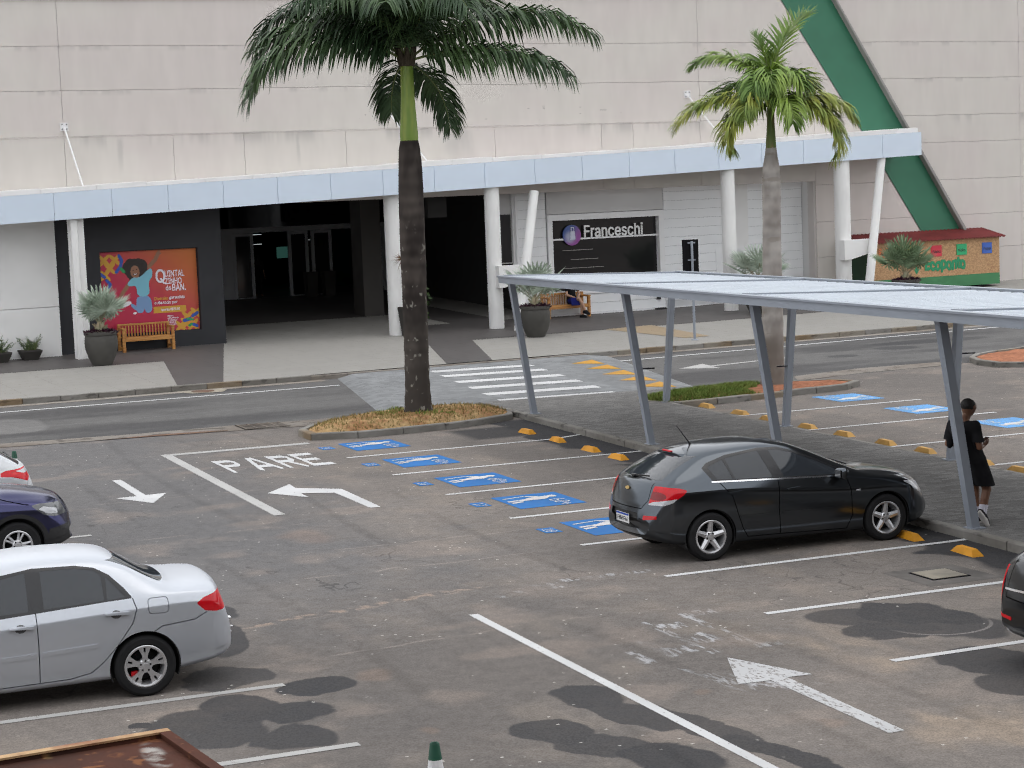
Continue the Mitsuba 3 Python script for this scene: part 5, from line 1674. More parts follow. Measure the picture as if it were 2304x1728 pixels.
cuts = [('Y', lclear, .58, 'reverse_lamp', 'lamp_clear'), ('Y', linner, .58, 'lamp_reflector', 'lamp_deep'), ('Y', lamp, .58, 'tail_lamp', 'lamp_red'),
        ('Y', pq, .30, 'side_pane', 'car_glass_grey', .006), ('Y', prd, .30, 'side_pane', 'car_glass_grey', .006), ('Y', pfd, .30, 'side_pane', 'car_glass', .006), ('Y', wo, .45, 'window_trim', 'trim_black'),
        ('X', sg.Polygon([(-.60, 1.085), (.60, 1.085), (.53, 1.36), (-.53, 1.36)]), .02, 1.0, 'rear_glass', 'car_glass', .004),
        ('X', sg.Polygon([(-.60, 1.04), (.60, 1.04), (.52, 1.362), (-.52, 1.362)]), 2.3, 3.6, 'windscreen', 'car_glass', -.004),
        ('Y', rounded([(3.83, .81), (4.10, .775), (4.38, .70), (4.36, .60), (4.20, .59), (4.05, .69)], .01), .40, 'headlamp', 'lamp_clear', .002),
        ('groove', gr, .55),
        ('XG', sg.LineString([(-.53, 1.05), (-.56, .84), (-.46, .72), (.46, .72), (.56, .84), (.53, 1.05)]).buffer(.005), -.3, .45),
        ('X', rounded([(-.42, .44), (.42, .44), (.40, .66), (-.40, .66)], .03), -.1, .10, 'plate_recess', 'black_plastic', .035),
        ('X', rounded([(-.56, .36), (.56, .36), (.40, .40), (.30, .445), (-.30, .445), (-.40, .40)], .01), -.1, .3, 'lower_valance', 'black_plastic', .006),
        ('strip', sg.Polygon([(.94, 1.032), (2.9, .945), (2.9, .963), (.94, 1.052)]), 1.006, 'chrome_strip', 'chrome'),
        ('strip', sg.Polygon([(1.34, .53), (1.90, .53), (1.90, .565), (1.32, .565)]), 1.008, 'side_moulding', 'paint_graphite'), ('strip', sg.Polygon([(1.96, .53), (2.85, .52), (2.88, .555), (1.96, .565)]), 1.008, 'side_moulding', 'paint_graphite'),
        ('strip', handle_poly(1.17, 1.36, .875), 1.03, 'door_handle', 'paint_graphite'), ('strip', handle_poly(2.05, 2.24, .85), 1.03, 'door_handle', 'paint_graphite'),
        ('strip', sg.box(2.98 + .12, .735, 3.16, .755), 1.004, 'side_repeater', 'lamp_clear'),
        ('stripX', rounded([(.52, .575), (.74, .60), (.74, .645), (.52, .635)], .01), -.1, .4, -.004, 'rear_reflector', 'lamp_red'), ('stripX', rounded([(-.52, .575), (-.74, .60), (-.74, .645), (-.52, .635)], .01), -.1, .4, -.004, 'rear_reflector', 'lamp_red')]
s1 = dict(L=4.51, W=.90, tb=HATCH, axles=(.89, 3.57), R=.325, rim=.222, arch=.372, paint='paint_graphite', cuts=cuts, style='five', bow=(0.19, 0.28))
build_car(car1, s1, TC1)


def plate(key, T, x, y, z, txt, face=-1, tilt=0.0):
    pl = rbox(-.004, .004, -.20, .20, -.065, .065, .003)
    k = add('number_plate', moved(pl, (x, y, z), roty=tilt), 'plate_white', key, T=T)
    add('plate_band', moved(box(-.0055, .0055, -.195, .195, .036, .062), (x, y, z), roty=tilt), 'plate_blue', k, smooth=False, T=T)
    t = text(txt, 0.058, 0.002, True)
    t.apply_scale([0.33 / t.bounds[1][0], 1, 1])
    v = t.vertices - [0.165, 0, 0]
    t.vertices = np.c_[face * (0.0042 + v[:, 2]), face * v[:, 0], v[:, 1] - .042]
    t.fix_normals()
    add('plate_lettering', moved(t, (x, y, z), roty=tilt), 'print_black', k, smooth=False, T=T)


plate(car1, TC1, .018, 0, .555, 'FNM9F46')
bt = sg.Polygon([(-.075, -.022), (-.03, -.022), (-.024, -.035), (.024, -.035), (.03, -.022), (.075, -.022), (.075, .022), (.03, .022), (.024, .035), (-.024, .035), (-.03, .022), (-.075, .022)])
bt = affinity.scale(affinity.skew(bt, 12), .72, .72)
bdg = prism(bt, 0, .012)
bdg.vertices = np.c_[-bdg.vertices[:, 2], -bdg.vertices[:, 0], bdg.vertices[:, 1]]
bdg.fix_normals()
add('badge', moved(bdg, (.108, 0, .945), roty=.35), 'gold_badge', car1, smooth=False, T=TC1)
add('brake_lamp', rbox(.692, .73, -.13, .13, 1.383, 1.403, .006), 'lamp_red', car1, T=TC1)
add('spoiler', tm(m3.Manifold.batch_hull([m3.Manifold.sphere(r, 10).translate((x, y, z)) for x, y, z, r in ((.80, -.54, 1.285, .012), (.80, .54, 1.285, .012), (.71, 0, 1.388, .012), (1.02, -.54, 1.358, .010), (1.02, .54, 1.358, .010), (1.05, 0, 1.45, .010), (.73, .3, 1.366, .012), (.73, -.3, 1.366, .012))])), 'paint_graphite', car1, smooth=40, T=TC1)
add('antenna', cat([tube([(1.06, 0, 1.44), (1.03, 0, 1.49), (.86, 0, 1.72)], [.02, .009, .004], 8)]), 'black_plastic', car1, T=TC1)
add('rear_wiper', cat([bar((.24, .06, 1.10), (.27, -.34, 1.125), .02, .02), rbox(.21, .27, .02, .10, 1.08, 1.115, .01)]), 'black_plastic', car1, T=TC1)
for s in (-1, 1):
    mk = add('mirror', tm(m3.Manifold.batch_hull([m3.Manifold.sphere(r, 14).translate((x, s * y, z)) for x, y, z, r in ((2.83, .90, 1.02, .055), (2.85, 1.02, 1.03, .055), (2.84, 1.00, .97, .05), (2.92, .94, 1.0, .03))])), 'paint_graphite', car1, smooth=50, T=TC1)
    add('mirror_glass', cat([rbox(2.772, 2.785, s * .96 - .07, s * .96 + .07, .955, 1.055, .004)]), 'lamp_dark', mk, T=TC1)
for s in (-.3, .25):
    add('wiper', bar((3.30, s, 1.018), (3.12, s + .40, 1.10), .02, .015), 'black_plastic', car1, T=TC1)

# --- silver sedan on the left
SEDAN = dict(
    zt=[(0, .60), (.03, .74), (.08, .90), (.14, 1.04), (.20, 1.085), (.28, 1.095), (.62, 1.115), (.70, 1.135), (1.16, 1.385), (1.26, 1.43), (1.5, 1.468), (1.95, 1.485), (2.4, 1.465), (2.62, 1.42), (3.2, 1.14), (3.42, 1.03), (3.55, 1.0), (4.1, .91), (4.35, .80), (4.47, .66), (4.54, .48)],
    rz=[(0, .58), (.08, .86), (.14, .98), (.20, 1.035), (.62, 1.075), (.74, 1.10), (1.15, 1.305), (1.35, 1.36), (1.7, 1.395), (2.1, 1.40), (2.5, 1.345), (2.9, 1.18), (3.3, 1.01), (3.5, .96), (4.1, .84), (4.4, .68), (4.54, .45)],
    rw=[(0, .5), (.08, .62), (.2, .68), (.62, .67), (.74, .665), (1.15, .60), (1.5, .585), (2.1, .58), (2.5, .60), (3.0, .66), (3.4, .70), (4.1, .66), (4.4, .52), (4.54, .4)],
    sz=[(0, .52), (.08, .76), (.14, .86), (.25, .91), (.6, .93), (1.1, .915), (2.0, .875), (2.8, .83), (3.5, .80), (4.1, .73), (4.4, .58), (4.54, .42)],
    bz=[(0, .55), (.08, .81), (.14, .92), (.25, .985), (.6, 1.02), (1.1, 1.015), (2.0, .97), (2.8, .93), (3.5, .88), (4.1, .79), (4.4, .63), (4.54, .44)],
    w=[(0, .60), (.03, .69), (.1, .775), (.25, .84), (.6, .872), (1.2, .88), (3.2, .88), (3.9, .87), (4.25, .80), (4.45, .68), (4.54, .52)],
    zw=[(0, .46), (.3, .58), (.6, .60), (3.5, .58), (4.54, .40)],
    b=[(0, .36), (.1, .30), (.5, .24), (1, .20), (3.8, .18), (4.3, .2), (4.54, .27)])
car2 = thing('parked_car', 'silver sedan parked at the left with its tail towards the lane', 'car')
TC2 = T4().translate([4.70, 20.98, 0.0]).rotate([0, 0, 1], 180)
wo = rounded([(1.085, 1.018), (1.16, 1.12), (1.29, 1.255), (1.43, 1.335), (1.62, 1.372), (2.05, 1.385), (2.45, 1.335), (2.85, 1.18), (3.16, 1.035), (3.2, .945), (2.4, .95), (2.03, .97), (1.36, 1.008)], .012)
pq = rounded([(1.155, 1.035), (1.33, 1.245), (1.345, 1.022)], .006)
prd = rounded([(1.375, 1.265), (1.44, 1.312), (1.62, 1.345), (1.97, 1.355), (1.975, .998), (1.37, 1.022)], .012)
pfd = rounded([(2.12, 1.352), (2.42, 1.305), (2.80, 1.16), (3.06, 1.03), (3.08, .97), (2.125, .99)], .012)
lamp = rounded([(.445, .90), (.36, .95), (.20, .985), (-.1, .97), (-.1, .79), (.24, .79), (.36, .815)], .012)
seam_b = sg.LineString([(2.06, .985), (2.055, .65), (2.06, .27)])
seam_r = sg.LineString([(1.09, 1.02), (1.06, .91), (1.11, .77), (1.28, .55), (1.43, .40), (1.55, .31), (1.76, .27), (2.06, .265)])
seam_f = sg.LineString([(2.06, .265), (3.0, .25), (3.1, .45), (3.1, .75), (3.15, .945)])
bump = sg.LineString([(.93, .60), (.89, .665), (.81, .71), (.47, .74), (.34, .80)])
fuel = rounded([(.735, .845), (.94, .845), (.94, 1.0), (.735, 1.0)], .035)
gr = unary_union([q.buffer(.0048, cap_style=2) for q in (seam_b, seam_r, seam_f, bump)] + [fuel.exterior.buffer(.003)])
cuts = [('Y', lamp, .40, 'tail_lamp', 'lamp_red'), ('Y', pq, .30, 'side_pane', 'car_glass_grey', .006), ('Y', prd, .30, 'side_pane', 'car_glass_grey', .006), ('Y', pfd, .30, 'side_pane', 'car_glass_grey', .006), ('Y', wo, .45, 'window_trim', 'trim_black'),
        ('X', sg.Polygon([(-.60, 1.125), (.60, 1.125), (.52, 1.385), (-.52, 1.385)]), .3, 1.4, 'rear_glass', 'car_glass', .0),
        ('X', sg.Polygon([(-.60, 1.05), (.60, 1.05), (.52, 1.38), (-.52, 1.38)]), 2.4, 3.6, 'windscreen', 'car_glass', -.004),
        ('Y', rounded([(3.9, .80), (4.15, .77), (4.42, .68), (4.36, .58), (4.10, .64)], .01), .40, 'headlamp', 'lamp_clear', .002),
        ('groove', gr, .55),
        ('XG', sg.LineString([(-.56, 1.06), (-.58, .86), (-.50, .62), (.50, .62), (.58, .86), (.56, 1.06)]).buffer(.004), -.3, .4),
        ('strip', sg.Polygon([(1.47, .565), (2.045, .535), (2.045, .580), (1.47, .605)]), 1.010, 'side_moulding', 'paint_silver'), ('strip', sg.Polygon([(2.07, .535), (2.95, .51), (2.95, .555), (2.07, .58)]), 1.010, 'side_moulding', 'paint_silver'),
        ('strip', handle_poly(1.15, 1.37, .885), 1.04, 'door_handle', 'paint_silver'), ('strip', handle_poly(2.10, 2.32, .845), 1.04, 'door_handle', 'paint_silver'),
        ('strip', affinity.scale(sg.Point(1.27, .88).buffer(1), .055, .042), 1.002, 'handle_cup', 'lamp_dark'), ('strip', affinity.scale(sg.Point(2.22, .84).buffer(1), .055, .042), 1.002, 'handle_cup', 'lamp_dark')]
s2 = dict(L=4.54, W=.88, tb=SEDAN, axles=(1.0, 3.6), R=.318, rim=.214, arch=.365, paint='paint_silver', cuts=cuts, style='flare')
build_car(car2, s2, TC2)
hk = add('tow_hitch', cat([tube([(.06, 0, .40), (-.06, 0, .40), (-.075, 0, .44)], .022, 10), moved(trimesh.creation.icosphere(2, .026), (-.075, 0, .53)), tube([(-.075, 0, .42), (-.075, 0, .52)], .016, 10), rbox(-.11, -.03, -.04, .04, .43, .45, .006), moved(trimesh.creation.icosphere(2, .022), (-.075, 0, .385))]), 'chrome', car2, smooth=40, T=TC2)
for s in (-1, 1):
    add('mirror', tm(m3.Manifold.batch_hull([m3.Manifold.sphere(r, 14).translate((x, s * y, z)) for x, y, z, r in ((3.0, .90, 1.02, .055), (3.02, 1.0, 1.03, .055), (3.1, .94, 1.0, .03))])), 'paint_silver', car2, smooth=50, T=TC2)

# --- dark blue crossover and white hatchback behind the sedan, black car at the right edge
def scaled_table(tb, sx, sy, sz, dz=0.0):
    return {k: [(x * sx, (v * sy if k in ('w', 'rw') else v * sz + dz)) for x, v in r] for k, r in tb.items()}


car3 = thing('parked_car', 'dark blue crossover with grey plastic wheel arch trim, its nose towards the lane', 'car')
TC3 = T4().translate([0.24, 29.33, 0.0])
sx = 4.18 / 4.51
TB3 = scaled_table(HATCH, sx, .98, 1.0, 0.03)
TB3['zt'] = [(x * sx, z + .03) for x, z in HATCH['zt'][:-6]] + [(3.16, 1.075), (3.70, 1.00), (3.96, .92), (4.08, .80), (4.15, .65), (4.18, .50)]
TB3['rz'] = [(x * sx, z + .03) for x, z in HATCH['rz'][:-4]] + [(3.70, .935), (3.95, .86), (4.10, .70), (4.18, .47)]
TB3['bz'] = [(x * sx, z + .03) for x, z in HATCH['bz'][:-3]] + [(3.70, .87), (3.98, .76), (4.18, .46)]
TB3['sz'] = [(x * sx, z + .03) for x, z in HATCH['sz'][:-3]] + [(3.70, .80), (3.98, .66), (4.18, .44)]
fx, fr = 3.31, .75
archtrim = unary_union([sg.Point(a, .30).buffer(.46, quad_segs=20) for a in (fx, fr)]).intersection(sg.box(-1, .16, 6, 1.2))
bumperlow = unary_union([rounded([(3.72, .20), (4.4, .20), (4.4, .50), (4.10, .535), (3.76, .50)], .02), sg.box(.5, .15, 3.6, .27), rounded([(-.2, .2), (.5, .2), (.5, .45), (-.2, .50)], .02)])
lamp = rounded([(3.52, .855), (3.64, .875), (3.9, .845), (4.3, .80), (4.3, .67), (3.86, .665), (3.70, .71)], .012)
inner = rounded([(3.62, .80), (3.70, .83), (3.90, .77), (3.92, .70), (3.76, .72)], .01)
wo3 = affinity.translate(affinity.scale(rounded([(.86, 1.215), (.95, 1.275), (1.25, 1.355), (1.76, 1.405), (2.05, 1.395), (2.3, 1.325), (2.62, 1.195), (2.93, 1.045), (2.99, .955), (2.0, .995), (1.0, 1.045)], .012), sx, 1, origin=(0, 0)), 0, .03)
cuts = [('Y', inner, .45, 'lamp_reflector', 'lamp_clear', .003), ('Y', lamp, .42, 'headlamp', 'lamp_dark', .002), ('Y', wo3.buffer(-.035), .30, 'side_pane', 'car_glass', .006), ('Y', wo3, .45, 'window_trim', 'trim_black'),
        ('Y', archtrim.union(bumperlow), .40, 'plastic_cladding', 'black_plastic', -.006),
        ('X', sg.Polygon([(-.57, 1.08), (.57, 1.08), (.50, 1.385), (-.50, 1.385)]), 2.1, 3.4, 'windscreen', 'car_glass', -.004),
        ('X', sg.Polygon([(-.57, 1.11), (.57, 1.11), (.49, 1.39), (-.49, 1.39)]), .02, 1.0, 'rear_glass', 'car_glass', .004),
        ('groove', unary_union([sg.LineString([(1.79, 1.0), (1.77, .28)]).buffer(.004), sg.LineString([(2.8, .28), (2.8, .95)]).buffer(.004), sg.LineString([(3.48, .87), (3.2, .94), (2.95, 1.02)]).buffer(.004)]), .55)]
build_car(car3, dict(L=4.18, W=.882, tb=TB3, axles=(fr, fx), R=.325, rim=.205, arch=.385, paint='paint_navy', cuts=cuts, style='ten'), TC3)
for s in (-.3, .25):
    add('wiper', bar((3.08, s, 1.06), (2.90, s + .40, 1.15), .02, .015), 'black_plastic', car3, T=TC3)

car4 = thing('parked_car', 'white hatchback at the left edge showing its long pointed red tail lamp', 'car')
TC4 = T4().translate([4.28, 32.05, 0.0]).rotate([0, 0, 1], 180)
TB4 = scaled_table(HATCH, 3.95 / 4.51, .95, 1.0)
sx = 3.95 / 4.51
lamp = rounded([(.58, 1.0), (.50, 1.03), (.28, 1.045), (.10, 1.04), (.06, .99), (.02, .97), (.17, .845), (.27, .89), (.40, .93), (.58, .945)], .01)
lcl = rounded([(.36, 1.015), (.10, 1.035), (.06, .99), (.18, .965), (.26, .985)], .006)
wo4 = affinity.scale(rounded([(.90, 1.215), (.99, 1.275), (1.25, 1.355), (1.76, 1.405), (2.05, 1.395), (2.3, 1.325), (2.62, 1.195), (2.93, 1.045), (2.99, .955), (2.0, .995), (1.04, 1.045)], .012), sx, 1, origin=(0, 0))
cuts = [('Y', lcl, .40, 'reverse_lamp', 'lamp_clear'), ('Y', lamp, .40, 'tail_lamp', 'lamp_red'), ('Y', wo4.buffer(-.035), .30, 'side_pane', 'car_glass', .006), ('Y', wo4, .45, 'window_trim', 'trim_black'),
        ('X', sg.Polygon([(-.57, 1.085), (.57, 1.085), (.48, 1.37), (-.48, 1.37)]), .02, 1.0, 'rear_glass', 'car_glass', .004),
        ('X', sg.Polygon([(-.57, 1.05), (.57, 1.05), (.48, 1.36), (-.48, 1.36)]), 2.0, 3.4, 'windscreen', 'car_glass', -.004),
        ('groove', unary_union([sg.LineString([(.16, .84), (.22, .70), (.55, .66)]).buffer(.004), sg.Point(.72, .80).buffer(.08).exterior.buffer(.003)]), .55)]
build_car(car4, dict(L=3.95, W=.855, tb=TB4, axles=(.75, 3.25), R=.30, rim=.19, arch=.35, paint='paint_white', cuts=cuts, style='ten'), TC4)
add('rear_wiper', bar((.30, .05, 1.13), (.38, -.30, 1.20), .025, .02), 'black_plastic', car4, T=TC4)

car5 = thing('parked_car', 'black car cut by the right picture edge, tail lamp towards the lane', 'car')
TC5 = T4().translate([11.70, 16.22, 0.0])
TB5 = scaled_table(HATCH, 4.4 / 4.51, 1.0, 1.03, 0.0)
lamp = rounded([(.32, .90), (.26, .99), (.10, 1.02), (-.1, .98), (-.1, .63), (.14, .60), (.2, .72)], .02)
cuts = [('Y', lamp, .72, 'tail_lamp', 'lamp_red'), ('Y', affinity.scale(wo, 1, 1.02, origin=(0, 0)).buffer(-.035), .30, 'side_pane', 'car_glass', .006), ('Y', affinity.scale(wo, 1, 1.02, origin=(0, 0)), .45, 'window_trim', 'trim_black'),
        ('X', sg.Polygon([(-.6, 1.10), (.6, 1.10), (.50, 1.41), (-.50, 1.41)]), .02, 1.0, 'rear_glass', 'car_glass', .004),
        ('X', sg.Polygon([(-.6, 1.08), (.6, 1.08), (.50, 1.40), (-.50, 1.40)]), 2.2, 3.6, 'windscreen', 'car_glass', -.004),
        ('XG', sg.LineString([(-.60, 1.06), (-.60, .70), (.60, .70), (.60, 1.06)]).buffer(.005), -.3, .4),
        ('stripX', sg.LineString([(.64, .78), (.30, .80), (-.30, .80), (-.64, .78)]).buffer(.010), -.1, .4, -.006, 'chrome_strip', 'chrome'),
        ('stripX', sg.LineString([(.70, .43), (.35, .40), (-.35, .40), (-.70, .43)]).buffer(.012), -.1, .4, -.008, 'bumper_strip', 'black_plastic'),
        ('stripX', rounded([(.48, .48), (.72, .50), (.72, .53), (.48, .515)], .006), -.1, .4, -.005, 'rear_reflector', 'lamp_red')]
build_car(car5, dict(L=4.4, W=.90, tb=TB5, axles=(.86, 3.48), R=.325, rim=.21, arch=.372, paint='paint_black', cuts=cuts, style='ten'), TC5)
# ------------------------------------------------------------------ walkway shelter
sh = thing('walkway_shelter', 'long grey steel walkway shelter with white ribbed roof on slanted posts', 'shelter')


def ex(y):   # near eave
    return 15.52 + 0.036 * (y - 40.2)


def fx_(y):  # far eave
    return 19.78 + 0.028 * (y - 40.5)


ZN, ZFar = 3.15, 3.0


def zr(x, y):
    return ZN + (ZFar - ZN) * (x - ex(y)) / (fx_(y) - ex(y))


YB = [40.35, 34.45, 28.65, 22.4, 16.4, 10.4]
Y0, Y1 = 40.4, 10.4


def sadd(name, mesh, mat='steel_paint', parent=None, smooth=False, **kw):
    return add(name, mesh, mat, parent or sh, smooth=smooth, **kw)


sadd('eave_beam', bar((ex(Y0), Y0, ZN - .062), (ex(Y1), Y1, ZN - .062), .10, .124))
sadd('eave_cap', bar((ex(Y0), Y0 + .05, ZN + .0165), (ex(Y1), Y1, ZN + .0165), .15, .032))
sadd('far_beam', bar((fx_(Y0), Y0, ZFar - .062), (fx_(Y1), Y1, ZFar - .062), .10, .124))
sadd('far_cap', bar((fx_(Y0), Y0 + .05, ZFar + .03), (fx_(Y1), Y1, ZFar + .03), .14, .06))
for y in YB:
    sadd('cross_beam', bar((ex(y) + .06, y, ZN - .085), (fx_(y) - .06, y, ZFar - .085), .12, .11))
    sadd('cross_cap', bar((ex(y) + .09, y, ZN + .022), (fx_(y) - .08, y, ZFar + .032), .22, .04))
for a, b in zip(YB[:-1], YB[1:]):
    # trapezoidal ribs running across the walkway
    ya, yb = a - .12, b + .12
    n = int((ya - yb) / 0.33)
    pitch = (ya - yb) / n
    prof = []
    for k in range(n):
        y = ya - k * pitch
        prof += [(y, 0.0), (y - pitch * .62, 0.0), (y - pitch * .70, .042), (y - pitch * .92, .042)]
    prof.append((yb, 0.0))
    prof = np.array(prof)
    v0 = np.array([(ex(y) + .10, y, ZN - .012 + h) for y, h in prof])
    v1 = np.array([(fx_(y) - .16, y, ZFar - .012 + h) for y, h in prof])
    v = np.vstack([v0, v1, v0 - [0, 0, .012], v1 - [0, 0, .012]])
    m_ = len(prof); i = np.arange(m_ - 1)
    f = np.vstack([np.c_[i, i + 1, i + m_ + 1], np.c_[i, i + m_ + 1, i + m_], np.c_[i + 2 * m_, i + 3 * m_ + 1, i + 2 * m_ + 1], np.c_[i + 2 * m_, i + 3 * m_, i + 3 * m_ + 1],
                   np.c_[i + m_, i + m_ + 1, i + 3 * m_ + 1], np.c_[i + m_, i + 3 * m_ + 1, i + 3 * m_]])
    sadd('roof_sheet', trimesh.Trimesh(v, f, process=False), 'roof_sheet_mat')
    sadd('rib_filler', bar((fx_(ya) - .13, ya, ZFar - .005), (fx_(yb) - .13, yb, ZFar - .005), .02, .05), 'black_mat')
POSTS = []
for k, (y, yf) in enumerate(zip([40.55, 34.15, 28.75, 23.1, 17.2], [40.7, 34.95, 28.95, 23.3, 17.4])):
    a, b = (xn(y) + .09, y, .02), (ex(y) + .30, y + .02, ZN - .126)
    POSTS.append((a, b))
    sadd('base_plate', box(a[0] - .11, a[0] + .11, y - .11, y + .11, .10, .135))
    sadd('post', bar(a, b, .125, .125, up=(1, 0, 0)))
    a2, b2 = (xf(yf) + .02, yf, .02), (fx_(yf) - .02, yf, ZFar - .126)
    sadd('base_plate', box(a2[0] - .11, a2[0] + .11, yf - .11, yf + .11, .10, .133))
    sadd('post', bar(a2, b2, .125, .125, up=(1, 0, 0)))
for (x, y, z) in ((19.62, 29.0, 1.9), (19.5, 28.9, 1.05), (16.0, 34.1, 1.55), (19.35, 35.0, 1.3)):
    r_ = np.linspace(0, 5.5, 12)
    tk = add('cable_tie', tube(np.c_[x + .12 * np.cos(r_), y + .10 * np.sin(r_), z + .02 * r_ / 5], .012, 5), 'black_plastic', sh)

# ------------------------------------------------------------------ royal palms
def frond(base, az, el, length, curl, seed, droop=0.55, nleaf=90, leaf_len=0.62, roll=0.0, twist=0.0, stiff=0.35):
    """A feather frond: arched midrib with hanging leaflets. Returns (midrib, leaflets)."""
    rng = np.random.default_rng(seed)
    n = 22
    pts = [np.asarray(base, float)]
    e, a = el, az
    for k in range(n):
        u = (k + 1) / n
        d = np.array([math.cos(e) * math.cos(a), math.cos(e) * math.sin(a), math.sin(e)])
        pts.append(pts[-1] + d * length / n)
        e -= curl / n * (0.5 + 1.2 * u)
        a += twist / n
    pts = np.array(pts)
    rad = np.linspace(0.032, 0.006, n + 1)
    mid = tube(pts, rad, 6)
    tang = np.gradient(pts, axis=0); tang /= np.linalg.norm(tang, axis=1, keepdims=True)
    v, f = [], []
    down = np.array([0, 0, -1.0])
    for k in range(nleaf):
        u = 0.10 + 0.90 * k / (nleaf - 1)
        q = u * n
        i0 = min(int(q), n - 1)
        p = pts[i0] + (pts[i0 + 1] - pts[i0]) * (q - i0)
        t = tang[i0]
        s0 = np.cross(t, [0, 0, 1.0]); s0 /= np.linalg.norm(s0) + 1e-9
        up = np.cross(s0, t)
        L0 = leaf_len * (0.45 + 0.9 * math.sin(math.pi * min(1, 0.16 + 0.80 * u)))
        for s in (-1, 1):
            for lay in (0, 1):
                if rng.uniform() < 0.10:
                    continue
                ang = rng.normal(0, 0.22) + (0.55 if lay else 0.0) + roll
                side = s * s0 * math.cos(ang) + up * math.sin(ang) * (1 if lay else 0.3)
                fwd = 0.45 + 0.55 * u + rng.normal(0, .08)
                d = side + t * fwd
                d /= np.linalg.norm(d)
                L = L0 * rng.uniform(0.78, 1.12)
                w = L * 0.026 + 0.007
                bw = np.cross(d, up); bw /= np.linalg.norm(bw) + 1e-9
                bw = bw * math.cos(rng.uniform(-.6, .6)) + up * math.sin(rng.uniform(-.6, .6))
                p1 = p + d * L * 0.38 + down * L * droop * 0.10
                d2 = d * (1 - droop * stiff) + down * droop
                d2 /= np.linalg.norm(d2)
                p2 = p1 + d2 * L * 0.34
                d3 = d2 * 0.7 + down * droop * 0.8
                d3 /= np.linalg.norm(d3)
                p3 = p2 + d3 * L * 0.34
                i = len(v)
                v += [p - bw * w * .5, p + bw * w * .5, p1 - bw * w, p1 + bw * w, p2 - bw * w * .8, p2 + bw * w * .8, p3]
                f += [[i, i + 1, i + 3], [i, i + 3, i + 2], [i + 2, i + 3, i + 5], [i + 2, i + 5, i + 4], [i + 4, i + 5, i + 6]]
    return mid, trimesh.Trimesh(np.array(v), f, process=False)


def palm(name, label, pos, trunk_prof, shaft_prof, lean, fronds, mats, seed, leafmats):
    k = thing(name, label, 'palm tree')
    x, y, z = pos
    pr_ = np.array(trunk_prof, float)
    zz = np.linspace(pr_[0, 1], pr_[-1, 1], 90)
    rr = PchipInterpolator(pr_[:, 1], pr_[:, 0])(zz)
    # shallow ring scars
    ring = 0.012 * (np.abs(np.sin(zz * 9.5 + 1.3 * np.sin(zz * 2.1))) ** 6) * (0.35 + 0.65 * np.clip((3.5 - zz) / 3, 0, 1))
    m = lathe([(0, zz[0])] + [(r + g_, h) for r, g_, h in zip(rr, ring, zz)] + [(0, zz[-1])], 40)
    nz = meshkit.fbm(np.c_[m.vertices[:, 0] * 3, m.vertices[:, 1] * 3, m.vertices[:, 2] * 1.5] + seed, 3) - .5
    m.vertices[:, :2] *= (1 + 0.07 * nz)[:, None]
    def bend(mm):
        mm = mm.copy()
        mm.vertices[:, 0] += lean * mm.vertices[:, 2]
        mm.apply_translation((x, y, z))
        return mm
    add('trunk', bend(m), mats[0], k, smooth=50)
    add('crownshaft', bend(lathe(shaft_prof, 32)), mats[1], k, smooth=40)
    top = shaft_prof[-1][1]
    base = np.array([x + lean * top, y, z + top - 0.12])
    cr = np.random.default_rng(seed)
    if seed == 23:
        add('spear', tube([base, base + [.02, 0, .5], base + [.04, 0, 1.1]], [.075, .06, .03], 10), 'crownshaft_b_mat', k, smooth=40)
    else:
        add('old_sheath', cat([moved(tube([(0.09 * math.cos(a), 0.09 * math.sin(a), -.08), (0.15 * math.cos(a), 0.15 * math.sin(a), 0.10), (0.22 * math.cos(a), 0.22 * math.sin(a), .35 + .1 * math.sin(a * 5))], [.09, .07, .03], 8), base) for a in np.arange(7) * 0.9]), mats[2], k, smooth=40)
    for i, fr_ in enumerate(fronds):
        mid, lv = frond(base + [0, 0, fr_.get('dz', 0)], fr_['az'], fr_['el'], fr_['L'], fr_['curl'], seed * 100 + i, fr_.get('droop', .55), fr_.get('n', 90), fr_.get('ll', .62), fr_.get('roll', 0), fr_.get('twist', 0), fr_.get('stiff', .35))
        q = add('frond', lv, leafmats[fr_.get('m', i % len(leafmats))], k, smooth=False)
        add('midrib', mid, 'rachis_mat', q, smooth=40)
    return k


YW = YAW
# azimuths are given from the picture's right hand side: a(0) points right across the view, a(pi/2) away
def az(deg):
    return math.radians(deg) - YW


F1 = [dict(az=az(178), el=.80, L=4.2, curl=2.05, droop=.8), dict(az=az(187), el=.55, L=4.1, curl=1.75, droop=.8), dict(az=az(165), el=.95, L=4.3, curl=1.9, droop=.7),
      dict(az=az(3), el=.66, L=4.4, curl=1.25, droop=.8), dict(az=az(-9), el=.24, L=3.7, curl=.85, droop=.8),
      dict(az=az(112), el=-.10, L=1.75, curl=1.5, droop=.6, n=56, ll=.6), dict(az=az(55), el=-.25, L=2.2, curl=1.2, droop=.6, n=60, ll=.6),
      dict(az=az(-95), el=1.05, L=3.4, curl=1.6, droop=.7), dict(az=az(-60), el=1.05, L=3.4, curl=1.7, droop=.7), dict(az=az(-140), el=1.1, L=3.4, curl=1.6, droop=.7),
      dict(az=az(120), el=.95, L=3.8, curl=1.5), dict(az=az(50), el=1.0, L=3.8, curl=1.5), dict(az=az(-20), el=1.25, L=3.8, curl=1.3), dict(az=az(200), el=1.2, L=3.8, curl=1.3)]
for f_ in F1:
    f_.setdefault('ll', .86); f_.setdefault('n', 66)
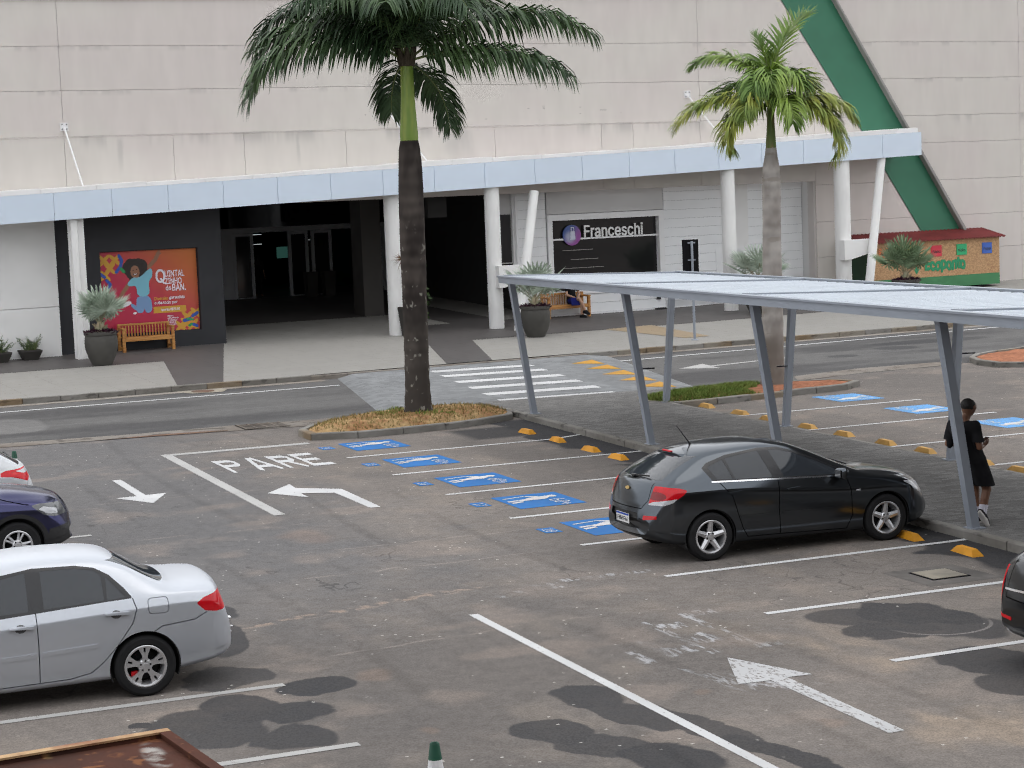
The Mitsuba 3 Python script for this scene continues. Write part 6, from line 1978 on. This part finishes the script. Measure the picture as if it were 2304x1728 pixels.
palm('royal_palm', 'tall royal palm with dark trunk, green crownshaft and dark drooping fronds', (13.98, 41.75, 0.16),
     [(.335, 0), (.30, .25), (.27, .8), (.265, 1.6), (.265, 2.4), (.272, 3.2), (.275, 4.2), (.268, 5.0), (.235, 5.75), (.195, 6.0)],
     [(0, 5.98), (.195, 5.98), (.198, 6.15), (.175, 6.5), (.15, 6.9), (.142, 7.4), (.138, 7.7), (.115, 7.82), (0, 7.82)], 0.012, F1,
     ('trunk_dark_mat', 'crownshaft_mat', 'old_sheath_mat'), 11, ['palm_dark_leaf'])
F2 = [dict(az=az(182), el=.40, L=2.5, curl=1.35, droop=.5, m=1), dict(az=az(205), el=.20, L=1.9, curl=2.2, droop=.7, m=2), dict(az=az(-3), el=.45, L=2.2, curl=1.5, droop=.6, m=1), dict(az=az(-22), el=.20, L=2.5, curl=2.1, droop=.75, m=2), dict(az=az(12), el=.35, L=2.2, curl=1.9, droop=.7, m=2),
      dict(az=az(165), el=.85, L=2.1, curl=1.35, droop=.45, m=0, dz=0.53, n=70, ll=.5), dict(az=az(20), el=1.30, L=1.9, curl=.75, droop=.12, m=0, dz=0.62, n=46, stiff=.1, ll=.52), dict(az=az(150), el=1.45, L=1.2, curl=.4, droop=.1, m=0, dz=0.56, n=40, stiff=.1, ll=.35),
      dict(az=az(-95), el=.75, L=1.3, curl=2.4, droop=.75, m=0, dz=0.59, n=70), dict(az=az(-120), el=.7, L=1.3, curl=2.2, droop=.7, m=0, dz=0.50, n=60), dict(az=az(30), el=.7, L=1.5, curl=1.5, droop=.4, m=1, dz=0.34, n=60, ll=.5), dict(az=az(-45), el=.75, L=1.2, curl=2.2, droop=.65, m=0, dz=0.53, n=60), dict(az=az(100), el=1.0, L=1.4, curl=1.2, droop=.4, m=0, dz=0.50, n=60),
      dict(az=az(-70), el=.35, L=1.5, curl=2.0, droop=.7, m=0, dz=.15, n=50), dict(az=az(-130), el=.45, L=1.5, curl=2.0, droop=.7, m=1, dz=.2, n=50), dict(az=az(140), el=.6, L=1.8, curl=1.5, droop=.5, m=0, dz=.25, n=50)]
for f_ in F2:
    f_.setdefault('ll', .54); f_.setdefault('n', 62)
palm('royal_palm', 'smaller royal palm with pale grey trunk and yellowish green fronds', (22.92, 41.95, 0.12),
     [(.31, 0), (.27, .4), (.25, 1.0), (.245, 1.8), (.23, 2.6), (.215, 3.6), (.215, 4.6), (.20, 5.1), (.14, 5.5), (.125, 5.62)],
     [(0, 5.61), (.125, 5.61), (.115, 5.8), (.09, 6.2), (.08, 6.7), (0, 6.7)], 0.022, F2,
     ('trunk_pale_mat', 'crownshaft_b_mat', 'old_sheath_mat'), 23, ['palm_light_leaf', 'palm_yellow_leaf', 'palm_yellow_leaf'])

# ------------------------------------------------------------------ cones and skip
def cone(x, y, label, hgt=0.75):
    k = thing('traffic_cone', label, 'traffic cone', 'green and white traffic cones')
    def at(m):
        return moved(m, (x, y, 0))
    r0, r1 = .135, .035

    def rz(z):
        return r0 + (r1 - r0) * (z / hgt)
    add('base', at(rbox(-.19, .19, -.19, .19, .005, .045, .015)), 'black_plastic', k)
    for z0, z1, mt in ((.045, .17, 'cone_green'), (.17, .33, 'cone_white'), (.33, .48, 'cone_green'), (.48, .62, 'cone_white'), (.62, hgt, 'cone_green')):
        pr_ = [(rz(z0), z0), (rz(z1), z1)]
        if z1 == hgt:
            pr_ = [(rz(z0) + .002, z0), (rz(hgt) + .002, hgt - .008), (rz(hgt) - .004, hgt), (rz(hgt) - .010, hgt - .005), (rz(hgt) - .012, hgt - .08), (0, hgt - .08)]
        add('band', at(lathe(pr_, 28)), mt, k, smooth=40)


cone(4.84, 14.43, 'green and white traffic cone at the bottom picture edge')
cone(4.55, 36.2, 'green and white traffic cone behind the white hatchback')

SKR = math.radians(6.3)
skip = thing('rubbish_skip', 'rusty brown steel skip with a flat lid at the bottom left corner', 'skip')
SX0, SX1, SY0, SY1, SH = -1.3, 2.64, 12.0, 13.77, 1.3
th = .05


def sk_add(name, m, mat, parent, **kw):
    m = moved(m, (-SX1, -SY1, 0))
    return add(name, moved(m, (SX1, SY1, 0), rotz=SKR), mat, parent, **kw)


sk_add('end_wall', box(SX0, SX1, SY1 - th, SY1, .12, SH), 'rust_mat', skip, smooth=False)
sk_add('end_wall', box(SX0, SX1, SY0, SY0 + th, .12, SH), 'rust_mat', skip, smooth=False)
sk_add('side_wall', box(SX1 - th, SX1 - .001, SY0 + th + .001, SY1 - th - .001, .12, SH), 'rust_mat', skip, smooth=False)
sk_add('side_wall', box(SX0 + .001, SX0 + th, SY0 + th + .001, SY1 - th - .001, .12, SH), 'rust_mat', skip, smooth=False)
sk_add('lid', box(SX0 + th + .002, SX1 - th - .002, SY0 + th + .002, SY1 - th - .002, SH - .05, SH - .03), 'rust_mat', skip, smooth=False)
sk_add('rim', cat([box(SX0 - .02, SX1 + .02, SY1 - th - .01, SY1 + .02, SH + .001, SH + .016)]), 'rust_rim_mat', skip, smooth=False)
sk_add('rim', cat([box(SX1 - th - .01, SX1 + .02, SY0 + th, SY1 - th - .012, SH + .001, SH + .014)]), 'rust_mat', skip, smooth=False)
for x in (1.2, -.2):
    sk_add('rib', box(x, x + .08, SY1 + .001, SY1 + .06, .12, SH - .05), 'rust_mat', skip, smooth=False)
sk_add('lug', rbox(2.0, 2.28, 12.72, 12.76, SH - .029, SH - .005, .008), 'rust_mat', skip, smooth=False)
# ------------------------------------------------------------------ people
def V(*a):
    return np.array(a, float)


def hand(wrist, d, palm_n, curl, seed, side=1, length=0.185):
    """Manifold pieces of a hand: palm, four unequal bent fingers and a thumb from the side of the palm."""
    d = d / np.linalg.norm(d)
    n = palm_n - d * (palm_n @ d); n /= np.linalg.norm(n)
    s = np.cross(d, n) * side
    pl, fl = length * .52, length * .48

    def ball(p, r):
        return m3.Manifold.sphere(r, 12).translate(tuple(map(float, p)))
    out = [m3.Manifold.batch_hull([ball(wrist, .026), ball(wrist + d * pl * .5 + s * .024, .018), ball(wrist + d * pl * .5 - s * .022, .018), ball(wrist + d * pl + s * .032, .014), ball(wrist + d * pl - s * .032, .014)])]
    for k, (o, q) in enumerate(((.032, .93), (.011, 1.05), (-.011, 1.0), (-.032, .80))):
        p0 = wrist + d * pl * .93 + s * o
        c = curl * (1 + .12 * k)
        dd = d
        L = fl * q
        pts = [p0]
        for j, fr_ in enumerate((.48, .30, .24)):
            a = c * (.6 + .5 * j)
            dd = d * math.cos(a) + n * math.sin(a)
            pts.append(pts[-1] + dd * L * fr_)
        for a, b, ra, rb in zip(pts[:-1], pts[1:], (.0095, .0088, .008), (.0088, .008, .0068)):
            out.append(m3.Manifold.batch_hull([ball(a, ra), ball(b, rb)]))
    t0 = wrist + d * pl * .35 + s * .030
    t1 = t0 + d * .030 + s * .030 + n * .015
    t2 = t1 + d * .034 + s * .004 + n * .022
    out += [m3.Manifold.batch_hull([ball(t0, .015), ball(t1, .011)]), m3.Manifold.batch_hull([ball(t1, .011), ball(t2, .008)])]
    return out


def figure(J, bones, hands=(), refine=.022, fine=True):
    ps = []
    for b in bones:
        ps.append(m3.Manifold.batch_hull([m3.Manifold.sphere(J[k][1], 18).translate(tuple(map(float, J[k][0]))) for k in b]))
    for h in hands:
        ps += h
    m = m3.Manifold.batch_boolean(ps, m3.OpType.Add).refine_to_length(refine)
    t = tm(m)
    t = trimesh.Trimesh(t.vertices, t.faces, process=True)
    taubin(t, 5)
    return t


def shell(J, bones, grow, refine=.025, cut=None, wr=0.0, seed=0):
    """Clothing: the same bones with fatter joints; cut by manifolds for clean hems."""
    ps = [m3.Manifold.batch_hull([m3.Manifold.sphere(J[k][1] + g, 18).translate(tuple(map(float, J[k][0]))) for k, g in zip(b, gs)]) for b, gs in zip(bones, grow)]
    m = m3.Manifold.batch_boolean(ps, m3.OpType.Add).refine_to_length(refine)
    t = tm(m)
    t = trimesh.Trimesh(t.vertices, t.faces, process=True)
    taubin(t, 6)
    if wr:
        nz = meshkit.fbm(t.vertices * [9, 9, 5] + seed, 3) - .5
        t.vertices += t.vertex_normals * (nz * wr)[:, None]
    if cut is not None:
        mm = man(t)
        for c in cut:
            mm = mm - c
        t = tm(mm)
    return t


def face_head(center, f, up, r, skin_parts):
    """Extra head features as manifold pieces: nose, ears, chin, brow."""
    f = f / np.linalg.norm(f)
    s = np.cross(f, up); s /= np.linalg.norm(s)
    u = np.cross(s, f)

    def ball(p, rr):
        return m3.Manifold.sphere(rr, 12).translate(tuple(map(float, p)))
    c = np.asarray(center)
    return [m3.Manifold.batch_hull([ball(c + f * r * .92 + u * r * .15, .012), ball(c + f * r * 1.14 - u * r * .22, .014), ball(c + f * r * .95 - u * r * .30, .012)]),
            m3.Manifold.batch_hull([ball(c + f * r * .55 - u * r * .95, .035), ball(c + f * r * .78 - u * r * .95, .022), ball(c + f * r * .72 - u * r * .55, .040)]),
            m3.Manifold.batch_hull([ball(c + f * r * .80 - u * r * .52 + s * .02, .010), ball(c + f * r * .80 - u * r * .52 - s * .02, .010), ball(c + f * r * .90 - u * r * .55, .010)]),
            *[m3.Manifold.batch_hull([ball(c + s * r * .92 * q + u * r * .12, .018), ball(c + s * r * .93 * q - u * r * .22, .014), ball(c + s * r * 1.02 * q - f * .012 + u * r * .05, .012)]) for q in (-1, 1)]]


# man leaning against the near post, seen from behind his right shoulder, looking at his phone
mk_ = thing('person', 'man in black t-shirt and shorts leaning on a slanted post, looking at his phone', 'person')
OM = V(15.80, 23.19, 0.118)
fw_ = V(math.cos(math.radians(13)), math.sin(math.radians(13)), 0)      # he faces right across the view
lf_ = V(-fw_[1], fw_[0], 0)                                          # his left = away from the camera


def mp(f, l, z):
    return OM + fw_ * f + lf_ * l + V(0, 0, z)


J = dict(pel=(mp(.02, .12, .93), .125), pelL=(mp(.02, .20, .92), .105), pelR=(mp(.02, .04, .92), .105), waist=(mp(-.05, .12, 1.10), .120), chest=(mp(-.12, .12, 1.30), .135), chL=(mp(-.12, .23, 1.36), .085), chR=(mp(-.12, .01, 1.36), .085),
         neck0=(mp(-.12, .12, 1.46), .062), neck1=(mp(-.05, .12, 1.55), .056), head=(mp(.00, .12, 1.655), .094), headb=(mp(-.04, .12, 1.665), .092),
         shL=(mp(-.12, .315, 1.40), .060), shR=(mp(-.12, -.075, 1.40), .060), elL=(mp(-.13, .41, 1.13), .045), elR=(mp(-.08, -.12, 1.12), .045), wrL=(mp(.13, .22, 1.125), .028), wrR=(mp(.14, .02, 1.10), .028),
         hipL=(mp(.02, .20, .90), .100), hipR=(mp(.03, .03, .90), .100), knL=(mp(.16, .20, .50), .062), knR=(mp(.20, .02, .50), .062), anL=(mp(.20, .19, .10), .040), anR=(mp(.085, .0, .17), .040),
         clL=(mp(.16, .20, .36), .058), clR=(mp(.14, .01, .36), .058))
bones = [('pelL', 'pelR', 'waist'), ('waist', 'chest'), ('chest', 'chL', 'chR', 'neck0'), ('neck0', 'neck1'), ('neck1', 'head', 'headb'), ('chL', 'shL'), ('chR', 'shR'), ('shL', 'elL'), ('shR', 'elR'), ('elL', 'wrL'), ('elR', 'wrR'),
         ('hipL', 'knL'), ('hipR', 'knR'), ('knL', 'clL'), ('knR', 'clR'), ('clL', 'anL'), ('clR', 'anR')]
look = V(fw_[0] * .86 - lf_[0] * .1, fw_[1] * .86 - lf_[1] * .1, -.50)
hL = hand(J['wrL'][0], fw_ * .9 - lf_ * .35 + V(0, 0, .15), V(0, 0, 1) - lf_ * .4, .75, 1, side=-1)
hR = hand(J['wrR'][0], fw_ * .9 + lf_ * .30 + V(0, 0, .25), V(0, 0, 1) + lf_ * .4, .75, 2, side=1)
bodym = figure(J, bones, [hL, hR, face_head(J['head'][0], look, V(0, 0, 1), .094, None)], .016)
add('body', bodym, 'skin_dark', mk_, smooth=60)
shirt = shell(J, [('pelL', 'pelR', 'waist'), ('waist', 'chest'), ('chest', 'chL', 'chR'), ('chL', 'shL'), ('chR', 'shR'), ('shL', 'elL'), ('shR', 'elR')], [(.030, .030, .045), (.045, .035), (.03, .03, .03), (.03, .028), (.03, .028), (.028, .030), (.028, .030)],
              cut=[m3.Manifold.cube((2, 2, 1.0)).translate((OM[0] - 1, OM[1] - 1, OM[2] - .14)), m3.Manifold.sphere(.09, 20).translate(tuple(mp(-.10, .12, 1.53))),
                   *[m3.Manifold.cube((.30, .155, .26), True).rotate((0, 0, 13)).translate(tuple(J[e][0] + V(0.03, d_, -.06))) for e, d_ in (('elL', .045), ('elR', -.045))]], wr=.018, seed=3)
add('t_shirt', shirt, 'cloth_black', mk_, smooth=50)
sh_j = {**J, 'wt': (mp(-.01, .12, 1.0), .12)}
shorts = shell(sh_j, [('pelL', 'pelR', 'wt'), ('hipL', 'knL'), ('hipR', 'knR')], [(.028, .028, .025), (.035, .060), (.035, .060)], cut=[m3.Manifold.cube((2, 2, 1.0)).translate((OM[0] - 1, OM[1] - 1, OM[2] - .45)), m3.Manifold.cube((2, 2, 1)).translate((OM[0] - 1, OM[1] - 1, OM[2] + 1.05))], wr=.02, seed=9)
add('shorts', shorts, 'cloth_black', mk_, smooth=50)
add('shorts_stripe', tube([mp(.145, -.012, .86), mp(.215, -.025, .70), mp(.262, -.035, .57)], [.014, .016, .016], 6), 'sock_white', mk_)
hair = m3.Manifold.batch_hull([m3.Manifold.sphere(.099, 24).translate(tuple(J['head'][0] + V(0, 0, .010) - fw_ * .022)), m3.Manifold.sphere(.097, 24).translate(tuple(J['headb'][0] + V(0, 0, .010)))])
cutp = m3.Manifold.cube((.6, .6, .4)).translate((-.3, -.3, -.4)).rotate((0, -30, 0)).rotate((0, 0, 13)).translate(tuple(J['head'][0] + V(0, 0, .012) + fw_ * .035))
add('hair', tm(hair.refine_to_length(.02) - cutp), 'hair_black', mk_, smooth=60)
ey = [moved(trimesh.creation.icosphere(2, .011), J['head'][0] + look / np.linalg.norm(look) * .088 + lf_ * q * .034 + V(0, 0, .018)) for q in (-1, 1)]
add('eyes', cat(ey), 'hair_black', mk_, smooth=60)


def shoe(an, d, up, mat_sole, mat_up, key):
    d = d / np.linalg.norm(d); up = up - d * (up @ d); up /= np.linalg.norm(up)
    s = np.cross(d, up)
    def B(p, r):
        return m3.Manifold.sphere(r, 14).translate(tuple(map(float, p)))
    h = an - up * .065 - d * .05
    upper = m3.Manifold.batch_hull([B(an + up * .0, .046), B(h + up * .02, .042), B(h + d * .13 + up * .016 + s * .012, .038), B(h + d * .205 + up * .008, .030), B(h + d * .17 - s * .018 + up * .01, .030)])
    sole = m3.Manifold.batch_hull([B(h - up * .018, .030), B(h - up * .018 - d * .012 + s * .008, .026), B(h + d * .13 - up * .018 + s * .022, .026), B(h + d * .13 - up * .018 - s * .022, .026), B(h + d * .215 - up * .016, .026), B(h + d * .06 - up * .018, .026)])
    add('shoe', tm(upper.refine_to_length(.02)), mat_up, key, smooth=60)
    add('sole', tm(sole.refine_to_length(.02)), mat_sole, key, smooth=60)


shoe(J['anL'][0], fw_, V(0, 0, 1), 'shoe_white', 'cloth_black', mk_)
shoe(J['anR'][0], fw_ * .45 - lf_ * .25 - V(0, 0, .85), fw_ * .75 + lf_ * .55 + V(0, 0, .35), 'shoe_white', 'cloth_black', mk_)
add('sock', tube([J['anR'][0] + V(0, 0, -.02), J['anR'][0] + (J['clR'][0] - J['anR'][0]) * .62], [.050, .062], 16), 'sock_white', mk_, smooth=60)
add('sock', tube([J['anL'][0] + V(0, 0, -.02), J['anL'][0] + (J['clL'][0] - J['anL'][0]) * .55], [.050, .062], 16), 'sock_white', mk_, smooth=60)
ph = rbox(-.075, .075, -.037, .037, -.005, .005, .004)
pc_ = (J['wrL'][0] + J['wrR'][0]) / 2 + fw_ * .135 + V(0, 0, .055)
phk = add('mobile_phone', moved(ph, pc_, rotz=math.radians(13), roty=-.35), 'black_plastic')
tag(phk, 'dark mobile phone held by the man leaning on the post', 'mobile phone')

# person seated on the bench below the shop window, legs crossed, a blue book on the lap
wk_p = thing('person', 'person seated on the shop bench with bare legs, crossed, in dark clothes', 'person')
OS = V(28.35, 9.66, float(zf(28.35, 9.66)) - .01)


def sp_(s, t, z):
    return V(*M(OS[0] + s, OS[1] + t, OS[2] + z))


J2 = dict(pel=(sp_(0, .02, .58), .13), pL=(sp_(.08, .02, .57), .11), pR=(sp_(-.08, .02, .57), .11), waist=(sp_(0, .08, .76), .115), chest=(sp_(0, .06, .98), .125), cL=(sp_(.10, .05, 1.03), .08), cR=(sp_(-.10, .05, 1.03), .08),
          neck0=(sp_(0, .04, 1.13), .055), neck1=(sp_(0, .0, 1.21), .05), head=(sp_(0, -.045, 1.31), .09), hb=(sp_(0, -.01, 1.325), .09), shL=(sp_(.19, .05, 1.06), .052), shR=(sp_(-.19, .05, 1.06), .052), elL=(sp_(.25, -.06, .80), .042), elR=(sp_(-.25, -.06, .80), .042), wrL=(sp_(.08, -.28, .70), .027), wrR=(sp_(-.06, -.28, .70), .027),
          knL=(sp_(.10, -.44, .56), .062), knR=(sp_(.02, -.46, .66), .062), clL=(sp_(.12, -.44, .38), .054), anL=(sp_(.13, -.42, .09), .037), clR=(sp_(.12, -.50, .48), .054), anR=(sp_(.20, -.56, .24), .037))
b2 = [('pL', 'pR', 'waist'), ('waist', 'chest'), ('chest', 'cL', 'cR', 'neck0'), ('neck0', 'neck1'), ('neck1', 'head', 'hb'), ('cL', 'shL'), ('cR', 'shR'), ('shL', 'elL'), ('shR', 'elR'), ('elL', 'wrL'), ('elR', 'wrR'), ('pL', 'knL'), ('pR', 'knR'), ('knL', 'clL'), ('clL', 'anL'), ('knR', 'clR'), ('clR', 'anR')]
fo = V(*M(0, -1, 0)) - V(*M(0, 0, 0))
sd = V(*M(1, 0, 0)) - V(*M(0, 0, 0))
add('body', figure(J2, b2, [hand(J2['wrL'][0], fo * .7 - sd * .5 - V(0, 0, .2), V(0, 0, -1), .5, 3, 1), hand(J2['wrR'][0], fo * .7 + sd * .5 - V(0, 0, .2), V(0, 0, -1), .5, 4, -1), face_head(J2['head'][0], fo * .9 - V(0, 0, .4), V(0, 0, 1), .09, None)], .03), 'skin_light', wk_p, smooth=60)
add('dark_top', shell(J2, [('pL', 'pR', 'waist'), ('waist', 'chest'), ('chest', 'cL', 'cR'), ('cL', 'shL'), ('cR', 'shR'), ('shL', 'elL'), ('shR', 'elR')], [(.025,) * 3, (.028, .028), (.028,) * 3, (.025, .025), (.025, .025), (.025, -.015), (.025, -.015)], refine=.035, wr=.015), 'cloth_black', wk_p, smooth=50)
add('dark_shorts', shell(J2, [('pL', 'pR', 'pel'), ('pL', 'knL'), ('pR', 'knR')], [(.02, .02, .02), (.025, -.012), (.025, -.012)], refine=.035, wr=.01), 'cloth_navy', wk_p, smooth=50)
add('hair', tm(m3.Manifold.batch_hull([m3.Manifold.sphere(.098, 20).translate(tuple(J2['hb'][0] + V(0, 0, .02))), m3.Manifold.sphere(.07, 16).translate(tuple(J2['hb'][0] - fo * .05 - V(0, 0, .12)))])), 'hair_black', wk_p, smooth=60)
shoe(J2['anL'][0], fo * .8 + sd * .6, V(0, 0, 1), 'cloth_black', 'cloth_black', wk_p)
shoe(J2['anR'][0], fo * .7 + sd * .6 - V(0, 0, .25), V(0, 0, 1) + fo * .2, 'cloth_black', 'cloth_black', wk_p)
bk_ = rbox(-.17, .17, -.02, .02, -.14, .14, .01)
bkk = add('blue_bag', inM(moved(bk_, (OS[0] - .10, OS[1] - .40, OS[2] + .575), rotx=-.25)), 'cloth_navy', smooth=40)
tag(bkk, 'blue flat bag held on the lap of the person on the shop bench', 'bag')

# person inside the open mall door
wk_q = thing('person', 'dim figure with long dark hair standing in the open mall door', 'person')
OQ = V(22.55, 26.0, 1.145)


def qp(s, t, z):
    return V(*M(OQ[0] + s, OQ[1] + t, OQ[2] + z))


J3 = dict(pL=(qp(.08, 0, .93), .105), pR=(qp(-.08, 0, .93), .105), waist=(qp(0, 0, 1.08), .105), chest=(qp(0, .0, 1.25), .12), cL=(qp(.1, 0, 1.33), .07), cR=(qp(-.1, 0, 1.33), .07), n0=(qp(0, 0, 1.42), .05), hd=(qp(0, 0, 1.56), .09), sL=(qp(.17, 0, 1.36), .05), sR=(qp(-.17, 0, 1.36), .05), eL=(qp(.23, .03, 1.10), .04), eR=(qp(-.23, .03, 1.10), .04), wL=(qp(.24, -.05, .88), .027), wR=(qp(-.24, -.05, .88), .027),
          kL=(qp(.09, 0, .5), .06), kR=(qp(-.09, .05, .5), .06), aL=(qp(.09, .02, .08), .04), aR=(qp(-.09, .10, .10), .04), tL=(qp(.10, -.12, .04), .035), tR=(qp(-.10, -.05, .05), .035))
add('body', figure(J3, [('pL', 'pR', 'waist'), ('waist', 'chest'), ('chest', 'cL', 'cR', 'n0'), ('n0', 'hd'), ('cL', 'sL'), ('cR', 'sR'), ('sL', 'eL'), ('sR', 'eR'), ('eL', 'wL'), ('eR', 'wR'), ('pL', 'kL'), ('pR', 'kR'), ('kL', 'aL'), ('kR', 'aR'), ('aL', 'tL'), ('aR', 'tR')], [hand(J3['wL'][0], V(0, 0, -1), sd, .3, 5, 1), hand(J3['wR'][0], V(0, 0, -1), -sd, .3, 6, -1)], .04), 'skin_light', wk_q, smooth=60)
add('dark_clothes', shell(J3, [('pL', 'pR', 'waist'), ('waist', 'chest'), ('chest', 'cL', 'cR'), ('cL', 'sL'), ('cR', 'sR'), ('sL', 'eL'), ('sR', 'eR'), ('pL', 'kL'), ('pR', 'kR'), ('kL', 'aL'), ('kR', 'aR')], [(.02,) * 3, (.02,) * 2, (.02,) * 3, (.02,) * 2, (.02,) * 2, (.02,) * 2, (.02,) * 2, (.02,) * 2, (.02,) * 2, (.02,) * 2, (.02,) * 2], refine=.05), 'cloth_black', wk_q, smooth=50)
add('long_hair', tm(m3.Manifold.batch_hull([m3.Manifold.sphere(.10, 18).translate(tuple(qp(0, -.01, 1.59))), m3.Manifold.sphere(.10, 18).translate(tuple(qp(-.08, -.05, 1.30))), m3.Manifold.sphere(.10, 18).translate(tuple(qp(.10, -.05, 1.25)))])), 'hair_black', wk_q, smooth=60)
